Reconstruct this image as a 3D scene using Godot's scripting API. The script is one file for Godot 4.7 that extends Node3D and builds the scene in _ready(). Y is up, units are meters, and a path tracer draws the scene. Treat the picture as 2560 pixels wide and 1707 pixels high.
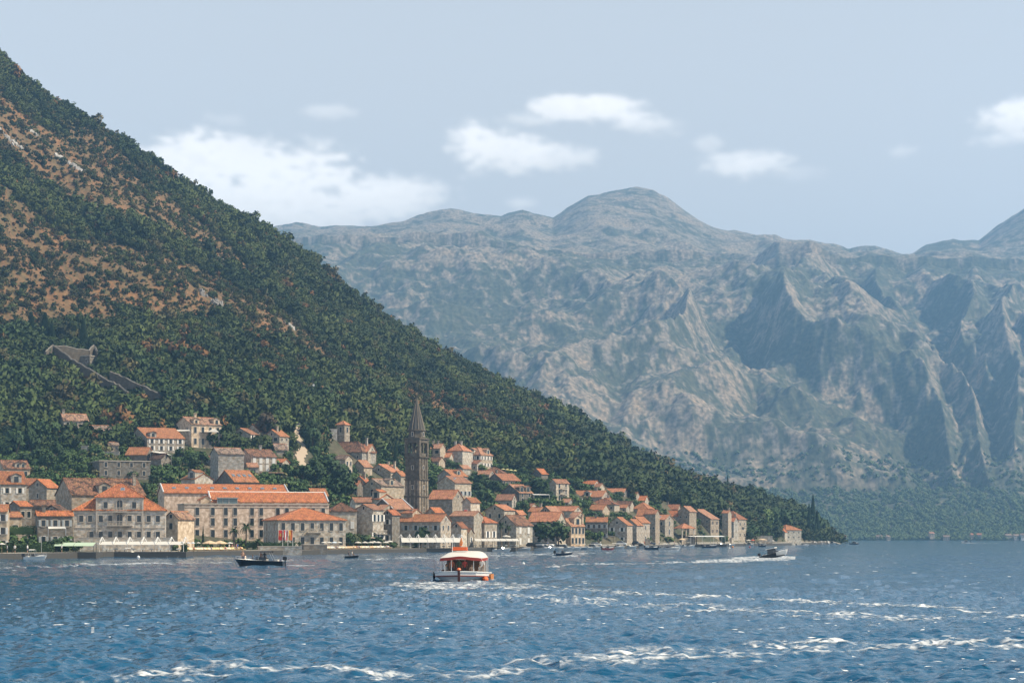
extends Node3D
# A stone village under a steep hillside on a bay, seen from a boat. Metres; x to the right, z towards the viewer, sea level y = 0.
# "bearing" is x / distance as seen from the mooring point at the origin, "d" the distance along -z.

const EYE := 4.5
var rng := RandomNumberGenerator.new()
var names := {}
var mats := {}

const HAIR := Color(0.05, 0.035, 0.025)
func K(r: float, g: float, b: float) -> Color: return Color(r, g, b)
func V(x: float, y: float, z: float) -> Vector3: return Vector3(x, y, z)

# paints and cloths by name
var PAINT := {
	"yellow_cushion": [0.62, 0.50, 0.24, 0.9],
	"cream_cushion": [0.68, 0.58, 0.42, 0.9],
	"sand_cushion": [0.58, 0.42, 0.26, 0.9],
	"table_linen": [0.55, 0.54, 0.5, 0.9],
	"pale_green_canvas": [0.40, 0.50, 0.36, 0.9],
	"dark_awning": [0.06, 0.05, 0.045, 0.9],
	"flag_red": [0.62, 0.05, 0.03, 0.8],
	"flag_white": [0.78, 0.72, 0.70, 0.8],
	"flag_yellow": [0.72, 0.34, 0.06, 0.8],
	"flag_orange": [0.60, 0.14, 0.03, 0.8],
	"blue_white_canvas": [0.56, 0.64, 0.72, 0.9],
	"tan_canvas": [0.60, 0.44, 0.28, 0.9],
	"straw": [0.34, 0.26, 0.19, 0.95],
	"orange_canvas": [0.62, 0.30, 0.12, 0.9],
	"red_canvas": [0.60, 0.10, 0.05, 0.9],
	"cream_canvas": [0.62, 0.54, 0.40, 0.9],
	"yellow_canvas": [0.75, 0.66, 0.30, 0.9],
	"black_hull": [0.018, 0.018, 0.02, 0.3],
	"black_canvas": [0.015, 0.015, 0.016, 0.8],
	"painted_shade_hull": [0.04, 0.04, 0.042, 0.4],  # speedboat hull coloured dark to hold the shade on its visible side
	"boat_white": [0.82, 0.81, 0.79, 0.4],
	"pale_blue_hull": [0.34, 0.42, 0.48, 0.45],
	"navy_hull": [0.03, 0.045, 0.08, 0.35],
	"red_hull": [0.45, 0.08, 0.06, 0.45],
	"signal_orange": [0.75, 0.14, 0.03, 0.5],
	"faded_orange": [0.62, 0.24, 0.08, 0.7],
	"car_silver": [0.45, 0.47, 0.50, 0.25, 0.3],
	"car_blue": [0.06, 0.09, 0.16, 0.25],
	"car_white": [0.74, 0.74, 0.73, 0.25],
	"car_black": [0.015, 0.016, 0.02, 0.2],
}
func M(key: String) -> StandardMaterial3D:
	var p: Array = PAINT[key]
	return plain(key, p[0], p[1], p[2], p[3], p[4] if p.size() > 4 else 0.0)

# ---------------------------------------------------------------- helpers: names, metas
func numbered(called: String) -> String:
	var n: int = names.get(called, 0)
	names[called] = n + 1
	return called if n == 0 else "%s_%03d" % [called, n]

func tag(o: Node, label: String, category: String, group := "") -> Node:
	if label: o.set_meta("label", label)
	if category: o.set_meta("category", category)
	if group: o.set_meta("group", group)
	return o

func thing(called: String, label: String, category: String, at: Vector3, turn := 0.0, group := "") -> Node3D:
	var o := Node3D.new()
	o.name = numbered(called)
	add_child(o, true)
	o.position = at
	o.rotation.y = turn
	tag(o, label, category, group)
	return o

func part(called: String, mesh: Mesh, m: Material, parent: Node, at := Vector3.ZERO, turn := 0.0) -> MeshInstance3D:
	var o := MeshInstance3D.new()
	var key := str(parent.get_instance_id()) + called
	var n: int = names.get(key, 0)
	names[key] = n + 1
	o.name = called if n == 0 else "%s_%03d" % [called, n]
	o.mesh = mesh
	o.material_override = m
	parent.add_child(o, true)
	o.position = at
	o.rotation.y = turn
	return o

func one(called: String, mesh: Mesh, m: Material, label: String, category: String, at := Vector3.ZERO, turn := 0.0, group := "") -> MeshInstance3D:
	var o := MeshInstance3D.new()
	o.name = numbered(called)
	o.mesh = mesh
	o.material_override = m
	add_child(o, true)
	o.position = at
	o.rotation.y = turn
	tag(o, label, category, group)
	return o

func structure(called: String, mesh: Mesh, m: Material, label: String) -> MeshInstance3D:
	var o := one(called, mesh, m, label, "")
	o.set_meta("kind", "structure")
	return o

# ---------------------------------------------------------------- helpers: materials
func lin(r: float, g: float, b: float, a := 1.0) -> Color:
	var c := Color(r, g, b).linear_to_srgb()
	c.a = a
	return c

func plain(key: String, r: float, g: float, b: float, rough := 0.8, metal := 0.0) -> StandardMaterial3D:
	if mats.has(key): return mats[key]
	var m := StandardMaterial3D.new()
	m.resource_name = key
	m.albedo_color = lin(r, g, b)
	m.roughness = rough
	m.metallic = metal
	mats[key] = m
	return m

func noise(seed_: int, period: float, octaves := 3, kind := FastNoiseLite.TYPE_SIMPLEX_SMOOTH) -> FastNoiseLite:
	var n := FastNoiseLite.new()
	n.seed = seed_
	n.noise_type = kind
	n.frequency = 1.0 / period
	n.fractal_octaves = octaves
	if octaves == 1: n.fractal_type = FastNoiseLite.FRACTAL_NONE
	return n

func noise_tex(seed_: int, size: int, period: float, octaves: int, lo: Color, hi: Color, normal := 0.0) -> NoiseTexture2D:
	var t := NoiseTexture2D.new()
	t.width = size
	t.height = size
	t.seamless = true
	t.noise = noise(seed_, period, octaves)
	if normal > 0.0:
		t.as_normal_map = true
		t.bump_strength = normal
	else:
		var g := Gradient.new()
		g.set_color(0, lo)
		g.set_color(1, hi)
		g.set_offset(0, 0.25)
		g.set_offset(1, 0.75)
		t.color_ramp = g
	return t

# ---------------------------------------------------------------- the lie of the land
func knots(list: Array, x: float) -> float:
	if x <= list[0].x: return list[0].y
	for i in range(1, list.size()):
		if x <= list[i].x:
			var t: float = (x - list[i - 1].x) / (list[i].x - list[i - 1].x)
			return lerpf(list[i - 1].y, list[i].y, t)
	return list[-1].y

# distance of the water's edge, of the village's upper edge and of the hill's crest by bearing, and the heights there
var SHORE: Array = [Vector2(-0.3960, 401.79), Vector2(-0.2560, 409.09), Vector2(-0.1960, 445.54), Vector2(-0.1620, 468.75), Vector2(-0.0960, 523.26), Vector2(-0.0760, 548.78), Vector2(-0.0552, 576.92), Vector2(-0.0160, 633.8), Vector2(0.0240, 692.31), Vector2(0.0440, 750), Vector2(0.0640, 818.18), Vector2(0.1040, 1000), Vector2(0.1340, 1097.6), Vector2(0.1600, 1323.5), Vector2(0.1840, 1406.2)]
var TOWN_D: Array = [Vector2(-0.3960, 700), Vector2(-0.2560, 690), Vector2(-0.2260, 700), Vector2(-0.1760, 720), Vector2(-0.1160, 760), Vector2(-0.0480, 860), Vector2(-0.0100, 920), Vector2(0.0240, 930), Vector2(0.0560, 945), Vector2(0.0840, 1000), Vector2(0.1040, 1062), Vector2(0.1240, 1120), Vector2(0.1400, 1165), Vector2(0.1560, 1330), Vector2(0.1840, 1420)]
var TOWN_H: Array = [Vector2(-0.3960, 38), Vector2(-0.2560, 38), Vector2(-0.2260, 40), Vector2(-0.1760, 42), Vector2(-0.1160, 44), Vector2(-0.0480, 44), Vector2(-0.0100, 41), Vector2(0.0240, 34), Vector2(0.0560, 27), Vector2(0.0840, 20), Vector2(0.1040, 14), Vector2(0.1240, 8), Vector2(0.1400, 5), Vector2(0.1560, 2), Vector2(0.1840, 1.2)]
var CREST_D: Array = [Vector2(-0.3960, 1040), Vector2(-0.2560, 1080), Vector2(-0.1360, 1130), Vector2(0.0000, 1220), Vector2(0.0840, 1270), Vector2(0.1240, 1330), Vector2(0.1560, 1420), Vector2(0.1840, 1500)]
var CREST_E: Array = [Vector2(-0.3953, 0.38666), Vector2(-0.2560, 0.24052), Vector2(-0.2429, 0.22682), Vector2(-0.2299, 0.21813), Vector2(-0.2125, 0.20792), Vector2(-0.1842, 0.18989), Vector2(-0.1689, 0.17903), Vector2(-0.1537, 0.16925), Vector2(-0.1341, 0.1584), Vector2(-0.1167, 0.14864), Vector2(-0.1036, 0.13996), Vector2(-0.0884, 0.12801), Vector2(-0.0710, 0.1139), Vector2(-0.0536, 0.10305), Vector2(-0.0361, 0.091106), Vector2(-0.0209, 0.084603), Vector2(-0.0057, 0.077012), Vector2(0.0118, 0.068333), Vector2(0.0248, 0.059646), Vector2(0.0357, 0.054221), Vector2(0.0488, 0.046509), Vector2(0.0618, 0.036741), Vector2(0.0749, 0.032414), Vector2(0.0879, 0.025922), Vector2(0.1010, 0.022722), Vector2(0.1141, 0.01952), Vector2(0.1315, 0.014189), Vector2(0.1467, 0.0077835), Vector2(0.1565, 0.00089405), Vector2(0.1587, -0.0043136), Vector2(0.1602, -0.0052372), Vector2(0.1794, -0.0050444)]
var FAR_E: Array = [Vector2(-0.2125, 0.1467), Vector2(-0.1472, 0.14996), Vector2(-0.1210, 0.15388), Vector2(-0.1080, 0.15714), Vector2(-0.0960, 0.15497), Vector2(-0.0840, 0.15627), Vector2(-0.0688, 0.15584), Vector2(-0.0536, 0.15867), Vector2(-0.0405, 0.16193), Vector2(-0.0307, 0.16367), Vector2(-0.0187, 0.16128), Vector2(-0.0057, 0.16041), Vector2(0.0052, 0.16455), Vector2(0.0205, 0.16041), Vector2(0.0292, 0.16629), Vector2(0.0379, 0.17216), Vector2(0.0488, 0.17391), Vector2(0.0618, 0.17456), Vector2(0.0705, 0.17282), Vector2(0.0836, 0.1652), Vector2(0.0967, 0.15758), Vector2(0.1097, 0.15323), Vector2(0.1228, 0.15083), Vector2(0.1358, 0.14887), Vector2(0.1489, 0.14931), Vector2(0.1620, 0.14626), Vector2(0.1685, 0.14343), Vector2(0.1816, 0.14452), Vector2(0.1924, 0.14234), Vector2(0.1990, 0.14234), Vector2(0.2077, 0.14778), Vector2(0.2207, 0.1504), Vector2(0.2338, 0.14887), Vector2(0.2425, 0.1554), Vector2(0.2560, 0.16455), Vector2(0.2708, 0.17499), Vector2(0.3100, 0.18588), Vector2(0.3535, 0.17717)]
var RIM_E: Array = [Vector2(-0.2125, 0.13799), Vector2(-0.1036, 0.14996), Vector2(-0.0601, 0.15105), Vector2(-0.0209, 0.14996), Vector2(0.0052, 0.14626), Vector2(0.0270, 0.14452), Vector2(0.0705, 0.14191), Vector2(0.0967, 0.13908), Vector2(0.1228, 0.13842), Vector2(0.1337, 0.1467), Vector2(0.1576, 0.14343), Vector2(0.1816, 0.14234), Vector2(0.2011, 0.14016), Vector2(0.2316, 0.14125), Vector2(0.2560, 0.13799), Vector2(0.3535, 0.1467)]
var hill_noise := noise(11, 90.0, 4)
var cover_noise := noise(23, 60.0, 4)
var cover_fine := noise(29, 14.0, 2)

func ground_d(b: float, d: float) -> float:
	var d0 := knots(SHORE, b)
	if d < d0: return maxf(-6.0, -1.0 - (d0 - d) * 0.3)
	var dv := knots(TOWN_D, b)
	var hv := knots(TOWN_H, b)
	if d < d0 + 14.0: return 1.15
	if d < dv:
		var t := (d - d0 - 14.0) / (dv - d0 - 14.0)
		return 1.15 + (hv - 1.15) * pow(t, lerpf(1.9, 1.0, smoothstep(-0.03, 0.06, b)))
	var dc := knots(CREST_D, b)
	var hc := knots(CREST_E, b) * dc + EYE
	if d < dc:
		var t := (d - dv) / (dc - dv)
		return lerpf(hv, hc, t) + hill_noise.get_noise_2d(b * 900.0, d) * 0.05 * (hc - hv) * sin(PI * t)
	return maxf(-6.0, hc - 0.1 * (d - dc) - 0.0006 * (d - dc) * (d - dc))

func ground(x: float, z: float) -> float:
	return ground_d(x / -z, -z)

func slope_t(b: float, d: float) -> float:  # how far up the hillside, 0 at the village's upper edge, 1 at the crest
	var dv := knots(TOWN_D, b)
	var hv := knots(TOWN_H, b)
	var dc := knots(CREST_D, b)
	var e0 := (hv - EYE) / dv
	var e1 := knots(CREST_E, b)
	return ((ground_d(b, d) - EYE) / d - e0) / maxf(e1 - e0, 0.001)

func dry(b: float, t: float, x: float, z: float) -> float:  # share of dry grass against scrub
	var mid := knots([Vector2(-0.3, 0.57), Vector2(-0.256, 0.59), Vector2(-0.2, 0.68), Vector2(-0.14, 0.66), Vector2(-0.1, 0.5), Vector2(-0.06, 0.4)], b)
	var half := knots([Vector2(-0.3, 0.33), Vector2(-0.256, 0.32), Vector2(-0.2, 0.31), Vector2(-0.15, 0.2), Vector2(-0.11, 0.09), Vector2(-0.085, 0.0)], b)
	var v := 1.0 - smoothstep(half * 0.5, half * 1.25 + 0.02, absf(t - mid)) if half > 0.0 else 0.0
	var strip := knots([Vector2(-0.3, 0.70), Vector2(-0.256, 0.72), Vector2(-0.22, 0.66), Vector2(-0.19, 0.70), Vector2(-0.16, 0.74), Vector2(-0.13, 0.7)], b)
	v *= 1.0 - 0.9 * (1.0 - smoothstep(0.03, 0.075, absf(t - strip)))
	var east := 0.55 * (1.0 - smoothstep(0.05, 0.22, absf(t - 0.42))) * smoothstep(-0.07, -0.04, b) * (1.0 - smoothstep(0.02, 0.05, b))
	v = maxf(v, east)
	return clampf(v + 0.55 * cover_noise.get_noise_2d(x, z) * (0.25 + v) - 0.08, 0.0, 1.0)

func _ready() -> void:
	rng.seed = 7
	light_and_camera()
	setting()
	place_houses()
	place_landmarks()
	place_walls_and_quays()
	place_terraces()
	place_town_trees()
	place_rocks()
	place_boats_and_cars()
	place_people()
	place_far_shore()
	place_foam()
	place_greenery()

func light_and_camera() -> void:
	var cam := Camera3D.new()
	cam.name = "camera"
	cam.position = Vector3(0, EYE, 0)
	cam.projection = Camera3D.PROJECTION_FRUSTUM
	cam.near = 1.0
	cam.size = 1707.0 / 5000.0
	cam.frustum_offset = Vector2(0, 489.5 / 5000.0)
	cam.far = 20000.0
	add_child(cam)
	cam.current = true
	var sun := DirectionalLight3D.new()
	sun.name = "sun"
	sun.light_energy = 1.6
	sun.light_color = Color(1.0, 0.94, 0.83)
	sun.light_angular_distance = 0.53
	sun.shadow_enabled = true
	add_child(sun)
	sun.look_at_from_position(Vector3.ZERO, -Vector3(0.68, 0.70, 0.09), Vector3.UP)
	var e := Environment.new()
	e.background_mode = Environment.BG_SKY
	e.sky = Sky.new()
	var pano := PanoramaSkyMaterial.new()
	pano.panorama = sky_picture()
	e.sky.sky_material = pano
	e.background_energy_multiplier = 1.0
	e.tonemap_mode = Environment.TONE_MAPPER_LINEAR
	e.tonemap_exposure = 1.5
	e.fog_enabled = true
	e.fog_density = 0.000132
	e.fog_light_color = lin(0.27, 0.56, 0.95)
	e.sdfgi_enabled = true
	e.ssao_enabled = true
	e.ssil_enabled = true
	var w := WorldEnvironment.new()
	w.name = "environment"
	w.environment = e
	add_child(w)

# air that pales towards the horizon, with thin summer clouds all round
func sky_picture() -> ImageTexture:
	var w := 4096
	var h := 2048
	var rows := PackedFloat32Array()
	rows.resize(w * h * 3)
	var zen := Vector3(0.17, 0.26, 0.40)
	var mid := Vector3(0.49, 0.50, 0.515)
	var low := Vector3(0.86, 0.80, 0.745)
	var line := PackedFloat32Array()
	line.resize(w * 3)
	var all := PackedByteArray()
	var wisp := noise(5, 1.0, 5)
	var puff := noise(6, 0.16, 5)
	# bearing, elevation (as tangents), half width, half height, strength, softness of the lower edge, tilt
	var banks := [
		[-0.1330, 0.1755, 0.0552, 0.0221, 1.30, 0.00], [-0.1123, 0.1712, 0.0564, 0.0198, 1.25, -0.08], [-0.0742, 0.1712, 0.0458, 0.0126, 0.95, -0.10], [-0.1624, 0.1701, 0.0306, 0.0257, 1.20, 0.00], [-0.0753, 0.1657, 0.0306, 0.0102, 0.80, 0.00], [-0.0222, 0.1948, 0.0132, 0.0146, 1.10, -0.10], [-0.0035, 0.1913, 0.0235, 0.0108, 1.10, -0.12], [0.0221, 0.1881, 0.0229, 0.0060, 0.75, 0.05], [-0.0176, 0.1839, 0.0082, 0.0045, 0.60, 0.00], [0.0292, 0.2118, 0.0259, 0.0069, 1.05, 0.12], [0.0509, 0.2103, 0.0259, 0.0077, 0.95, -0.25], [0.0651, 0.2061, 0.0200, 0.0060, 0.60, -0.30], [0.0107, 0.2082, 0.0176, 0.0030, 0.35, 0.00], [0.2580, 0.2036, 0.0233, 0.0087, 1.20, 0.05], [0.2501, 0.1924, 0.0223, 0.0029, 0.55, 0.00], [0.1184, 0.1845, 0.0223, 0.0068, 0.85, 0.05], [0.0988, 0.1946, 0.0071, 0.0043, 0.40, 0.00], [-0.0938, 0.2116, 0.0153, 0.0038, 0.38, 0.00], [-0.0982, 0.1957, 0.0082, 0.0036, 0.30, 0.00], [0.0058, 0.1668, 0.0088, 0.0030, 0.50, 0.00], [0.1962, 0.1881, 0.0088, 0.0029, 0.40, 0.10], [0.1424, 0.1788, 0.0165, 0.0042, 0.22, 0.00], [-0.1450, 0.2066, 0.0118, 0.0036, 0.20, 0.00],
	]
	var shown := banks.size()
	for k in 46:  # the same kind of clouds round the rest of the sky
		var az := 0.6 + rng.randf() * (TAU - 1.2)
		banks.append([az, rng.randf_range(0.15, 0.5), rng.randf_range(0.02, 0.1), rng.randf_range(0.006, 0.022), rng.randf_range(0.3, 1.0), rng.randf_range(-0.2, 0.2)])
	for y in h:
		var el := PI * (0.5 - (y + 0.5) / h)
		var c: Vector3
		if el < 0.0: c = low
		elif el < 0.3: c = low.lerp(mid, pow(el / 0.3, 0.7))
		else: c = mid.lerp(zen, pow((el - 0.3) / (PI / 2 - 0.3), 0.6))
		for x in 64:
			line[x * 3] = c.x
			line[x * 3 + 1] = c.y
			line[x * 3 + 2] = c.z
		var bytes := line.slice(0, 192).to_byte_array()
		for k in 6: bytes.append_array(bytes)
		all.append_array(bytes)
	rows = all.to_float32_array()
	for k in banks.size():
		var q: Array = banks[k]
		var near := k < shown
		var az: float = atan(q[0]) if near else q[0]
		var el: float = atan(q[1])
		var x0 := int(az / TAU * w)
		var y0 := int((0.5 - el / PI) * h)
		var rx := int(q[2] / TAU * w * 1.5) + 2
		var ry := int(q[3] / PI * h * 1.7) + 2
		for y in range(y0 - ry, y0 + ry + 1):
			for x in range(x0 - rx, x0 + rx + 1):
				var u: float = (x + 0.5 - x0) / w * TAU / q[2]
				var v: float = -(y + 0.5 - y0) / h * PI / q[3] - q[5] * u
				var px := (x + 0.5) / w * TAU
				var py := (y + 0.5) / h * PI
				var n := wisp.get_noise_2d(px * 11.0, py * 34.0) * 0.6 + puff.get_noise_2d(px * 14.0, py * 30.0) * 0.5
				v += wisp.get_noise_2d(px * 7.0 + 31.0, 0.0) * 0.5
				var r := u * u + v * v * (0.75 if v < 0.0 else 1.15)
				var a: float = clampf(smoothstep(1.25, -0.25, r + n * 1.6) * q[4] * 0.98, 0.0, 0.9)
				if a <= 0.0: continue
				var at := (y * w + ((x + 2 * w) % w)) * 3
				var lit := 1.02 + 0.22 * n + 0.10 * v
				rows[at] = lerpf(rows[at], 1.08 * lit, a)
				rows[at + 1] = lerpf(rows[at + 1], 1.01 * lit, a)
				rows[at + 2] = lerpf(rows[at + 2], 0.94 * lit, a)
	return ImageTexture.create_from_image(Image.create_from_data(w, h, false, Image.FORMAT_RGBF, rows.to_byte_array()))

# a sheet of nx by ny points, smooth, with its own normals; colours are linear
func sheet(nx: int, ny: int, pos: PackedVector3Array, col: PackedColorArray, uv := PackedVector2Array(), keep := PackedByteArray()) -> ArrayMesh:
	var nor := PackedVector3Array()
	nor.resize(nx * ny)
	for j in ny:
		for i in nx:
			var a := pos[j * nx + maxi(i - 1, 0)]
			var b := pos[j * nx + mini(i + 1, nx - 1)]
			var c := pos[maxi(j - 1, 0) * nx + i]
			var d := pos[mini(j + 1, ny - 1) * nx + i]
			var n := (b - a).cross(d - c).normalized()
			nor[j * nx + i] = n if n.y >= 0.0 else -n
	var idx := PackedInt32Array()
	idx.resize((nx - 1) * (ny - 1) * 6)
	var k := 0
	for j in ny - 1:
		for i in nx - 1:
			var a := j * nx + i
			if keep.size() and not (keep[a] and keep[a + 1] and keep[a + nx] and keep[a + nx + 1]): continue
			idx[k] = a
			idx[k + 1] = a + nx
			idx[k + 2] = a + 1
			idx[k + 3] = a + 1
			idx[k + 4] = a + nx
			idx[k + 5] = a + nx + 1
			k += 6
	idx.resize(k)
	if k == 0: return null
	var arr := []
	arr.resize(Mesh.ARRAY_MAX)
	arr[Mesh.ARRAY_VERTEX] = pos
	arr[Mesh.ARRAY_NORMAL] = nor
	if col.size(): arr[Mesh.ARRAY_COLOR] = col
	if uv.size(): arr[Mesh.ARRAY_TEX_UV] = uv
	arr[Mesh.ARRAY_INDEX] = idx
	var m := ArrayMesh.new()
	m.add_surface_from_arrays(Mesh.PRIMITIVE_TRIANGLES, arr)
	return m

# ---------------------------------------------------------------- sea
var swell := noise(41, 13.0, 2)
var chop := noise(42, 2.4, 3)
var ripple := noise(43, 1.1, 2)
var gust := noise(44, 70.0, 3)

func sea_at(x: float, z: float) -> float:
	var d := -z
	var h := swell.get_noise_2d(x * 0.55, z) * 0.30
	h += chop.get_noise_2d(x * 0.7, z * 1.1) * 0.23 * (1.0 + gust.get_noise_2d(x, z))
	if d < 260.0: h += ripple.get_noise_2d(x * 0.8, z) * 0.14 * (1.0 - smoothstep(140.0, 260.0, d))
	return h * (1.0 - 0.6 * smoothstep(200.0, 1200.0, d))

func sea_row(j: int, ny: int) -> float:  # distance of the row: even steps of the angle below the horizon
	var t := float(j) / (ny - 1)
	return EYE / lerpf(EYE / 48.0, EYE / 9000.0, pow(t, 0.93))

func sea() -> void:
	var nx := SEA_X
	var ny := SEA_Y
	var pos := PackedVector3Array()
	var uv := PackedVector2Array()
	pos.resize(nx * ny)
	uv.resize(nx * ny)
	for j in ny:
		var d := sea_row(j, ny)
		for i in nx:
			var b := lerpf(-0.34, 0.34, float(i) / (nx - 1))
			if d > 3200.0: b *= 1.0 + (d - 3200.0) / 3000.0
			var x := b * d
			pos[j * nx + i] = Vector3(x, sea_at(x, -d), -d)
			uv[j * nx + i] = Vector2(x, -d)
	sea_pos = pos
	var m := StandardMaterial3D.new()
	m.resource_name = "sea_water"
	m.albedo_color = lin(0.004, 0.070, 0.145)
	m.roughness = 0.07
	m.metallic_specular = 0.32
	m.normal_enabled = true
	m.normal_texture = noise_tex(77, 1024, 70.0, 5, Color.BLACK, Color.WHITE, 9.0)
	m.normal_scale = 0.85
	m.uv1_scale = Vector3(1.0 / 13.0, 1.0 / 10.0, 1.0)
	structure("sea", sheet(nx, ny, pos, PackedColorArray(), uv), m, "choppy blue bay water with small wind waves")

# ---------------------------------------------------------------- hillside and village ground
func hill() -> void:
	var nx := 360
	var ny := 210
	var pos := PackedVector3Array()
	var col := PackedColorArray()
	pos.resize(nx * ny)
	col.resize(nx * ny)
	var grain := noise(91, 7.0, 4)
	var blotch := noise(92, 35.0, 3)
	for j in ny:
		for i in nx:
			var b := lerpf(-0.40, 0.185, float(i) / (nx - 1))
			var d0 := knots(SHORE, b) + 6.0
			var dv := knots(TOWN_D, b)
			var dc := knots(CREST_D, b)
			var s := float(j) / (ny - 1)
			var d: float
			if s < 0.3: d = lerpf(d0, dv, s / 0.3)
			elif s < 0.9: d = lerpf(dv, dc, (s - 0.3) / 0.6)
			else: d = dc + 700.0 * pow((s - 0.9) / 0.1, 1.5)
			var x := b * d
			var y := ground_d(b, d)
			if b > 0.161: y -= (b - 0.161) * 400.0
			if s > 0.32 and s < 0.93: y += grain.get_noise_2d(x, -d) * 0.7
			pos[j * nx + i] = Vector3(x, y, -d)
			var t := slope_t(b, d)
			var g := grain.get_noise_2d(x * 2.0, d * 2.0)
			var q := blotch.get_noise_2d(x, d)
			var c := Color(0.075, 0.075, 0.035).lerp(Color(0.11, 0.085, 0.045), clampf(0.5 + q, 0, 1))
			var grass := Color(0.27, 0.13, 0.052).lerp(Color(0.19, 0.11, 0.052), clampf(0.5 + 1.4 * q, 0, 1)).lerp(Color(0.12, 0.095, 0.04), clampf(0.45 + 1.5 * g, 0, 1))
			if s > 0.3: c = c.lerp(grass, smoothstep(0.12, 0.5, dry(b, t, x, -d)))
			else: c = Color(0.12, 0.105, 0.065).lerp(Color(0.06, 0.07, 0.032), clampf(0.5 + 1.6 * q + g * 0.6, 0, 1))
			if d < d0 + 12.0: c = Color(0.30, 0.28, 0.25)
			col[j * nx + i] = c
	var m := StandardMaterial3D.new()
	m.resource_name = "hillside_ground"
	m.vertex_color_use_as_albedo = true
	m.roughness = 0.95
	m.albedo_texture = noise_tex(95, 256, 30.0, 5, Color(0.72, 0.70, 0.66), Color(1, 1, 1))
	m.uv1_triplanar = true
	m.uv1_world_triplanar = true
	m.uv1_scale = Vector3.ONE * 0.06
	structure("hillside", sheet(nx, ny, pos, col), m, "steep hillside of dry grass and earth rising behind the village")

# ---------------------------------------------------------------- mountains across the bay
var far_pos := PackedVector3Array()
func far_height(b: float, d: float) -> float:
	var i := clampi(int((b + 0.235) / 0.575 * 799.0), 0, 799)
	var s := (d - 2990.0) / 360.0 * 0.12 if d < 3350.0 else 0.12 + (d - 3350.0) / 1350.0 * 0.6
	return far_pos[clampi(int(s * 329.0), 0, 329) * 800 + i].y

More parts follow.
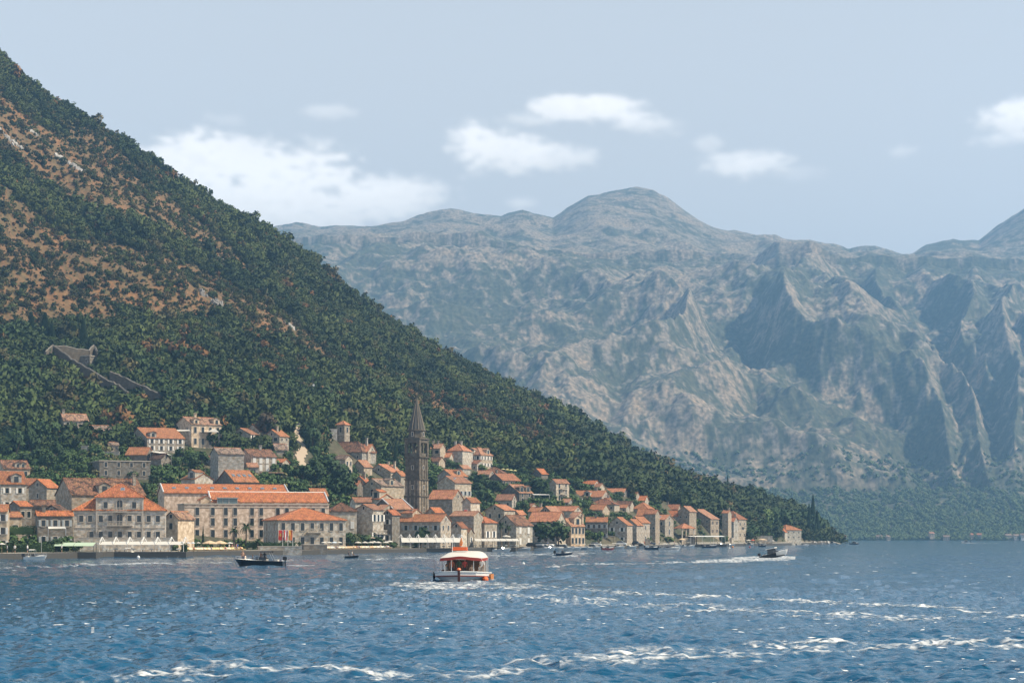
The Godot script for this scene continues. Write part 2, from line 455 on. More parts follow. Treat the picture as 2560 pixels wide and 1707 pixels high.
func far_mountains() -> void:
	var nx := 800
	var ny := 330
	var pos := PackedVector3Array()
	var col := PackedColorArray()
	pos.resize(nx * ny)
	col.resize(nx * ny)
	var big := noise(201, 900.0, 1)
	var mid := noise(202, 400.0, 1)
	var small := noise(203, 120.0, 5)
	var warp := noise(204, 1400.0, 2)
	var wood := noise(205, 260.0, 5)
	var fleck := noise(206, 34.0, 4)
	for j in ny:
		var s := float(j) / (ny - 1)
		var d: float
		if s < 0.12: d = lerpf(2990.0, 3350.0, s / 0.12)
		elif s < 0.72: d = lerpf(3350.0, 4700.0, (s - 0.12) / 0.6)
		elif s < 0.96: d = lerpf(4700.0, 6000.0, (s - 0.72) / 0.24)
		else: d = 6000.0 + 900.0 * (s - 0.96) / 0.04
		for i in nx:
			var b := lerpf(-0.235, 0.34, float(i) / (nx - 1))
			var x := b * 4200.0
			var rim := knots(RIM_E, b) * 4700.0
			var top := knots(FAR_E, b) * 6000.0
			var y: float
			var carve := 0.0
			if d < 3350.0: y = 85.0 * pow((d - 2990.0) / 360.0, 1.2) - 1.0
			elif d < 4700.0:
				var t := (d - 3350.0) / 1350.0
				y = lerpf(84.0, rim, 0.75 * t + 0.25 * (1.0 - pow(1.0 - t, 2.2)))
				carve = pow(sin(PI * pow(clampf(t * 0.95 + 0.02, 0, 1), 0.8)), 0.6)
			elif d < 6000.0:
				var t := (d - 4700.0) / 1300.0
				y = lerpf(rim, top, smoothstep(0.0, 1.0, t) * 0.45 + t * 0.55)
				carve = 0.26 * (1.0 - 0.6 * t)
			else:
				carve = 0.15
				y = top - (d - 6000.0) * 0.35
			var wx := warp.get_noise_2d(x, d) * 420.0
			var lean := 0.42 * (d - 3350.0) * lerpf(0.55, 1.0, smoothstep(0.02, 0.2, b))
			var u := x + wx + lean
			var n1 := big.get_noise_2d(u * 1.25, d * 0.42)
			var r1 := 1.0 - 2.2 * (sqrt(n1 * n1 + 0.006) - 0.05)
			var r2 := 1.0 - 2.2 * absf(mid.get_noise_2d(u * 1.2 - lean * 0.6, d * 0.5 + 300.0))
			var f := small.get_noise_2d(x + wx * 0.4, d * 0.8)
			var relief := 82.0 * (r1 - 0.3) + 38.0 * (r2 - 0.3) + 26.0 * f
			y += relief * carve + (7.0 * f * smoothstep(3000.0, 3300.0, d))
			if d < 4700.0:
				var cap := rim * 0.985 + 34.0 * f + 22.0 * (r2 - 0.5)
				y = cap - 30.0 * log(1.0 + exp(clampf((cap - y) / 30.0, -20.0, 20.0)))  if y > cap - 150.0 else y
			pos[j * nx + i] = Vector3(b * d, y, -d)
			var w := wood.get_noise_2d(x, d * 1.4)
			var k := fleck.get_noise_2d(x, d * 1.2)
			var height := clampf(y / 800.0, 0.0, 1.0)
			var bare := smoothstep(-0.12, 0.42, w + 1.05 * k + 0.32 * (r1 - 0.4) + 0.25 * (height - 0.42) + (0.12 if d > 4700.0 else 0.0))
			if y < 150.0: bare *= smoothstep(40.0, 150.0, y + 90.0 * w)
			var rock := Color(0.37, 0.315, 0.275).lerp(Color(0.46, 0.33, 0.22), clampf(0.2 + 1.5 * k * w + 0.5 * w, 0, 1))
			var scrub := Color(0.085, 0.10, 0.062).lerp(Color(0.135, 0.135, 0.085), clampf(0.5 + k, 0, 1))
			col[j * nx + i] = scrub.lerp(rock, bare)
	# keep the skyline of each bearing where the map has it: sink what rises over it on the way
	for i in nx:
		var b := lerpf(-0.235, 0.34, float(i) / (nx - 1))
		var top := knots(FAR_E, b) + 0.0011 * small.get_noise_2d(b * 12000.0, 77.0)
		for j in ny:
			var p := pos[j * nx + i]
			if -p.z < 5900.0: pos[j * nx + i].y = minf(p.y, top * -p.z)
	far_pos = pos
	var m := StandardMaterial3D.new()
	m.resource_name = "limestone_and_scrub"
	m.vertex_color_use_as_albedo = true
	m.roughness = 1.0
	m.albedo_texture = noise_tex(96, 512, 16.0, 4, Color(0.45, 0.49, 0.47), Color(1, 0.98, 0.95))
	m.uv1_triplanar = true
	m.uv1_world_triplanar = true
	m.uv1_scale = Vector3.ONE / 330.0
	structure("mountains", sheet(nx, ny, pos, col), m, "hazy limestone mountain range with scrub across the bay")

# ---------------------------------------------------------------- foliage
func leaf_material(key: String) -> StandardMaterial3D:
	if mats.has(key): return mats[key]
	var m := StandardMaterial3D.new()
	m.resource_name = key
	m.vertex_color_use_as_albedo = true
	m.roughness = 0.75
	m.metallic_specular = 0.3
	m.backlight_enabled = true
	m.backlight = Color(0.25, 0.3, 0.12)
	mats[key] = m
	return m

# a crown of leaf clumps about one metre in radius, standing on its lowest point; tall > 1 stretches it
func crown(seed_: int, clumps: int, per: int, leaf: float, tall := 1.0, tint := Color.WHITE) -> ArrayMesh:
	var r := RandomNumberGenerator.new()
	r.seed = seed_
	var v := PackedVector3Array()
	var n := PackedVector3Array()
	var c := PackedColorArray()
	for k in clumps:
		var a := r.randf() * TAU
		var up := r.randf_range(-0.75, 1.0)
		var flat := sqrt(1.0 - up * up * 0.9)
		var at := Vector3(cos(a) * flat, up, sin(a) * flat) * r.randf_range(0.42, 0.78)
		var size := r.randf_range(0.26, 0.46)
		var shade := r.randf_range(0.72, 1.3)
		for q in per:
			var dir := Vector3(r.randfn(), r.randfn() + 0.25, r.randfn()).normalized()
			var p := at + dir * size * pow(r.randf(), 0.4)
			var nn := (dir * 0.8 + Vector3(r.randf_range(-1, 1), r.randf_range(-0.4, 1.2), r.randf_range(-1, 1)) * 0.8).normalized()
			var soft := (at * 0.8 + dir * 0.55 + nn * 0.35 + Vector3(0, 0.25, 0)).normalized()
			if nn.dot(soft) < 0.0: nn = -nn
			var s := nn.cross(Vector3(r.randf() - 0.5, 1, r.randf() - 0.5)).normalized() * leaf * r.randf_range(0.6, 1.25)
			var t := nn.cross(s).normalized() * leaf * r.randf_range(0.6, 1.25)
			p.y = (p.y + 1.0) * tall
			var cc := tint * (shade * r.randf_range(0.8, 1.2))
			for w in [-s - t, t * 1.2, s - t * 0.6, t * 1.2, s * 0.8 + t, s - t * 0.6]:
				v.append(p + Vector3(w.x, w.y * tall if tall > 1.5 else w.y, w.z))
				n.append(soft)
				c.append(cc)
	var arr := []
	arr.resize(Mesh.ARRAY_MAX)
	arr[Mesh.ARRAY_VERTEX] = v
	arr[Mesh.ARRAY_NORMAL] = n
	arr[Mesh.ARRAY_COLOR] = c
	var m := ArrayMesh.new()
	m.add_surface_from_arrays(Mesh.PRIMITIVE_TRIANGLES, arr)
	return m

func scatter(called: String, label: String, mesh: Mesh, where: Array, tint: Array) -> void:
	var mm := MultiMesh.new()
	mm.transform_format = MultiMesh.TRANSFORM_3D
	mm.use_colors = true
	mm.mesh = mesh
	mm.instance_count = where.size()
	for i in where.size():
		mm.set_instance_transform(i, where[i])
		mm.set_instance_color(i, tint[i])
	var o := MultiMeshInstance3D.new()
	o.name = numbered(called)
	o.multimesh = mm
	o.material_override = leaf_material("foliage")
	add_child(o, true)
	o.set_meta("label", label)
	o.set_meta("kind", "stuff")

func woods() -> void:
	var r := RandomNumberGenerator.new()
	r.seed = 99
	var kinds := 6
	var where := []
	var tint := []
	for k in kinds * 2:
		where.append([])
		tint.append([])
	var tone := noise(131, 70.0, 3)
	var gap := noise(132, 26.0, 3)
	var tries := 0
	while tries < 90000:
		tries += 1
		var b := r.randf_range(-0.34, 0.165)
		var dv := knots(TOWN_D, b)
		var dc := knots(CREST_D, b)
		if dc - dv < 3.0: continue
		var s := r.randf_range(-0.06, 1.12)
		var d := lerpf(dv, dc, s)
		if d < knots(SHORE, b) + 25.0: continue
		if r.randf() > (dc - dv) / 560.0 + 0.15: continue
		var x := b * d
		var y := ground_d(b, d)
		if y < 0.8: continue
		if blocked(x, -d, 0.5): continue
		var t := slope_t(b, d)
		var g := dry(b, t, x, -d)
		var dry_here := smoothstep(0.15, 0.55, g)
		if r.randf() < dry_here * 0.3: continue
		if dry_here < 0.3 and gap.get_noise_2d(x, d) > 0.42 and r.randf() < 0.8: continue
		var size: float
		if dry_here > 0.4: size = 0.4 + 1.4 * pow(r.randf(), 2.6)
		elif b > 0.02: size = r.randf_range(1.8, 4.6)
		elif t < 0.25: size = r.randf_range(1.9, 3.7)
		else: size = 1.1 + 2.1 * pow(r.randf(), 1.4)
		if r.randf() < 0.07: size *= 1.7
		var q := tone.get_noise_2d(x, d)
		var c := Color(0.042, 0.066, 0.022).lerp(Color(0.098, 0.125, 0.036), clampf(0.5 + 1.9 * q + r.randf_range(-0.45, 0.45), 0, 1))
		if t < 0.3 and b < -0.09: c = c.lerp(Color(0.06, 0.105, 0.032), r.randf() * 0.55)
		if r.randf() < 0.10 + 0.45 * dry_here: c = c.lerp(Color(0.125, 0.10, 0.042), r.randf_range(0.3, 1.0))
		if r.randf() < 0.02 + (0.16 if b > -0.07 and b < 0.03 and g > 0.15 else 0.0): c = Color(0.22, 0.115, 0.045)
		if b > 0.03: c = c.lerp(Color(0.04, 0.066, 0.024), 0.6)
		c *= r.randf_range(0.55, 0.98)
		var k := r.randi() % kinds + (0 if size > 1.6 else kinds)
		var basis := Basis(Vector3.UP, r.randf() * TAU).scaled(Vector3(size, size * r.randf_range(0.8, 1.15), size))
		where[k].append(Transform3D(basis, Vector3(x, y - size * 0.35, -d)))
		tint[k].append(c)
	for k in kinds:
		scatter("hillside_forest", "dense green broadleaf woods covering the slope above the village", crown(300 + k, 16, 18, 0.14), where[k], tint[k])
		scatter("hillside_scrub", "low scattered scrub bushes on the dry grass of the slope", crown(340 + k, 9, 9, 0.24), where[kinds + k], tint[kinds + k])

func setting() -> void:
	sea()
	hill()
	far_mountains()

# ---------------------------------------------------------------- shapes
func begin() -> SurfaceTool:
	var st := SurfaceTool.new()
	st.begin(Mesh.PRIMITIVE_TRIANGLES)
	st.set_smooth_group(-1)
	return st

func done(st: SurfaceTool) -> ArrayMesh:
	st.generate_normals()
	return st.commit()

# corners counter-clockwise as seen from outside; uv in metres along a-b and a-d
func quad(st: SurfaceTool, a: Vector3, b: Vector3, c: Vector3, d: Vector3) -> void:
	var u := (b - a).normalized()
	var v := (d - a) - u * (d - a).dot(u)
	v = v.normalized() if v.length() > 0.0001 else Vector3.UP
	var base := a
	for p: Vector3 in [a, c, b, a, d, c]:
		st.set_uv(Vector2((p - base).dot(u), (p - base).dot(v)))
		st.add_vertex(p)

func tri(st: SurfaceTool, a: Vector3, b: Vector3, c: Vector3) -> void:
	var u := (b - a).normalized()
	var v := ((c - a) - u * (c - a).dot(u)).normalized()
	for p: Vector3 in [a, c, b]:
		st.set_uv(Vector2((p - a).dot(u), (p - a).dot(v)))
		st.add_vertex(p)

func box(st: SurfaceTool, at: Vector3, size: Vector3, turn := Basis.IDENTITY) -> void:
	var h := size / 2.0
	var p := []
	for k in 8:
		p.append(at + turn * Vector3(h.x if k & 1 else -h.x, h.y if k & 2 else -h.y, h.z if k & 4 else -h.z))
	quad(st, p[4], p[5], p[7], p[6])
	quad(st, p[1], p[0], p[2], p[3])
	quad(st, p[5], p[1], p[3], p[7])
	quad(st, p[0], p[4], p[6], p[2])
	quad(st, p[6], p[7], p[3], p[2])
	quad(st, p[0], p[1], p[5], p[4])

# a tapering bar between two points
func bar(st: SurfaceTool, a: Vector3, b: Vector3, ra: float, rb := -1.0, sides := 6) -> void:
	if rb < 0.0: rb = ra
	var y := (b - a).normalized()
	var x := y.cross(Vector3(0.31, 0.2, 0.93) if absf(y.y) > 0.9 else Vector3.UP).normalized()
	var z := x.cross(y)
	for k in sides:
		var p := TAU * k / sides
		var q := TAU * (k + 1) / sides
		var u := x * cos(p) + z * sin(p)
		var w := x * cos(q) + z * sin(q)
		quad(st, a + w * ra, a + u * ra, b + u * rb, b + w * rb)
		tri(st, b, b + w * rb, b + u * rb)

# rings of points joined into a skin, ring by ring; rings run counter-clockwise seen from their end
func loft(st: SurfaceTool, rings: Array, closed := true, caps := true) -> void:
	for r in rings.size() - 1:
		var a: Array = rings[r]
		var b: Array = rings[r + 1]
		var n := a.size()
		for k in (n if closed else n - 1):
			var m := (k + 1) % n
			quad(st, a[k], a[m], b[m], b[k])
	if caps:
		for e in [0, rings.size() - 1]:
			var ring: Array = rings[e]
			for k in range(1, ring.size() - 1):
				if e == 0: tri(st, ring[0], ring[k + 1], ring[k])
				else: tri(st, ring[0], ring[k], ring[k + 1])

# a plate with a top a-b-c-d (counter-clockwise from above) and a thickness below it
func plate(st: SurfaceTool, a: Vector3, b: Vector3, c: Vector3, d: Vector3, thick: float) -> void:
	var o := Vector3.DOWN * thick
	quad(st, a, b, c, d)
	quad(st, d + o, c + o, b + o, a + o)
	for e in [[a, b], [b, c], [c, d], [d, a]]:
		quad(st, e[0] + o, e[1] + o, e[1], e[0])

# ---------------------------------------------------------------- materials of the village
func block_texture(seed_: int, course: int, length: int, mortar: float, spread: float) -> ImageTexture:
	var r := RandomNumberGenerator.new()
	r.seed = seed_
	var n := 256
	var im := Image.create(n, n, false, Image.FORMAT_RGB8)
	im.fill(Color(mortar, mortar, mortar))
	var y := 0
	while y < n:
		var x := -r.randi() % length
		while x < n:
			var w := length / 2 + r.randi() % length
			var g := r.randf_range(1.0 - spread, 1.0)
			var warm := r.randf_range(-0.04, 0.04)
			im.fill_rect(Rect2i(x, y, w - 1, course - 1), Color(g + warm, g, g - warm))
			x += w
		y += course
	return ImageTexture.create_from_image(im)

func tile_texture(seed_: int, spread: float, moss: float) -> ImageTexture:
	var r := RandomNumberGenerator.new()
	r.seed = seed_
	var n := 384
	var im := Image.create(n, n, false, Image.FORMAT_RGB8)
	im.fill(Color(0.45, 0.42, 0.4))
	var blot := noise(seed_, 90.0, 3)
	for ty in 24:
		for tx in 48:
			var q := blot.get_noise_2d(tx * 8.0, ty * 16.0)
			var g := clampf(r.randf_range(1.0 - spread, 1.0) - moss * maxf(0.0, q), 0.2, 1.0)
			var c := Color(g, g * r.randf_range(0.88, 1.0), g * r.randf_range(0.82, 1.0))
			im.fill_rect(Rect2i(tx * 8, ty * 16, 6, 15), c)
			im.fill_rect(Rect2i(tx * 8 + 6, ty * 16, 2, 16), c * 0.62)
	return ImageTexture.create_from_image(im)

func wall_mat(key: String, lot := 0) -> StandardMaterial3D:
	if lot:   # the same stone, paler or darker from one house to the next
		var k := "wall_%s_%d" % [key, lot]
		if not mats.has(k):
			mats[k] = wall_mat(key).duplicate()
			var f: Vector3 = [Vector3(1, 1, 1), Vector3(0.84, 0.86, 0.88), Vector3(1.14, 1.12, 1.1), Vector3(1.02, 0.96, 0.9)][lot]
			var c: Color = wall_mat(key).albedo_color.srgb_to_linear()
			mats[k].albedo_color = lin(minf(c.r * f.x, 0.8), minf(c.g * f.y, 0.78), minf(c.b * f.z, 0.75))
		return mats[k]
	if mats.has("wall_" + key): return mats["wall_" + key]
	var tone: Dictionary = {
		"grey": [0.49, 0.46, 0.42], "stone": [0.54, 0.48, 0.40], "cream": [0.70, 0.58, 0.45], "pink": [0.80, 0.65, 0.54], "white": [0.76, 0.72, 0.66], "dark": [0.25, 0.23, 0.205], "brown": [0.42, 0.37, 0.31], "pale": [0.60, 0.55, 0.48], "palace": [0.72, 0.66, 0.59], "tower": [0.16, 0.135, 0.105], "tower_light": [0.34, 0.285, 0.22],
	}
	var m := StandardMaterial3D.new()
	m.resource_name = "wall_" + key
	var t: Array = tone[key]
	m.albedo_color = lin(t[0], t[1], t[2])
	m.roughness = 0.92
	var plaster := key in ["cream", "pink", "white"]
	var tk := "plaster_tex" if plaster else "block_tex"
	if not mats.has(tk):
		mats[tk] = noise_tex(61, 256, 60.0, 5, Color(0.86, 0.84, 0.82), Color(1, 1, 1)) if plaster else block_texture(62, 12, 26, 0.80, 0.17)
		mats["stain_tex"] = noise_tex(63, 256, 70.0, 5, Color(0.84, 0.82, 0.79), Color(1, 1, 1))
	m.albedo_texture = mats[tk]
	m.uv1_triplanar = true
	m.uv1_scale = Vector3.ONE * 0.16
	m.detail_enabled = true
	m.detail_blend_mode = BaseMaterial3D.BLEND_MODE_MUL
	m.detail_albedo = mats["stain_tex"]
	m.detail_uv_layer = BaseMaterial3D.DETAIL_UV_1
	mats["wall_" + key] = m
	return m

func tile_mat(key: String, lot := 0) -> StandardMaterial3D:
	if lot:   # fresher or more faded tiles
		var k := "tile_%s_%d" % [key, lot]
		if not mats.has(k):
			mats[k] = tile_mat(key).duplicate()
			var f: Vector3 = [Vector3(1, 1, 1), Vector3(0.64, 0.74, 0.84), Vector3(1.0, 1.2, 1.45), Vector3(0.84, 1.02, 1.2)][lot]
			var c: Color = tile_mat(key).albedo_color.srgb_to_linear()
			mats[k].albedo_color = lin(c.r * f.x, c.g * f.y, c.b * f.z)
		return mats[k]
	if mats.has("tile_" + key): return mats["tile_" + key]
	var tone: Dictionary = {
		"orange": [0.64, 0.245, 0.095], "red": [0.56, 0.21, 0.09], "old": [0.46, 0.21, 0.105], "brown": [0.26, 0.135, 0.075], "pale": [0.60, 0.40, 0.27], "salmon": [0.66, 0.31, 0.165],
	}
	var m := StandardMaterial3D.new()
	m.resource_name = "tile_" + key
	var t: Array = tone[key]
	m.albedo_color = lin(t[0], t[1], t[2])
	m.roughness = 0.88
	var aged := key in ["old", "brown", "pale"]
	var tk := "aged_tiles" if aged else "new_tiles"
	if not mats.has(tk): mats[tk] = tile_texture(71, 0.48, 0.7) if aged else tile_texture(72, 0.28, 0.25)
	m.albedo_texture = mats[tk]
	m.uv1_scale = Vector3.ONE / 10.0
	mats["tile_" + key] = m
	return m

func glass() -> StandardMaterial3D: return plain("window_glass", 0.018, 0.026, 0.03, 0.12)
func trim() -> StandardMaterial3D: return plain("pale_stone_trim", 0.46, 0.41, 0.35, 0.85)
func white() -> StandardMaterial3D: return plain("white_paint", 0.78, 0.76, 0.72, 0.5)
func canvas() -> StandardMaterial3D: return plain("white_canvas", 0.56, 0.53, 0.475, 0.9)

# ---------------------------------------------------------------- windows
var mesh_of := {}

# one window on a wall: a stone frame, the dark pane in it and two shutters if there are any
func window(parent: Node, at: Vector3, turn: float, kind: String, shutter: String) -> void:
	var size: Vector2 = {"std": Vector2(0.95, 1.5), "small": Vector2(0.8, 0.9), "tall": Vector2(1.05, 2.1), "wide": Vector2(1.6, 1.3), "door": Vector2(1.2, 2.3), "slit": Vector2(0.6, 1.2)}[kind]
	if not mesh_of.has(kind):
		var st := begin()
		var f := 0.14
		box(st, Vector3(-size.x / 2 - f / 2, 0, 0.03), Vector3(f, size.y + f * 2, 0.14))
		box(st, Vector3(size.x / 2 + f / 2, 0, 0.03), Vector3(f, size.y + f * 2, 0.14))
		box(st, Vector3(0, size.y / 2 + f / 2, 0.03), Vector3(size.x - 0.004, f, 0.136))
		box(st, Vector3(0, -size.y / 2 - f / 2, 0.06), Vector3(size.x - 0.004, f, 0.2))
		mesh_of[kind] = done(st)
		var sp := begin()
		box(sp, Vector3(-size.x / 4, 0, 0), Vector3(size.x / 2 - 0.06, size.y - 0.06, 0.05))
		box(sp, Vector3(size.x / 4, 0, 0), Vector3(size.x / 2 - 0.06, size.y - 0.06, 0.05))
		box(sp, Vector3(0, 0, -0.02), Vector3(size.x, size.y, 0.03))
		mesh_of[kind + "_pane"] = done(sp)
		var ss := begin()
		box(ss, Vector3.ZERO, Vector3(size.x / 2, size.y, 0.05))
		for k in 3: box(ss, Vector3(0, size.y * (k - 1) * 0.33, 0.03), Vector3(size.x / 2 - 0.1, size.y * 0.26, 0.03))
		mesh_of[kind + "_shutter"] = done(ss)
	var w := part("window", mesh_of[kind], trim(), parent, at, turn)
	part("pane", mesh_of[kind + "_pane"], glass(), w, Vector3(0, 0, 0.03))
	if shutter == "none": return
	var sm: StandardMaterial3D = {"white": white(), "green": plain("green_shutters", 0.045, 0.085, 0.075, 0.6), "grey": plain("grey_shutters", 0.36, 0.39, 0.40, 0.7), "brown": plain("brown_shutters", 0.16, 0.09, 0.05, 0.7), "closed": plain("pale_shutters", 0.62, 0.62, 0.6, 0.7)}[shutter]
	for s in [-1, 1]:
		if shutter == "closed": part("shutter", mesh_of[kind + "_shutter"], sm, w, Vector3(s * size.x * 0.25, 0, 0.09))
		else: part("shutter", mesh_of[kind + "_shutter"], sm, w, Vector3(s * (size.x * 0.75 + 0.16), 0, 0.10))

# rows by columns of windows on one side (A front, L left, R right) of a body w by dep by h
func windows(parent: Node, side: String, w: float, dep: float, h: float, rows: int, cols: int, kind: String, shutter: String, margin := 0.0) -> void:
	var span := (w if side == "A" else dep) - margin * 2.0
	for r in rows:
		for c in cols:
			var u := (c + 0.5) / cols * span - span / 2.0
			var y := (r + 0.52) * h / rows
			if side == "A": window(parent, Vector3(u, y, dep / 2), 0, kind, shutter)
			elif side == "R": window(parent, Vector3(w / 2, y, -u), PI / 2, kind, shutter)
			else: window(parent, Vector3(-w / 2, y, u), -PI / 2, kind, shutter)

# ---------------------------------------------------------------- roofs and walls
func roof_mesh(w: float, dep: float, h: float, kind: String, rise: float, off: float, ridge_st: SurfaceTool) -> ArrayMesh:
	var st := begin()
	var o := 0.38
	var e := 0.25
	var t := 0.16
	if kind == "g" or kind == "p":
		var a := w if kind == "g" else dep   # along the ridge
		var c := dep if kind == "g" else w   # across
		var front := c / 2 - off
		var back := c / 2 + off
		var sf := rise / front
		var sb := rise / back
		var to := func(along: float, across: float, y: float) -> Vector3: return Vector3(along, y, across) if kind == "g" else Vector3(across, y, -along)
		var l := a / 2 + e
		var y1 := h - o * sf + t
		var y2 := h - o * sb + t
		var top := h + rise + t
		plate(st, to.call(-l, c / 2 + o, y1), to.call(l, c / 2 + o, y1), to.call(l, off, top), to.call(-l, off, top), t)
		plate(st, to.call(l, -c / 2 - o, y2), to.call(-l, -c / 2 - o, y2), to.call(-l, off - 0.002, top), to.call(l, off - 0.002, top), t)
		bar(ridge_st, to.call(-l, off, top - 0.02), to.call(l, off, top - 0.02), 0.15)
	elif kind == "h":
		var sl := rise / (minf(w, dep) / 2)
		var y := h - o * sl + t
		var rx := maxf(0.0, (w - dep) / 2)
		var rz := maxf(0.0, (dep - w) / 2)
		var x := w / 2 + o
		var z := dep / 2 + o
		var top := h + rise + t
		var c1 := Vector3(-x, y, z)
		var c2 := Vector3(x, y, z)
		var c3 := Vector3(x, y, -z)
		var c4 := Vector3(-x, y, -z)
		var ra := Vector3(-rx, top, rz)
		var rb := Vector3(rx, top, rz if rz > 0.0 else 0.0)
		var rc := Vector3(rx, top, -rz)
		var rd := Vector3(-rx, top, -rz)
		if w >= dep:
			quad(st, c1, c2, rb, ra)
			tri(st, c2, c3, rb)
			quad(st, c3, c4, ra, rb)
			tri(st, c4, c1, ra)
		else:
			tri(st, c1, c2, ra)
			quad(st, c2, c3, rc, ra)
			tri(st, c3, c4, rc)
			quad(st, c4, c1, ra, rc)
		var d := Vector3.DOWN * t
		for q in [[c1, c2], [c2, c3], [c3, c4], [c4, c1]]: quad(st, q[0] + d, q[1] + d, q[1], q[0])
		quad(st, c4 + d, c3 + d, c2 + d, c1 + d)
		bar(ridge_st, ra, rb if w >= dep else rc, 0.15)
		for q in [[c1, ra], [c2, rb if w >= dep else ra], [c3, rb if w >= dep else rc], [c4, ra if w >= dep else rc]]: bar(ridge_st, q[0], q[1], 0.12)
	elif kind == "m":  # one slope down to the front
		var sl := rise / dep
		plate(st, Vector3(-w / 2 - e, h - o * sl + t, dep / 2 + o), Vector3(w / 2 + e, h - o * sl + t, dep / 2 + o), Vector3(w / 2 + e, h + rise + t, -dep / 2), Vector3(-w / 2 - e, h + rise + t, -dep / 2), t)
	return done(st)

func wall_mesh(w: float, dep: float, h: float, kind: String, rise: float, off: float, deep := 4.0) -> ArrayMesh:
	var st := begin()
	var x := w / 2
	var z := dep / 2
	var lo := -deep
	quad(st, Vector3(-x, lo, z), Vector3(x, lo, z), Vector3(x, h, z), Vector3(-x, h, z))
	quad(st, Vector3(x, lo, -z), Vector3(-x, lo, -z), Vector3(-x, h, -z), Vector3(x, h, -z))
	quad(st, Vector3(x, lo, z), Vector3(x, lo, -z), Vector3(x, h, -z), Vector3(x, h, z))
	quad(st, Vector3(-x, lo, -z), Vector3(-x, lo, z), Vector3(-x, h, z), Vector3(-x, h, -z))
	if kind == "g":
		tri(st, Vector3(x, h, z), Vector3(x, h, -z), Vector3(x, h + rise, off))
		tri(st, Vector3(-x, h, -z), Vector3(-x, h, z), Vector3(-x, h + rise, off))
	elif kind == "p":
		tri(st, Vector3(-x, h, z), Vector3(x, h, z), Vector3(off, h + rise, z))
		tri(st, Vector3(x, h, -z), Vector3(-x, h, -z), Vector3(off, h + rise, -z))
	elif kind == "m":
		tri(st, Vector3(x, h, z), Vector3(x, h, -z), Vector3(x, h + rise, -z))
		tri(st, Vector3(-x, h, -z), Vector3(-x, h, z), Vector3(-x, h + rise, -z))
		quad(st, Vector3(x, h, -z), Vector3(-x, h, -z), Vector3(-x, h + rise, -z), Vector3(x, h + rise, -z))
	elif kind == "f":
		quad(st, Vector3(-x, h - 0.5, z), Vector3(x, h - 0.5, z), Vector3(x, h - 0.5, -z), Vector3(-x, h - 0.5, -z))
	return done(st)

var footprints := []

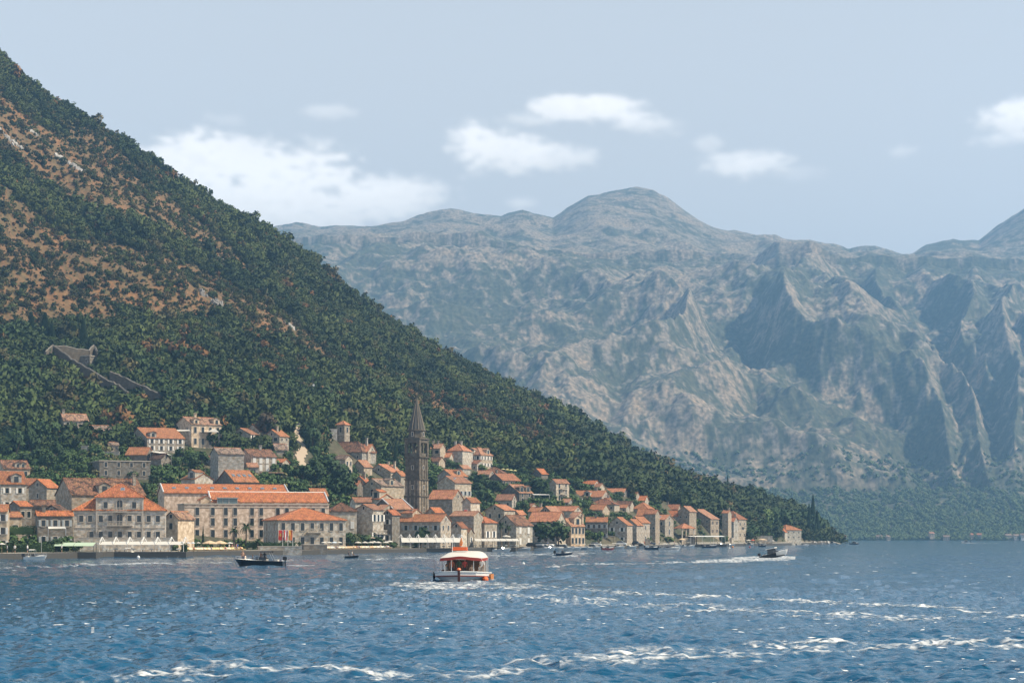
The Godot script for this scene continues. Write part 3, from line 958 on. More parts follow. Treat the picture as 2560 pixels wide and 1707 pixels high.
# a house: walls, tiled roof with ridge tiles, eaves course, windows, and what the extras say
func house(label: String, at: Vector3, turn: float, w: float, dep: float, h: float, kind: String, rise: float, wall: String, tile: String, extras: Array = [], category := "house", called := "stone_house", group := "stone houses of the village") -> Node3D:
	var o := thing(called, label, category, at, turn, group)
	footprints.append(Vector3(at.x, maxf(w, dep) * 0.5, at.z))
	var near := at - Vector3(at.x, 0, at.z).normalized() * (maxf(w, dep) * 0.5 + 3.5)
	footprints.append(Vector3(near.x, w * 0.45, near.z))
	var off := 0.0
	for x: String in extras:
		if x.begins_with("off"): off = float(x.split(" ")[1])
	var lot := int(absf(at.x * 7.3 + at.z * 3.1)) % 4 if group != "" else 0
	part("wall", wall_mesh(w, dep, h, kind, rise, off), wall_mat(wall, lot), o)
	var tm := tile_mat(tile, (lot * 2 + 1) % 4 if lot else 0)
	if kind != "f":
		var ridge := begin()
		var roof := part("roof", roof_mesh(w, dep, h, kind, rise, off, ridge), tm, o)
		if kind != "m": part("ridge", done(ridge), tile_mat("salmon" if tile in ["orange", "salmon", "pale"] else "old"), roof)
		var ec := begin()
		if kind in ["g", "h", "m"]: box(ec, Vector3(0, h - 0.22, dep / 2 + 0.09), Vector3(w + 0.1, 0.2, 0.2))
		if kind in ["p", "h"]:
			box(ec, Vector3(w / 2 + 0.092, h - 0.22, 0), Vector3(0.2, 0.204, dep + 0.104))
			box(ec, Vector3(-w / 2 - 0.092, h - 0.22, 0), Vector3(0.2, 0.204, dep + 0.104))
		part("eaves_course", done(ec), trim(), o)
	else:
		var pc := begin()
		box(pc, Vector3(0, h, dep / 2), Vector3(w + 0.3, 0.25, 0.5))
		box(pc, Vector3(w / 2, h - 0.003, -0.25), Vector3(0.5, 0.25, dep))
		box(pc, Vector3(-w / 2, h - 0.003, -0.25), Vector3(0.5, 0.25, dep))
		part("parapet", done(pc), trim(), o)
	for x: String in extras:
		var q := x.split(" ")
		match q[0]:
			"A", "L", "R": windows(o, q[0], w, dep, h, int(q[1]), int(q[2]), q[3] if q.size() > 3 else "std", q[4] if q.size() > 4 else "none")
			"G": window(o, Vector3(off, h + rise * 0.32, dep / 2) if kind == "p" else Vector3(0, 0, 0), 0, "small", "none")
			"GR": window(o, Vector3(w / 2, h + rise * 0.3, off), PI / 2, "small", "none")
			"GL": window(o, Vector3(-w / 2, h + rise * 0.3, off), -PI / 2, "small", "none")
			"dormer": dormer(o, float(q[1]) * w, h, dep, rise, off, kind, tm, wall, float(q[2]) if q.size() > 2 else 1.0)
			"dormerR": dormer(o, float(q[1]) * dep, h, w, rise, off, "R", tm, wall, float(q[2]) if q.size() > 2 else 1.0)
			"chimney": chimney(o, float(q[1]) * w, float(q[2]) * dep, h + rise, wall)
			"skylight":
				for k in int(q[1]): skylight(o, (k + 0.5) / int(q[1]) * w * 0.92 - w * 0.46, h, dep, rise, off, 0.5)
			"balcony": balcony(o, float(q[1]) * w, float(q[2]) * h, dep / 2, float(q[3]), 0.0)
			"balconyR": balcony(o, float(q[1]) * dep, float(q[2]) * h, w / 2, float(q[3]), PI / 2)
			"door": window(o, Vector3(float(q[1]) * w, 1.25, dep / 2), 0, "door", "none")
			"verge":
				var vs := begin()
				for s in [-1, 1]:
					for b in [[dep / 2 + 0.4, off], [-dep / 2 - 0.4, off]]:
						var sl: float = rise / absf((dep / 2 if b[0] > 0 else -dep / 2) - off)
						bar(vs, Vector3(s * (w / 2 + 0.2), h - 0.4 * sl + 0.32, b[0]), Vector3(s * (w / 2 + 0.2), h + rise + 0.32, b[1]), 0.2, 0.2, 4)
				part("verge", done(vs), white(), o)
	return o

func dormer(o: Node, u: float, h: float, dep: float, rise: float, off: float, kind: String, tm: Material, wall: String, scale_ := 1.0) -> void:
	var dw := 1.9 * scale_
	var dh := 1.5 * scale_
	var pitch := 0.45 * dw / 2
	var z := dep / 2 - 0.35
	var depth := minf(dep / 2 - off, (dh + pitch) / maxf(rise / (dep / 2 - off), 0.2)) + 0.1
	var y := h + 0.1
	var st := begin()
	var x := dw / 2
	quad(st, Vector3(-x, y - 0.4, z), Vector3(x, y - 0.4, z), Vector3(x, y + dh, z), Vector3(-x, y + dh, z))
	tri(st, Vector3(-x, y + dh, z), Vector3(x, y + dh, z), Vector3(0, y + dh + pitch, z))
	quad(st, Vector3(x, y - 0.4, z), Vector3(x, y - 0.4, z - depth), Vector3(x, y + dh, z - depth), Vector3(x, y + dh, z))
	quad(st, Vector3(-x, y - 0.4, z - depth), Vector3(-x, y - 0.4, z), Vector3(-x, y + dh, z), Vector3(-x, y + dh, z - depth))
	var turn := 0.0
	var d := part("dormer", done(st), wall_mat(wall), o, Vector3(u, 0, 0))
	if kind == "p" or kind == "R":  # on the slope that faces right
		d.rotation.y = PI / 2
		d.position = Vector3(0, 0, -u)
	var rs := begin()
	for s in [-1, 1]:
		var e := Vector3(s * (x + 0.2), y + dh - 0.05, z + 0.25)
		var f := Vector3(s * (x + 0.2), y + dh - 0.05, z - depth)
		var g := Vector3(0, y + dh + pitch + 0.1, z - depth)
		var k := Vector3(0, y + dh + pitch + 0.1, z + 0.25)
		if s > 0: plate(rs, e, f, g, k, 0.1)
		else: plate(rs, f, e, k, g, 0.1)
	part("dormer_roof", done(rs), tm, d)
	var ps := begin()
	box(ps, Vector3(0, y + dh * 0.52, z + 0.01), Vector3(dw * 0.42, dh * 0.72, 0.06))
	part("pane", done(ps), glass(), d)

func chimney(o: Node, x: float, z: float, top: float, wall: String) -> void:
	var st := begin()
	box(st, Vector3(x, top - 0.3, z), Vector3(0.8, 2.6, 0.7))
	box(st, Vector3(x, top + 1.07, z), Vector3(1.0, 0.15, 0.9))
	for s in [-1, 1]: box(st, Vector3(x + s * 0.3, top + 1.3, z), Vector3(0.18, 0.32, 0.6))
	box(st, Vector3(x, top + 1.52, z), Vector3(1.05, 0.13, 0.95))
	part("chimney", done(st), wall_mat(wall), o)

func skylight(o: Node, x: float, h: float, dep: float, rise: float, off: float, share: float) -> void:
	var front := dep / 2 - off
	var sl := rise / front
	var dir := Vector3(0, sl, -1).normalized()
	var n := Vector3(0, 1, sl).normalized()
	var at := Vector3(x, h + rise * share + 0.18, off + front * (1.0 - share))
	var st := begin()
	box(st, at + n * 0.07, Vector3(1.0, 0.16, 1.3), Basis(Vector3.RIGHT, n, -dir))
	var f := part("skylight", done(st), plain("grey_flashing", 0.35, 0.36, 0.37, 0.4, 0.3), o)
	var ps := begin()
	box(ps, at + n * 0.16, Vector3(0.8, 0.03, 1.1), Basis(Vector3.RIGHT, n, -dir))
	part("pane", done(ps), plain("sky_glass", 0.25, 0.29, 0.33, 0.05, 0.6), f)

# a stone balcony: slab on brackets, balusters and rail; x along the wall, z its face
func balcony(o: Node, x: float, y: float, z: float, width: float, turn: float) -> void:
	var st := begin()
	box(st, Vector3(0, 0, 0.55), Vector3(width, 0.2, 1.1))
	for s in [-0.38, 0.38]: box(st, Vector3(s * width, -0.28, 0.35), Vector3(0.25, 0.36, 0.7))
	var b := part("balcony", done(st), trim(), o, Vector3(x, y, z) if turn == 0.0 else Vector3(z, y, -x), turn)
	var rs := begin()
	box(rs, Vector3(0, 1.0, 1.0), Vector3(width, 0.13, 0.18))
	for s in [-1, 1]: box(rs, Vector3(s * (width / 2 - 0.07), 1.0, 0.46), Vector3(0.13, 0.126, 0.9))
	part("rail", done(rs), trim(), b)
	if not mesh_of.has("baluster"):
		var bs := begin()
		bar(bs, Vector3(0, 0.1, 0), Vector3(0, 0.45, 0), 0.05, 0.085, 5)
		bar(bs, Vector3(0, 0.45, 0), Vector3(0, 0.95, 0), 0.085, 0.045, 5)
		mesh_of["baluster"] = done(bs)
	for k in int(width / 0.34): part("baluster", mesh_of["baluster"], trim(), b, Vector3((k + 0.5) * 0.34 - width / 2 + 0.05, 0, 1.0))

# ---------------------------------------------------------------- trees as things
var crown_of := {}
func crown_mesh(kind: String, which: int) -> ArrayMesh:
	var key := kind + str(which)
	if not crown_of.has(key):
		match kind:
			"cypress": crown_of[key] = column_crown(500 + which, 0.16)
			"fir": crown_of[key] = column_crown(540 + which, 0.30)
			_: crown_of[key] = crown(520 + which, 22, 16, 0.15)
	return crown_of[key]

# a tall narrow crown one metre high
func column_crown(seed_: int, wide: float) -> ArrayMesh:
	var r := RandomNumberGenerator.new()
	r.seed = seed_
	var st := begin()
	for k in 420:
		var y := pow(r.randf(), 0.85)
		var rad := wide * pow(1.0 - y, 0.75) * minf(1.0, 0.35 + y * 4.0) * r.randf_range(0.65, 1.08)
		var a := r.randf() * TAU
		var p := Vector3(cos(a) * rad, y * 0.97 + 0.02, sin(a) * rad)
		var out := Vector3(cos(a), r.randf_range(0.1, 1.0), sin(a)).normalized()
		var s := out.cross(Vector3.UP).normalized() * wide * 0.24 * r.randf_range(0.6, 1.2)
		var t := Vector3(0, 0.035 + wide * 0.10, 0) * r.randf_range(0.7, 1.5) + out * wide * (0.10 if wide < 0.25 else 0.28)
		st.set_color(Color.WHITE * r.randf_range(0.7, 1.25))
		tri(st, p - s, p + s, p + t)
	return done(st)

func tree(label: String, at: Vector3, kind: String, tall: float, wide: float, tint: Color, group := "trees between the houses", called := "") -> Node3D:
	var o := thing(called if called else {"cypress": "cypress_tree", "fir": "conifer_tree", "broad": "leafy_tree"}[kind], label, "tree", at, rng.randf() * TAU, group)
	var m := leaf_material("foliage_%d_%d_%d" % [int(tint.r * 400), int(tint.g * 400), int(tint.b * 400)])
	m.albedo_color = lin(tint.r, tint.g, tint.b)
	var ts := begin()
	var trunk := tall * (0.3 if kind == "broad" else 0.12)
	bar(ts, Vector3(0, -1.0, 0), Vector3(0, trunk, 0), tall * 0.03 + 0.06, tall * 0.02 + 0.04)
	if kind == "broad":
		for k in 4:
			var a := k * 1.7
			bar(ts, Vector3(0, trunk * 0.8, 0), Vector3(cos(a) * wide * 0.25, tall * 0.6, sin(a) * wide * 0.25), tall * 0.016 + 0.03, 0.03, 5)
	part("trunk", done(ts), plain("bark", 0.11, 0.085, 0.06, 0.95), o)
	var c := part("crown", crown_mesh(kind, rng.randi() % 3), m, o)
	if kind == "broad":
		c.scale = Vector3(wide / 2, (tall - trunk * 0.6) / 2, wide / 2)
		c.position.y = trunk * 0.55
	else:
		c.scale = Vector3(wide / (0.34 if kind == "cypress" else 0.62), tall, wide / (0.34 if kind == "cypress" else 0.62))
	return o

func palm(label: String, at: Vector3, tall: float, wide: float) -> void:
	var o := thing("palm_tree", label, "palm tree", at, rng.randf() * TAU, "palms on the waterfront")
	var ts := begin()
	bar(ts, Vector3(0, -0.5, 0), Vector3(0.1, tall - wide * 0.35, 0), 0.28, 0.2, 7)
	part("trunk", done(ts), plain("palm_bark", 0.13, 0.10, 0.07, 0.95), o)
	var m := leaf_material("palm_leaf")
	m.albedo_color = lin(0.055, 0.085, 0.035)
	if not mesh_of.has("frond"):
		var st := begin()
		for k in 9:
			var t0 := k / 9.0
			var p := Vector3(t0, 0.34 * sin(t0 * 2.3) - 0.45 * t0 * t0, 0)
			var t1 := (k + 1) / 9.0
			var q := Vector3(t1, 0.34 * sin(t1 * 2.3) - 0.45 * t1 * t1, 0)
			for s in [-1, 1]:
				var wd := 0.22 * sin(PI * (0.15 + 0.8 * t0))
				st.set_color(Color.WHITE * (0.8 + 0.3 * (k % 2)))
				tri(st, p, q, q.lerp(p, 0.3) + Vector3(0.12, -0.10, s * wd))
		mesh_of["frond"] = done(st)
	for k in 26:
		var f := part("frond", mesh_of["frond"], m, o, Vector3(0.1, tall - wide * 0.35, 0))
		f.rotation = Vector3(0, k * 2.4, [0.75, 0.35, -0.1, -0.55][k % 4] + rng.randf_range(-0.15, 0.15))
		f.scale = Vector3.ONE * wide * 0.5 * rng.randf_range(0.85, 1.1)

# ---------------------------------------------------------------- people
var bodies := {}

# joints as capsules [from, to, radius, radius, what it wears: 0 skin, 1 shirt, 2 trousers or shorts, 3 hair]
func pose_of(pose: String) -> Array:
	var b := []
	if pose == "stand":
		b = [[Vector3(0, 0.98, 0), Vector3(0, 1.16, 0.01), 0.125, 0.12, 1], [Vector3(0, 1.16, 0.01), Vector3(0, 1.40, 0), 0.125, 0.13, 1], [Vector3(-0.13, 1.41, 0), Vector3(0.13, 1.41, 0), 0.07, 0.07, 1],
			[Vector3(0, 1.46, 0), Vector3(0, 1.54, 0.01), 0.055, 0.05, 0], [Vector3(0, 1.60, 0.02), Vector3(0, 1.65, 0.015), 0.085, 0.09, 0], [Vector3(0, 1.66, -0.015), Vector3(0, 1.70, -0.005), 0.095, 0.085, 3],
			[Vector3(-0.08, 0.94, 0), Vector3(-0.10, 0.52, 0.02), 0.095, 0.065, 2], [Vector3(0.08, 0.94, 0), Vector3(0.11, 0.52, 0.0), 0.095, 0.065, 2],
			[Vector3(-0.10, 0.50, 0.02), Vector3(-0.11, 0.09, -0.02), 0.06, 0.04, 0], [Vector3(0.11, 0.50, 0), Vector3(0.12, 0.09, -0.03), 0.06, 0.04, 0],
			[Vector3(-0.11, 0.05, -0.02), Vector3(-0.12, 0.04, 0.15), 0.045, 0.035, 2], [Vector3(0.12, 0.05, -0.03), Vector3(0.14, 0.04, 0.13), 0.045, 0.035, 2],
			[Vector3(-0.19, 1.40, 0), Vector3(-0.25, 1.13, -0.02), 0.055, 0.045, 1], [Vector3(0.19, 1.40, 0), Vector3(0.25, 1.13, -0.02), 0.055, 0.045, 1],
			[Vector3(-0.25, 1.13, -0.02), Vector3(-0.24, 0.88, 0.08), 0.042, 0.032, 0], [Vector3(0.25, 1.13, -0.02), Vector3(0.22, 0.90, 0.12), 0.042, 0.032, 0],
			[Vector3(-0.24, 0.86, 0.09), Vector3(-0.23, 0.76, 0.12), 0.036, 0.026, 0], [Vector3(0.22, 0.88, 0.13), Vector3(0.20, 0.78, 0.17), 0.036, 0.026, 0]]
	elif pose == "sit":
		b = [[Vector3(0, 0.12, 0), Vector3(0, 0.30, 0.0), 0.13, 0.12, 1], [Vector3(0, 0.30, 0), Vector3(0, 0.54, 0.0), 0.125, 0.13, 1], [Vector3(-0.13, 0.55, 0), Vector3(0.13, 0.55, 0), 0.07, 0.07, 1],
			[Vector3(0, 0.60, 0), Vector3(0, 0.68, 0.01), 0.055, 0.05, 0], [Vector3(0, 0.74, 0.03), Vector3(0, 0.79, 0.02), 0.085, 0.09, 0], [Vector3(0, 0.80, -0.01), Vector3(0, 0.84, 0), 0.095, 0.085, 3],
			[Vector3(-0.09, 0.09, 0.02), Vector3(-0.13, 0.12, 0.43), 0.095, 0.065, 2], [Vector3(0.09, 0.09, 0.02), Vector3(0.13, 0.12, 0.43), 0.095, 0.065, 2],
			[Vector3(-0.13, 0.10, 0.44), Vector3(-0.14, -0.34, 0.42), 0.06, 0.04, 0], [Vector3(0.13, 0.10, 0.44), Vector3(0.14, -0.34, 0.40), 0.06, 0.04, 0],
			[Vector3(-0.14, -0.38, 0.42), Vector3(-0.15, -0.39, 0.57), 0.042, 0.034, 2], [Vector3(0.14, -0.38, 0.40), Vector3(0.15, -0.39, 0.55), 0.042, 0.034, 2],
			[Vector3(-0.19, 0.54, 0), Vector3(-0.25, 0.28, 0.02), 0.055, 0.045, 1], [Vector3(0.19, 0.54, 0), Vector3(0.25, 0.28, 0.02), 0.055, 0.045, 1],
			[Vector3(-0.25, 0.28, 0.02), Vector3(-0.16, 0.21, 0.24), 0.042, 0.032, 0], [Vector3(0.25, 0.28, 0.02), Vector3(0.16, 0.21, 0.24), 0.042, 0.032, 0],
			[Vector3(-0.16, 0.21, 0.26), Vector3(-0.11, 0.20, 0.35), 0.036, 0.026, 0], [Vector3(0.16, 0.21, 0.26), Vector3(0.11, 0.20, 0.35), 0.036, 0.026, 0]]
	else:  # lying back on a lounger, head raised towards -z
		b = [[Vector3(0, 0.12, 0), Vector3(0, 0.20, -0.18), 0.125, 0.12, 2], [Vector3(0, 0.20, -0.18), Vector3(0, 0.36, -0.40), 0.125, 0.13, 1], [Vector3(-0.13, 0.37, -0.42), Vector3(0.13, 0.37, -0.42), 0.07, 0.07, 0],
			[Vector3(0, 0.42, -0.46), Vector3(0, 0.48, -0.52), 0.055, 0.05, 0], [Vector3(0, 0.55, -0.56), Vector3(0, 0.59, -0.58), 0.085, 0.09, 0], [Vector3(0, 0.59, -0.61), Vector3(0, 0.63, -0.62), 0.095, 0.085, 3],
			[Vector3(-0.09, 0.10, 0.02), Vector3(-0.13, 0.20, 0.42), 0.09, 0.065, 0], [Vector3(0.09, 0.10, 0.02), Vector3(0.12, 0.12, 0.43), 0.09, 0.065, 0],
			[Vector3(-0.13, 0.19, 0.43), Vector3(-0.13, 0.07, 0.84), 0.06, 0.04, 0], [Vector3(0.12, 0.11, 0.44), Vector3(0.13, 0.07, 0.86), 0.06, 0.04, 0],
			[Vector3(-0.13, 0.07, 0.86), Vector3(-0.15, 0.19, 0.90), 0.042, 0.034, 0], [Vector3(0.13, 0.07, 0.88), Vector3(0.16, 0.19, 0.92), 0.042, 0.034, 0],
			[Vector3(-0.19, 0.36, -0.42), Vector3(-0.27, 0.18, -0.24), 0.052, 0.042, 0], [Vector3(0.19, 0.36, -0.42), Vector3(0.27, 0.18, -0.24), 0.052, 0.042, 0],
			[Vector3(-0.27, 0.17, -0.23), Vector3(-0.24, 0.12, 0.02), 0.042, 0.032, 0], [Vector3(0.27, 0.17, -0.23), Vector3(0.24, 0.12, 0.02), 0.042, 0.032, 0]]
	return b

# one continuous skin over the joints: surface nets on a smooth union of tapered capsules
func body(pose: String) -> Array:
	if bodies.has(pose): return bodies[pose]
	var caps := pose_of(pose)
	var cell := 0.042
	var lo := Vector3.INF
	var hi := -Vector3.INF
	for c: Array in caps:
		for e in 2:
			lo = lo.min(c[e] - Vector3.ONE * (c[2 + e] + 0.06))
			hi = hi.max(c[e] + Vector3.ONE * (c[2 + e] + 0.06))
	var n := Vector3i(((hi - lo) / cell).ceil()) + Vector3i.ONE
	var field := PackedFloat32Array()
	field.resize(n.x * n.y * n.z)
	field.fill(1.0)
	for c: Array in caps:
		var a: Vector3 = c[0]
		var ab: Vector3 = c[1] - a
		var reach: float = maxf(c[2], c[3]) + 0.1
		var i0 := Vector3i(((a.min(c[1]) - Vector3.ONE * reach - lo) / cell).floor()).clamp(Vector3i.ZERO, n - Vector3i.ONE)
		var i1 := Vector3i(((a.max(c[1]) + Vector3.ONE * reach - lo) / cell).ceil()).clamp(Vector3i.ZERO, n - Vector3i.ONE)
		for z in range(i0.z, i1.z + 1):
			for y in range(i0.y, i1.y + 1):
				for x in range(i0.x, i1.x + 1):
					var p := lo + Vector3(x, y, z) * cell
					var t := clampf((p - a).dot(ab) / ab.length_squared(), 0, 1)
					var d: float = (p - a - ab * t).length() - lerpf(c[2], c[3], t)
					var k := (z * n.y + y) * n.x + x
					var f := field[k]
					var h := maxf(0.035 - absf(d - f), 0.0) / 0.035
					field[k] = minf(d, f) - h * h * 0.035 * 0.25
	var verts := PackedVector3Array()
	var wear := PackedInt32Array()
	var at := {}
	for z in n.z - 1:
		for y in n.y - 1:
			for x in n.x - 1:
				var sum := Vector3.ZERO
				var cnt := 0
				var v := []
				for q in 8: v.append(field[((z + (q >> 2)) * n.y + y + ((q >> 1) & 1)) * n.x + x + (q & 1)])
				for e in [[0, 1], [2, 3], [4, 5], [6, 7], [0, 2], [1, 3], [4, 6], [5, 7], [0, 4], [1, 5], [2, 6], [3, 7]]:
					var fa: float = v[e[0]]
					var fb: float = v[e[1]]
					if (fa < 0.0) == (fb < 0.0): continue
					var t := fa / (fa - fb)
					sum += Vector3(e[0] & 1, (e[0] >> 1) & 1, e[0] >> 2).lerp(Vector3(e[1] & 1, (e[1] >> 1) & 1, e[1] >> 2), t)
					cnt += 1
				if cnt == 0: continue
				at[(z * n.y + y) * n.x + x] = verts.size()
				var p := lo + (Vector3(x, y, z) + sum / cnt) * cell
				verts.append(p)
				var best := 9.0
				var what := 0
				for c: Array in caps:
					var ab: Vector3 = c[1] - c[0]
					var t := clampf((p - c[0]).dot(ab) / ab.length_squared(), 0, 1)
					var d: float = (p - c[0] - ab * t).length() - lerpf(c[2], c[3], t)
					if d < best:
						best = d
						what = c[4]
				wear.append(what)
	var idx := PackedInt32Array()
	for z in range(1, n.z - 1):
		for y in range(1, n.y - 1):
			for x in range(1, n.x - 1):
				var k := (z * n.y + y) * n.x + x
				var inside := field[k] < 0.0
				for axis in 3:
					var step: int = [1, n.x, n.x * n.y][axis]
					if (field[k + step] < 0.0) == inside: continue
					var u: int = [n.x, n.x * n.y, 1][axis]
					var w: int = [n.x * n.y, 1, n.x][axis]
					if not (at.has(k) and at.has(k - u) and at.has(k - w) and at.has(k - u - w)): continue
					var quad_: Array = [at[k], at[k - u], at[k - u - w], at[k - w]]
					if not inside: quad_.reverse()
					idx.append_array(PackedInt32Array([quad_[0], quad_[1], quad_[2], quad_[0], quad_[2], quad_[3]]))
	var nor := PackedVector3Array()
	nor.resize(verts.size())
	for k in range(0, idx.size(), 3):
		var f := (verts[idx[k + 2]] - verts[idx[k]]).cross(verts[idx[k + 1]] - verts[idx[k]])
		for q in 3: nor[idx[k + q]] += f
	for k in nor.size(): nor[k] = nor[k].normalized()
	bodies[pose] = [verts, nor, idx, wear]
	return bodies[pose]

var dressed := {}
func person(label: String, at: Vector3, turn: float, pose: String, shirt: Color, bottom: Color, hair := Color(0.05, 0.035, 0.025), group := "") -> void:
	var key := pose + str(shirt) + str(bottom) + str(hair)
	if not dressed.has(key):
		var s := body(pose)
		var col := PackedColorArray()
		for w in s[3]: col.append([Color(0.42, 0.24, 0.16), shirt, bottom, hair][w])
		var arr := []
		arr.resize(Mesh.ARRAY_MAX)
		arr[Mesh.ARRAY_VERTEX] = s[0]
		arr[Mesh.ARRAY_NORMAL] = s[1]
		arr[Mesh.ARRAY_COLOR] = col
		arr[Mesh.ARRAY_INDEX] = s[2]
		var m := ArrayMesh.new()
		m.add_surface_from_arrays(Mesh.PRIMITIVE_TRIANGLES, arr)
		dressed[key] = m
	if not mats.has("skin_and_cloth"):
		var m := StandardMaterial3D.new()
		m.resource_name = "skin_and_cloth"
		m.vertex_color_use_as_albedo = true
		m.roughness = 0.8
		mats["skin_and_cloth"] = m
	one("person", dressed[key], mats["skin_and_cloth"], label, "person", at, turn, group)

# ---------------------------------------------------------------- large buildings
func palace(at: Vector3, turn: float) -> void:
	var o := house("three storey baroque stone palace with central gabled block and two stone balconies", at, turn, 21.4, 10.0, 9.8, "h", 2.9, "palace", "orange", [], "palace", "stone_palace", "")
	var z := 5.0
	part("central_wall", wall_mesh(11.0, 9.8, 12.9, "h", 2.9, 0), wall_mat("palace"), o, Vector3(0, 0, 0.32))
	var ridge := begin()
	var r := part("central_roof", roof_mesh(11.0, 9.8, 12.9, "h", 2.9, 0, ridge), tile_mat("red"), o, Vector3(0, 0, 0.32))
	part("ridge", done(ridge), tile_mat("orange"), r)
	var c := begin()
	box(c, Vector3(0, 12.6, 5.3), Vector3(11.4, 0.28, 0.3))
	box(c, Vector3(0, 9.25, 5.27), Vector3(11.1, 0.16, 0.2))
	box(c, Vector3(0, 5.55, 5.27), Vector3(11.1, 0.16, 0.2))
	for s in [-1, 1]:
		box(c, Vector3(s * 8.15, 5.55, 5.05), Vector3(5.1, 0.16, 0.2))
		box(c, Vector3(s * 5.35, 6.3, 5.3), Vector3(0.4, 12.2, 0.1))
	part("string_course", done(c), trim(), o)
	var zc := 5.22
	for u in [-3.3, 3.35]: window(o, Vector3(u, 10.9, zc), 0, "std", "none")
	for u in [-8.95, -6.9, 6.75, 8.9]: window(o, Vector3(u, 7.7, z), 0, "std", "none")
	for u in [-4.4, -2.2, 2.3, 4.5]: window(o, Vector3(u, 7.7, zc), 0, "std", "none")
	for u in [-6.6, 6.75, 8.9]: window(o, Vector3(u, 3.9, z), 0, "std", "none")
	for u in [-4.4, -2.2, 0.05, 2.3, 4.5]: window(o, Vector3(u, 3.9, zc), 0, "std", "none")
	for y in [10.45, 7.2]:
		var st := begin()
		box(st, Vector3(0, 0, 0.03), Vector3(1.3, 2.1, 0.06))
		var ring := []
		for k in 13: ring.append(Vector3(0.65 * cos(PI * k / 12), 1.05 + 0.65 * sin(PI * k / 12), 0.06))
		for k in 12: tri(st, Vector3(0, 1.05, 0.06), ring[k], ring[k + 1])
		var d := part("arched_door", done(st), glass(), o, Vector3(0, y, zc))
		var fs := begin()
		for s in [-1, 1]: box(fs, Vector3(s * 0.76, 0, 0.06), Vector3(0.2, 2.1, 0.16))
		for k in 12: bar(fs, ring[k] * Vector3(1.15, 1, 1) + Vector3(0, 0.05, 0.02), ring[k + 1] * Vector3(1.15, 1, 1) + Vector3(0, 0.05, 0.02), 0.1, 0.1, 4)
		box(fs, Vector3(0, 0.4, 0.09), Vector3(0.07, 2.7, 0.05))
		part("frame", done(fs), trim(), d)
	balcony(o, 0.05, 9.3, zc, 3.6, 0)
	balcony(o, 0.05, 6.05, zc, 6.0, 0)
	skylight(o, 0.6, 12.9, 9.8, 2.9, 0, 0.55)

func hotel(at: Vector3, turn: float, w: float, h: float) -> void:
	var o := house("long pink stone waterfront hotel with rows of dark shuttered windows", at, turn, w, 13.0, h, "f", 0.0, "pink", "orange", [], "hotel", "waterfront_hotel", "")
	var z := 6.5
	var k := w / 1350.0
	for x in [492, 635, 755, 842, 998, 1084, 1240, 1325, 1485, 1573, 1668]:
		var u: float = (x - 375) * k - w / 2
		for y in [h - 2.1, h - 5.0, h - 8.3]:
			if x > 1100 and y < h - 4.0: continue
			window(o, Vector3(u, y, z), 0, "tall", "none")
	windows(o, "L", w, 13.0, h, 2, 2, "small", "none")
	# long tiled roof over the right two thirds, its knee wall, glazed roof room, gabled stair head
	var x0: float = (640 - 375) * k - w / 2
	var cx := (x0 + w / 2) / 2
	var rw := w / 2 - x0
	part("upper_wall", wall_mesh(rw, 10.5, 0.75, "g", 2.7, 0, 0.3), wall_mat("pink"), o, Vector3(cx, h, -0.9))
	var ridge := begin()
	var r := part("upper_roof", roof_mesh(rw, 10.5, 0.75, "g", 2.7, 0, ridge), tile_mat("orange"), o, Vector3(cx, h, -0.9))
	part("ridge", done(ridge), white(), r)
	var vs := begin()
	for s in [-1, 1]: bar(vs, Vector3(s * (rw / 2 + 0.25), 0.85, 5.6), Vector3(s * (rw / 2 + 0.25), 3.75, 0), 0.2, 0.2, 4)
	part("verge", done(vs), white(), r)
	var gx: float = (775 - 375) * k - w / 2
	var gs := begin()
	for s in [-1.0, -0.45, 0.1, 0.2, 0.98]: box(gs, Vector3(s * 2.85, 0.85, 5.6), Vector3(0.12, 1.7, 0.12))
	box(gs, Vector3(0, 1.78, 4.9), Vector3(6.1, 0.2, 2.2))
	box(gs, Vector3(0, 0.1, 5.6), Vector3(5.8, 0.12, 0.14))
	var gr := part("roof_room", done(gs), plain("grey_frame", 0.3, 0.31, 0.31, 0.5), o, Vector3(gx, h - 0.05, 0))
	var gp := begin()
	box(gp, Vector3(0, 0.9, 5.55), Vector3(5.6, 1.6, 0.04))
	part("glazing", done(gp), plain("blue_glass", 0.10, 0.15, 0.16, 0.08, 0.2), gr)
	var sx: float = (590 - 375) * k - w / 2
	part("stair_head", wall_mesh(3.2, 4.0, 1.3, "p", 1.0, 0, 0.2), wall_mat("cream"), o, Vector3(sx, h, 2.0))
	var rs := begin()
	var sr := part("stair_roof", roof_mesh(3.2, 4.0, 1.3, "p", 1.0, 0, rs), tile_mat("red"), o, Vector3(sx, h, 2.0))
	part("ridge", done(rs), white(), sr)
	var cs := begin()
	box(cs, Vector3(0, h - 0.9, z + 0.06), Vector3(w, 0.18, 0.14))
	part("string_course", done(cs), trim(), o)

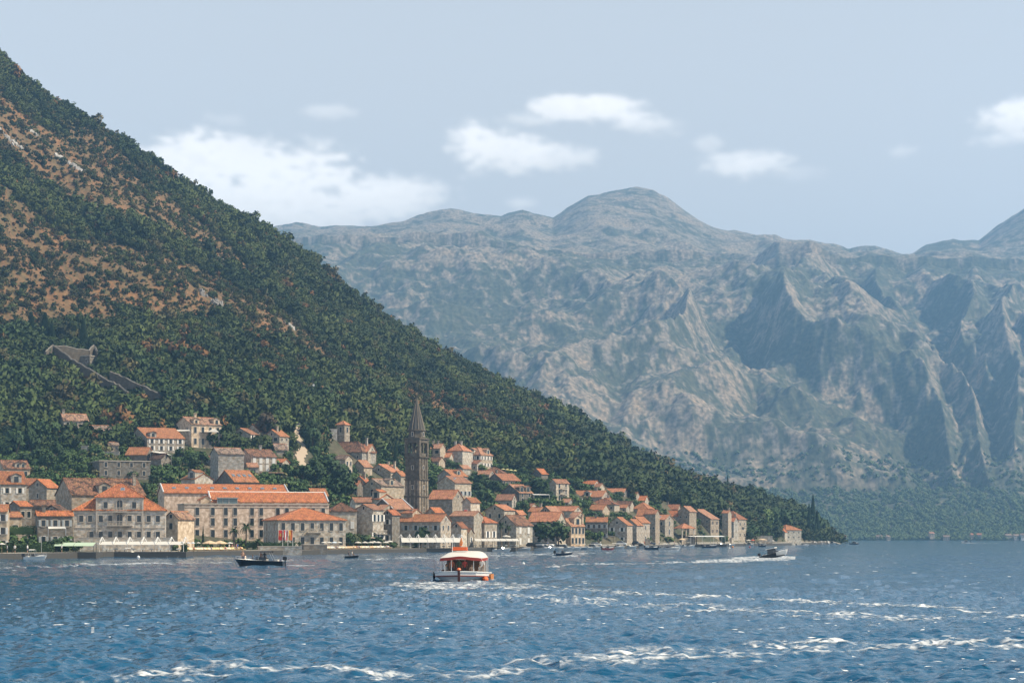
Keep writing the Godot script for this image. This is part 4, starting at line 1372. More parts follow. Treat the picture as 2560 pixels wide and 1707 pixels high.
func bell_tower(at: Vector3, turn: float) -> void:
	var o := thing("bell_tower", "tall dark square stone bell tower with belfry and pointed spire", "bell tower", at, turn)
	footprints.append(Vector3(at.x, 4.0, at.z))
	var m := wall_mat("tower")
	var s := 5.3
	var edges := [0.0, 15.4, 20.8, 28.0]
	for k in 3:
		var lo: float = edges[k]
		var hi: float = edges[k + 1]
		var st := begin()
		box(st, Vector3(0, (lo + hi) / 2 - (2.0 if k == 0 else 0.0), 0), Vector3(s - 0.15 * k, hi - lo + (4.0 if k == 0 else 0.0), s - 0.15 * k))
		part("shaft", done(st), m, o)
		var ps := begin()
		var e := (s - 0.15 * k) / 2
		for sx in [-1, 1]:
			for sz in [-1, 1]: box(ps, Vector3(sx * (e - 0.28), (lo + hi) / 2, sz * (e - 0.28)), Vector3(0.85, hi - lo - 0.04, 0.85))
		for t in [-1, 1]:
			for q in [-0.85, 0.85]:
				box(ps, Vector3(q, (lo + hi) / 2, t * e), Vector3(0.45, hi - lo - 0.05, 0.3))
				box(ps, Vector3(t * e, (lo + hi) / 2, q), Vector3(0.3, hi - lo - 0.05, 0.45))
		part("pilaster", done(ps), wall_mat("tower_light") if k < 2 else m, o)
		var cs := begin()
		box(cs, Vector3(0, hi - 0.15, 0), Vector3(s + 0.7, 0.3, s + 0.7))
		box(cs, Vector3(0, hi - 0.42, 0), Vector3(s + 0.4, 0.24, s + 0.4))
		part("cornice", done(cs), m, o)
		for y in ([6.0, 11.0] if k == 0 else [(lo + hi) / 2]):
			for f in 2: window(o, Vector3(0, y, e + 0.02) if f == 0 else Vector3(e + 0.02, y, 0), f * PI / 2, "slit", "none")
	# belfry: corner piers, arches and the dark inside
	var bs := begin()
	var e := 2.35
	for sx in [-1, 1]:
		for sz in [-1, 1]: box(bs, Vector3(sx * e, 30.7, sz * e), Vector3(0.95, 5.4, 0.95))
	for t in [-1, 1]:
		box(bs, Vector3(0, 30.2, t * e), Vector3(0.4, 4.3, 0.4))
		box(bs, Vector3(t * e, 30.2, 0), Vector3(0.4, 4.3, 0.4))
		box(bs, Vector3(0, 32.8, t * e), Vector3(3.75, 1.0, 0.8))
		box(bs, Vector3(t * e, 32.8, 0), Vector3(0.8, 1.0, 3.75))
		for q in [-1, 1]:
			for k in 5:
				var a0 := PI * k / 5
				var a1 := PI * (k + 1) / 5
				bar(bs, Vector3(q * 1.03 + 0.8 * cos(a0), 31.6 + 0.8 * sin(a0), t * e), Vector3(q * 1.03 + 0.8 * cos(a1), 31.6 + 0.8 * sin(a1), t * e), 0.16, 0.16, 4)
				bar(bs, Vector3(t * e, 31.6 + 0.8 * sin(a0), q * 1.03 + 0.8 * cos(a0)), Vector3(t * e, 31.6 + 0.8 * sin(a1), q * 1.03 + 0.8 * cos(a1)), 0.16, 0.16, 4)
		box(bs, Vector3(0, 28.55, t * e), Vector3(3.75, 1.0, 0.3))
		box(bs, Vector3(t * e, 28.55, 0), Vector3(0.3, 1.0, 3.75))
	box(bs, Vector3(0, 33.3, 0), Vector3(4.6, 0.2, 4.6))
	part("belfry", done(bs), m, o)
	var be := begin()
	var prof := [[0.0, 0.75], [0.25, 0.62], [0.8, 0.42], [1.1, 0.2]]
	for k in 3: bar(be, Vector3(0, 30.2 + prof[k][0], 0), Vector3(0, 30.2 + prof[k + 1][0], 0), prof[k][1], prof[k + 1][1], 10)
	part("bell", done(be), plain("bronze", 0.18, 0.11, 0.05, 0.4, 0.8), o)
	var cs := begin()
	box(cs, Vector3(0, 33.55, 0), Vector3(6.1, 0.3, 6.1))
	box(cs, Vector3(0, 33.82, 0), Vector3(5.6, 0.24, 5.6))
	part("cornice", done(cs), m, o)
	var ds := begin()
	bar(ds, Vector3(0, 33.9, 0), Vector3(0, 36.3, 0), 2.75, 2.6, 8)
	bar(ds, Vector3(0, 36.2, 0), Vector3(0, 36.6, 0), 3.05, 3.05, 8)
	part("drum", done(ds), m, o)
	for k in 4: window(o, Vector3(2.52 * sin(k * PI / 2 + 0.001), 35.1, 2.52 * cos(k * PI / 2 + 0.001)), k * PI / 2, "slit", "none")
	var ss := begin()
	bar(ss, Vector3(0, 36.6, 0), Vector3(0, 45.6, 0), 2.75, 0.4, 8)
	part("spire", done(ss), plain("weathered_slate_stone", 0.075, 0.068, 0.06, 0.9), o)
	var rs := begin()
	for k in 8:
		var a := TAU * k / 8
		bar(rs, Vector3(cos(a) * 2.78, 36.6, sin(a) * 2.78), Vector3(cos(a) * 0.42, 45.6, sin(a) * 0.42), 0.1, 0.07, 4)
	part("rib", done(rs), wall_mat("tower_light"), o)
	var fs := begin()
	bar(fs, Vector3(0, 45.5, 0), Vector3(0, 45.9, 0), 0.62, 0.5, 8)
	bar(fs, Vector3(0, 45.9, 0), Vector3(0, 46.5, 0), 0.3, 0.2, 8)
	bar(fs, Vector3(0, 46.5, 0), Vector3(0, 48.3, 0), 0.06, 0.04, 5)
	bar(fs, Vector3(-0.4, 47.7, 0), Vector3(0.4, 47.7, 0), 0.05, 0.05, 4)
	part("finial", done(fs), m, o)

# ---------------------------------------------------------------- waterfront furniture
# a tensioned awning: fabric panel after fabric panel on posts, with triangular frames over the back edge
func canopy(label: String, at: Vector3, turn: float, length: float, deep: float, high: float, drop: float, bays: int, frames: bool, cloth: Material) -> Node3D:
	var o := thing("terrace_canopy", label, "canopy", at, turn)
	var bw := length / bays
	for k in bays:
		var x := -length / 2 + k * bw
		var st := begin()
		for q in 6:
			var t0 := q / 6.0
			var t1 := (q + 1) / 6.0
			var y0 := high - drop * t0 * t0 - 0.12 * sin(PI * t0)
			var y1 := high - drop * t1 * t1 - 0.12 * sin(PI * t1)
			var z0 := -deep / 2 + deep * t0
			var z1 := -deep / 2 + deep * t1
			plate(st, Vector3(x + 0.05, y1, z1), Vector3(x + bw - 0.05, y1, z1), Vector3(x + bw - 0.05, y0, z0), Vector3(x + 0.05, y0, z0), 0.05)
		part("canopy_panel", done(st), cloth, o)
	for k in bays + 1:
		var x := -length / 2 + k * bw
		var ps := begin()
		bar(ps, Vector3(x, -0.5, deep / 2 - 0.25), Vector3(x, high - drop, deep / 2 - 0.25), 0.06)
		bar(ps, Vector3(x, -0.5, -deep / 2), Vector3(x, high, -deep / 2), 0.06)
		part("post", done(ps), white() if frames else plain("dark_steel", 0.05, 0.05, 0.05, 0.5), o)
		if frames:
			var fs := begin()
			for s in [-1, 1]: bar(fs, Vector3(x + s * 0.62, high + 0.02, -deep / 2 + 0.5), Vector3(x, high + 1.05, -deep / 2 + 0.35), 0.075)
			bar(fs, Vector3(x, high, -deep / 2 + 0.5), Vector3(x, high + 1.05, -deep / 2 + 0.35), 0.05)
			bar(fs, Vector3(x, high + 1.0, -deep / 2 + 0.4), Vector3(x, high - drop + 0.05, deep / 2 - 0.05), 0.06)
			part("frame", done(fs), white(), o)
	return o

func umbrella(label: String, at: Vector3, wide: float, high: float, cloth: Material, group := "parasols on the waterfront") -> Node3D:
	var o := thing("parasol", label, "parasol", at, rng.randf() * 0.7, group)
	var ps := begin()
	bar(ps, Vector3(0, 0, 0), Vector3(0, high + 0.15, 0), 0.035)
	box(ps, Vector3(0, 0.06, 0), Vector3(0.6, 0.12, 0.6))
	part("pole", done(ps), plain("wood_pole", 0.35, 0.24, 0.14, 0.6), o)
	var key := "parasol_cloth"
	if not mesh_of.has(key):
		var st := begin()
		for k in 8:
			var a := TAU * k / 8
			var b := TAU * (k + 1) / 8
			var p := Vector3(cos(a), -0.36, sin(a))
			var q := Vector3(cos(b), -0.36, sin(b))
			var m := (p + q) * 0.5 + Vector3(0, 0.03, 0)
			for e in [[p * Vector3(0.5, 0.38, 0.5), p], [Vector3.ZERO, p * Vector3(0.5, 0.38, 0.5)]]:
				pass
			tri(st, Vector3.ZERO, q * Vector3(0.5, 0.42, 0.5), p * Vector3(0.5, 0.42, 0.5))
			quad(st, p, p * Vector3(0.5, 0.42, 0.5), q * Vector3(0.5, 0.42, 0.5), q)
			quad(st, p + Vector3(0, -0.09, 0), p, q, q + Vector3(0, -0.09, 0))
		mesh_of[key] = done(st)
	var c := part("canopy", mesh_of[key], cloth, o, Vector3(0, high, 0))
	c.scale = Vector3(wide / 2, minf(wide / 2, 1.9), wide / 2)
	return o

func lounger(at: Vector3, turn: float, cloth: Material, label: String, group: String) -> void:
	var o := thing("sun_lounger", label, "sun lounger", at, turn, group)
	if not mesh_of.has("lounger_frame"):
		var st := begin()
		for sx in [-0.3, 0.3]:
			for z in [-0.5, 0.85]: box(st, Vector3(sx, 0.14, z), Vector3(0.06, 0.28, 0.06))
			box(st, Vector3(sx, 0.28, 0.1), Vector3(0.06, 0.07, 1.9))
		mesh_of["lounger_frame"] = done(st)
		var cu := begin()
		box(cu, Vector3(0, 0.36, 0.38), Vector3(0.64, 0.09, 1.3))
		box(cu, Vector3(0, 0.57, -0.52), Vector3(0.64, 0.09, 0.75), Basis(Vector3.RIGHT, 0.65))
		mesh_of["lounger_cushion"] = done(cu)
	part("frame", mesh_of["lounger_frame"], plain("pale_wood", 0.42, 0.31, 0.2, 0.7), o)
	part("cushion", mesh_of["lounger_cushion"], cloth, o)

# ---------------------------------------------------------------- boats
# half breadth of a hull at t = 0 stern .. 1 bow
func hull_mesh(length: float, beam: float, free: float, draft: float, rake: float, inner := false) -> ArrayMesh:
	var st := begin()
	var rings := []
	for k in 15:
		var t := k / 14.0
		var w := beam / 2 * (0.86 + 0.14 * sin(PI * minf(t * 1.2, 1.0))) * (1.0 if t < 0.45 else sqrt(maxf(0.0, 1.0 - pow((t - 0.45) / 0.55, 2.2)))) + 0.015
		var z := lerpf(-length / 2, length / 2, t)
		var y := free * (0.82 + 0.18 * t + 0.22 * t * t * t)
		var under := 0.72 - 0.42 * t
		var zr := z - rake * t * t * free
		if inner: rings.append([Vector3(w - 0.12, y - 0.28, z), Vector3(w - 0.03, y + 0.02, z), Vector3(-w + 0.03, y + 0.02, z), Vector3(-w + 0.12, y - 0.28, z)])
		else: rings.append([Vector3(0, -draft * (1.0 - t * 0.5), zr), Vector3(w * under, -draft * 0.35, zr), Vector3(w * (under + 0.12), free * 0.2, lerpf(zr, z, 0.3)), Vector3(w, y, z), Vector3(-w, y, z), Vector3(-w * (under + 0.12), free * 0.2, lerpf(zr, z, 0.3)), Vector3(-w * under, -draft * 0.35, zr)])
	loft(st, rings)
	return done(st)

func motor_boat(label: String, at: Vector3, turn: float, length: float, kind: String, hull: Material, group := "boats along the waterfront", top: Material = null) -> Node3D:
	var o := thing("motor_boat", label, "boat", at, turn, group)
	var beam := length * 0.33
	var free := 0.34 + length * 0.075
	part("hull", hull_mesh(length, beam, free, 0.4, 0.9), hull, o)
	var ds := begin()
	var rings := []
	for k in 9:
		var t := 0.42 + 0.56 * k / 8.0
		var w := beam / 2 * (1.0 if t < 0.45 else sqrt(maxf(0.0, 1.0 - pow((t - 0.45) / 0.55, 2.2)))) * 0.9 + 0.01
		var y := free * (0.82 + 0.18 * t + 0.22 * t * t * t)
		rings.append([Vector3(w, y + 0.03, lerpf(-length / 2, length / 2, t)), Vector3(0, y + 0.16 * sin(PI * minf(1, (1 - t) * 1.6)) + 0.03, lerpf(-length / 2, length / 2, t)), Vector3(-w, y + 0.03, lerpf(-length / 2, length / 2, t))])
	loft(ds, rings, true, true)
	part("foredeck", done(ds), white(), o)
	var ws := begin()
	for s in [-1, 1]:
		quad(ws, Vector3(0, free, length * 0.13), Vector3(s * beam * 0.38, free, length * 0.02), Vector3(s * beam * 0.32, free + 0.5, -length * 0.03), Vector3(0, free + 0.55, length * 0.06))
		quad(ws, Vector3(s * beam * 0.38, free, length * 0.02), Vector3(s * beam * 0.4, free, -length * 0.16), Vector3(s * beam * 0.36, free + 0.35, -length * 0.16), Vector3(s * beam * 0.32, free + 0.5, -length * 0.03))
	part("windscreen", done(ws), plain("dark_screen", 0.03, 0.035, 0.04, 0.08), o)
	var sb := begin()
	for s in [-1, 1]: box(sb, Vector3(s * beam * 0.2, free - 0.02, -length * 0.14), Vector3(0.45, 0.42, 0.42))
	box(sb, Vector3(0, free - 0.08, -length * 0.36), Vector3(beam * 0.62, 0.36, 0.5))
	part("seat", done(sb), plain("seat_vinyl", 0.6, 0.56, 0.5, 0.6), o)
	if kind == "cabin":
		var cs := begin()
		loft(cs, [[Vector3(beam * 0.4, free, -length * 0.2), Vector3(beam * 0.34, free + 1.0, -length * 0.18), Vector3(-beam * 0.34, free + 1.0, -length * 0.18), Vector3(-beam * 0.4, free, -length * 0.2)], [Vector3(beam * 0.36, free, length * 0.2), Vector3(beam * 0.3, free + 1.0, length * 0.06), Vector3(-beam * 0.3, free + 1.0, length * 0.06), Vector3(-beam * 0.36, free, length * 0.2)]])
		part("cabin", done(cs), plain("dark_screen", 0.03, 0.035, 0.04, 0.08), o)
		var rs := begin()
		box(rs, Vector3(0, free + 1.06, -length * 0.08), Vector3(beam * 0.8, 0.14, length * 0.34))
		part("cabin_roof", done(rs), white(), o)
		var bw := begin()
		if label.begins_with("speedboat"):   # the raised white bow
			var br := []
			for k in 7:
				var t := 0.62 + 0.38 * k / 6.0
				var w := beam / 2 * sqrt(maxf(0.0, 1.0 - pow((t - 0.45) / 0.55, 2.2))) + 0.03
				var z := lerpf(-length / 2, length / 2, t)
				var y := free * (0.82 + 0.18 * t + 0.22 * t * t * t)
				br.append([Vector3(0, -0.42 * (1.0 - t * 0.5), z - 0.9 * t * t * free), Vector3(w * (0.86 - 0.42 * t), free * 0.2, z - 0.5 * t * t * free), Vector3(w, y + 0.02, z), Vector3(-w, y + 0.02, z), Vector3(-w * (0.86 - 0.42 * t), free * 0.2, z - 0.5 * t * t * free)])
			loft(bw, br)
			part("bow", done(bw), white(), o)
	elif kind == "bimini" or kind == "ttop":
		var ps := begin()
		for s in [-1, 1]:
			bar(ps, Vector3(s * beam * 0.4, free, -length * 0.3), Vector3(s * beam * 0.36, free + 1.25, -length * 0.22), 0.025)
			bar(ps, Vector3(s * beam * 0.4, free, 0.0), Vector3(s * beam * 0.36, free + 1.25, -length * 0.04), 0.025)
		part("canopy_frame", done(ps), plain("steel", 0.5, 0.5, 0.5, 0.3, 0.8), o)
		var cs := begin()
		for k in 4:
			var a := -beam * 0.42 + k * beam * 0.21
			var ya := free + 1.25 + 0.16 * sin(PI * k / 4.0)
			var yb := free + 1.25 + 0.16 * sin(PI * (k + 1) / 4.0)
			plate(cs, Vector3(a, ya, -length * 0.03), Vector3(a + beam * 0.21, yb, -length * 0.03), Vector3(a + beam * 0.21, yb, -length * 0.27), Vector3(a, ya, -length * 0.27), 0.04)
		part("canopy", done(cs), top if top else canvas(), o)
	var es := begin()
	box(es, Vector3(0, free + 0.22, -length / 2 - 0.2), Vector3(0.42, 0.5, 0.62))
	box(es, Vector3(0, free + 0.5, -length / 2 - 0.18), Vector3(0.34, 0.14, 0.5))
	bar(es, Vector3(0, free + 0.1, -length / 2 - 0.25), Vector3(0, -0.5, -length / 2 - 0.3), 0.11, 0.08)
	part("outboard_motor", done(es), plain("black_cowling", 0.02, 0.02, 0.022, 0.35), o)
	var rl := begin()
	for s in [-1, 1]:
		var last := Vector3.ZERO
		for k in 6:
			var t := 0.55 + 0.43 * k / 5.0
			var w := beam / 2 * sqrt(maxf(0.0, 1.0 - pow((t - 0.45) / 0.55, 2.2)))
			var p := Vector3(s * w * 0.95, free * (0.82 + 0.18 * t + 0.22 * t * t * t) + 0.42, lerpf(-length / 2, length / 2, t))
			if k: bar(rl, last, p, 0.02, 0.02, 4)
			bar(rl, p, p - Vector3(0, 0.42, 0), 0.015, 0.015, 4)
			last = p
	part("bow_rail", done(rl), plain("steel", 0.5, 0.5, 0.5, 0.3, 0.8), o)
	return o

func ferry(at: Vector3, turn: float) -> void:
	var o := thing("tour_boat", "white wooden passenger boat coming bow on, red trimmed awning, orange raft case on top", "boat", at, turn)
	var wht := plain("boat_white", 0.74, 0.73, 0.70, 0.45)
	var st := begin()
	var upper := begin()
	var rub := begin()
	var rim := begin()
	var L := 14.0
	var rings := []
	var above := []
	var side := {-1: [], 1: []}
	for k in 19:
		var t := k / 18.0
		var z := lerpf(-L / 2, L / 2, t)
		var w := 2.72 * (1.0 if t < 0.55 else pow(maxf(0.0, 1.0 - pow((t - 0.55) / 0.45, 3.4)), 0.52)) * (0.82 + 0.18 * minf(1.0, t * 2.5)) + 0.03
		var y := 0.40 + 0.22 * pow(t, 3.0)
		var zr := z - 0.5 * t * t
		rings.append([Vector3(0, -0.6, zr), Vector3(w * (0.66 - 0.2 * t), -0.25, zr), Vector3(w * (0.93 - 0.12 * t), y * 0.45, lerpf(zr, z, 0.4)), Vector3(w, y, z), Vector3(-w, y, z), Vector3(-w * (0.93 - 0.12 * t), y * 0.45, lerpf(zr, z, 0.4)), Vector3(-w * (0.66 - 0.2 * t), -0.25, zr)])
		for s in [-1, 1]: side[s].append([Vector3(s * (w + 0.01), y, z), Vector3(s * (w + 0.07), y + 0.36 + 0.06 * t * t, z + 0.06 * t)])
	loft(st, rings)
	part("hull", done(st), wht, o)
	for s in [-1, 1]:
		for k in 18:
			var a: Array = side[s][k]
			var b: Array = side[s][k + 1]
			if s > 0: quad(upper, b[0], a[0], a[1], b[1])
			else: quad(upper, a[0], b[0], b[1], a[1])
			bar(rub, a[0], b[0], 0.07, 0.07, 5)
			bar(rim, a[1], b[1], 0.07, 0.07, 5)
	part("bulwark", done(upper), wht, o)
	part("rubbing_strake", done(rub), plain("oxide_red", 0.20, 0.045, 0.03, 0.6), o)
	part("gunwale", done(rim), plain("grey_white", 0.62, 0.63, 0.62, 0.5), o)
	var dk := begin()
	var ring2 := []
	for k in 18:
		var a: Vector3 = side[1][k][0]
		ring2.append([Vector3(a.x - 0.1, a.y - 0.05, a.z), Vector3(-a.x + 0.1, a.y - 0.05, a.z)])
	for k in 17: quad(dk, ring2[k][1], ring2[k + 1][1], ring2[k + 1][0], ring2[k][0]) if false else quad(dk, ring2[k][0], ring2[k][1], ring2[k + 1][1], ring2[k + 1][0])
	part("deck", done(dk), plain("teak", 0.22, 0.13, 0.07, 0.7), o)
	var sm := begin()
	box(sm, Vector3(0, 0.3, L / 2 + 0.02), Vector3(0.24, 1.9, 0.3), Basis(Vector3.RIGHT, 0.12))
	var stem := part("stem_post", done(sm), plain("dark_oxide", 0.11, 0.03, 0.02, 0.6), o)
	var cap := begin()
	bar(cap, Vector3(0, 1.24, L / 2 + 0.14), Vector3(0, 1.42, L / 2 + 0.16), 0.24, 0.13, 8)
	part("cap", done(cap), plain("signal_orange", 0.75, 0.14, 0.03, 0.5), stem)
	# awning: arched cloth with a hanging red hem
	var cw := 2.3
	var cl := begin()
	var hem := begin()
	var shape := func(u: float, t: float) -> Vector3:   # u -1..1 across, t 0 stern .. 1 front
		var z := lerpf(-5.6, 4.6 + 0.35 * cos(u * 1.2), t)
		return Vector3(u * cw * (1.0 - 0.10 * pow(t, 8) - 0.04 * (1.0 - t)), 2.36 + (0.16 * (1.0 - pow(absf(u), 4.0)) + 0.52 * (1.0 - pow(absf(u), 7.0)) * (1.0 - pow(t, 2.4))) + 0.05 * cos(u * 5.0) * pow(t, 6), z)
	for i in 16:
		for j in 12:
			var u0 := -1.0 + i / 8.0
			var u1 := -1.0 + (i + 1) / 8.0
			var t0 := j / 12.0
			var t1 := (j + 1) / 12.0
			quad(cl, shape.call(u0, t1), shape.call(u1, t1), shape.call(u1, t0), shape.call(u0, t0))
	var drop := Vector3(0, -0.3, 0.02)
	for i in 16:
		var a: Vector3 = shape.call(-1.0 + i / 8.0, 1.0)
		var b: Vector3 = shape.call(-1.0 + (i + 1) / 8.0, 1.0)
		quad(hem, a + drop, b + drop, b, a)
	for j in 12:
		for s in [-1.0, 1.0]:
			var a: Vector3 = shape.call(s, j / 12.0)
			var b: Vector3 = shape.call(s, (j + 1) / 12.0)
			if s > 0: quad(hem, b + drop, a + drop, a, b)
			else: quad(hem, a + drop, b + drop, b, a)
	var aw := part("awning", done(cl), canvas(), o)
	part("red_hem", done(hem), plain("red_cloth", 0.30, 0.035, 0.025, 0.85), aw)  # red darkened to carry the shadow on the front of the hem
	var br := begin()
	box(br, Vector3(0, 2.3, 4.5), Vector3(4.3, 0.16, 0.1))
	box(br, Vector3(0, 2.36, -5.4), Vector3(4.3, 0.16, 0.1))
	part("awning_beam", done(br), wht, o)
	for x in [-2.12, -1.62, -0.95, 1.32, 2.12]:
		var ps := begin()
		bar(ps, Vector3(x, 0.7, 4.45 if absf(x) < 2.0 else 3.4), Vector3(x, 2.36, 4.45 if absf(x) < 2.0 else 3.4), 0.045)
		part("post", done(ps), plain("grey_white", 0.62, 0.63, 0.62, 0.5), o)
	for z in [0.6, -2.2, -5.3]:
		for s in [-1, 1]:
			var ps := begin()
			bar(ps, Vector3(s * 2.2, 0.7, z), Vector3(s * 2.2, 2.4, z), 0.045)
			part("post", done(ps), plain("grey_white", 0.62, 0.63, 0.62, 0.5), o)
	var cb := begin()
	box(cb, Vector3(0, 1.45, -4.2), Vector3(4.0, 1.75, 1.9))
	part("wheelhouse", done(cb), plain("varnished_wood", 0.14, 0.075, 0.04, 0.4), o)
	for s in [-1, 1]:
		var bn := begin()
		box(bn, Vector3(s * 1.75, 0.7, 0.4), Vector3(0.5, 0.12, 6.5))
		box(bn, Vector3(s * 1.98, 0.95, 0.4), Vector3(0.06, 0.42, 6.5))
		part("bench", done(bn), plain("varnished_wood", 0.14, 0.075, 0.04, 0.4), o)
	for x in [-0.95, 0.95]:
		var hs := begin()
		bar(hs, Vector3(x, 0.80, L / 2 - 1.12), Vector3(x, 0.80, L / 2 - 0.94), 0.11, 0.11, 8)
		part("hawse_hole", done(hs), plain("black_cowling", 0.02, 0.02, 0.022, 0.35), o)
	var ra := begin()
	box(ra, Vector3(-0.5, 3.32, -1.2), Vector3(1.55, 0.34, 1.1))
	box(ra, Vector3(-0.5, 3.16, -1.2), Vector3(1.65, 0.08, 1.2))
	part("raft_case", done(ra), plain("signal_orange", 0.75, 0.14, 0.03, 0.5), o)
	var ma := begin()
	bar(ma, Vector3(-1.15, 2.9, 0.4), Vector3(-1.15, 4.05, 0.4), 0.035, 0.025)
	bar(ma, Vector3(-0.35, 3.4, -1.2), Vector3(-0.35, 4.5, -1.2), 0.05, 0.04)
	part("mast", done(ma), wht, o)
	var bu := begin()
	for k in 4: bar(bu, Vector3(-0.45 + 0.07 * k, 3.6 + 0.2 * (k % 2), -1.15), Vector3(-0.42 + 0.05 * k, 4.15 + 0.15 * (k % 3), -1.15), 0.09, 0.06, 6)
	part("life_jackets", done(bu), plain("faded_orange", 0.62, 0.24, 0.08, 0.7), o)
	# fenders hung over the side to the right, a life ring on the left
	var fe := begin()
	for k in 6: bar(fe, Vector3(2.5, -0.1 + 0.1 * k, 4.6), Vector3(2.5, 0.0 + 0.1 * k, 4.6), 0.36 * sqrt(1 - pow(k / 3.0 - 1, 2) * 0.8), 0.36 * sqrt(1 - pow((k + 1) / 3.0 - 1, 2) * 0.8), 10)
	part("fender", done(fe), plain("signal_orange", 0.75, 0.14, 0.03, 0.5), o)
	for z in [2.0, -0.6]:
		var f2 := begin()
		bar(f2, Vector3(2.93, 0.1, z), Vector3(2.93, 0.7, z), 0.17, 0.17, 8)
		part("fender", done(f2), plain("faded_orange", 0.62, 0.24, 0.08, 0.7), o)
	var ty := begin()
	for k in 12:
		var a := TAU * k / 12
		var b := TAU * (k + 1) / 12
		bar(ty, Vector3(-2.9, 0.55 + 0.36 * cos(a), 2.4 + 0.36 * sin(a)), Vector3(-2.9, 0.55 + 0.36 * cos(b), 2.4 + 0.36 * sin(b)), 0.1, 0.1, 5)
	part("tyre_fender", done(ty), plain("black_cowling", 0.02, 0.02, 0.022, 0.35), o)
	var po := begin()
	bar(po, Vector3(-2.75, 1.1, 2.6), Vector3(-2.95, 2.4, 2.7), 0.02, 0.015, 4)
	part("boat_hook", done(po), plain("bark", 0.11, 0.085, 0.06, 0.95), o)

# ---------------------------------------------------------------- cars
func car(label: String, at: Vector3, turn: float, paint: Material, tall := 1.5) -> void:
	var o := thing("parked_car", label, "car", at, turn, "cars parked in the village")
	var k := tall / 1.5
	if not mesh_of.has("car_body"):
		var st := begin()
		var rings := []
		for p in [[-2.1, 0.35, 0.72, 0.74], [-1.98, 0.28, 0.92, 0.83], [-0.9, 0.26, 0.96, 0.86], [0.8, 0.26, 0.93, 0.86], [1.75, 0.28, 0.80, 0.82], [2.1, 0.36, 0.62, 0.72]]:
			rings.append([Vector3(p[3] - 0.06, p[1], p[0]), Vector3(p[3], (p[1] + p[2]) / 2, p[0]), Vector3(p[3] - 0.06, p[2], p[0]), Vector3(-p[3] + 0.06, p[2], p[0]), Vector3(-p[3], (p[1] + p[2]) / 2, p[0]), Vector3(-p[3] + 0.06, p[1], p[0])])
		loft(st, rings)
		mesh_of["car_body"] = done(st)
		var gs := begin()
		loft(gs, [[Vector3(0.78, 0.9, -1.9), Vector3(0.60, 1.42, -1.5), Vector3(-0.60, 1.42, -1.5), Vector3(-0.78, 0.9, -1.9)], [Vector3(0.78, 0.9, 1.0), Vector3(0.58, 1.42, 0.25), Vector3(-0.58, 1.42, 0.25), Vector3(-0.78, 0.9, 1.0)]])
		mesh_of["car_glass"] = done(gs)
		var rs := begin()
		box(rs, Vector3(0, 1.45, -0.62), Vector3(1.24, 0.07, 1.85))
		mesh_of["car_roof"] = done(rs)
		var ws := begin()
		bar(ws, Vector3(-0.11, 0, 0), Vector3(0.11, 0, 0), 0.32, 0.32, 12)
		mesh_of["car_wheel"] = done(ws)
	var b := part("body", mesh_of["car_body"], paint, o)
	b.scale.y = k
	var g := part("window", mesh_of["car_glass"], glass(), o)
	g.scale.y = k
	var r := part("roof", mesh_of["car_roof"], paint, o)
	r.scale.y = k
	for z in [-1.3, 1.3]:
		for x in [-0.78, 0.78]: part("wheel", mesh_of["car_wheel"], plain("tyre", 0.02, 0.02, 0.02, 0.9), o, Vector3(x, 0.32, z))

# ---------------------------------------------------------------- foam on the water: pieces of the sea's own mesh, where the water is white
var sea_pos := PackedVector3Array()
const SEA_X := 900
const SEA_Y := 460
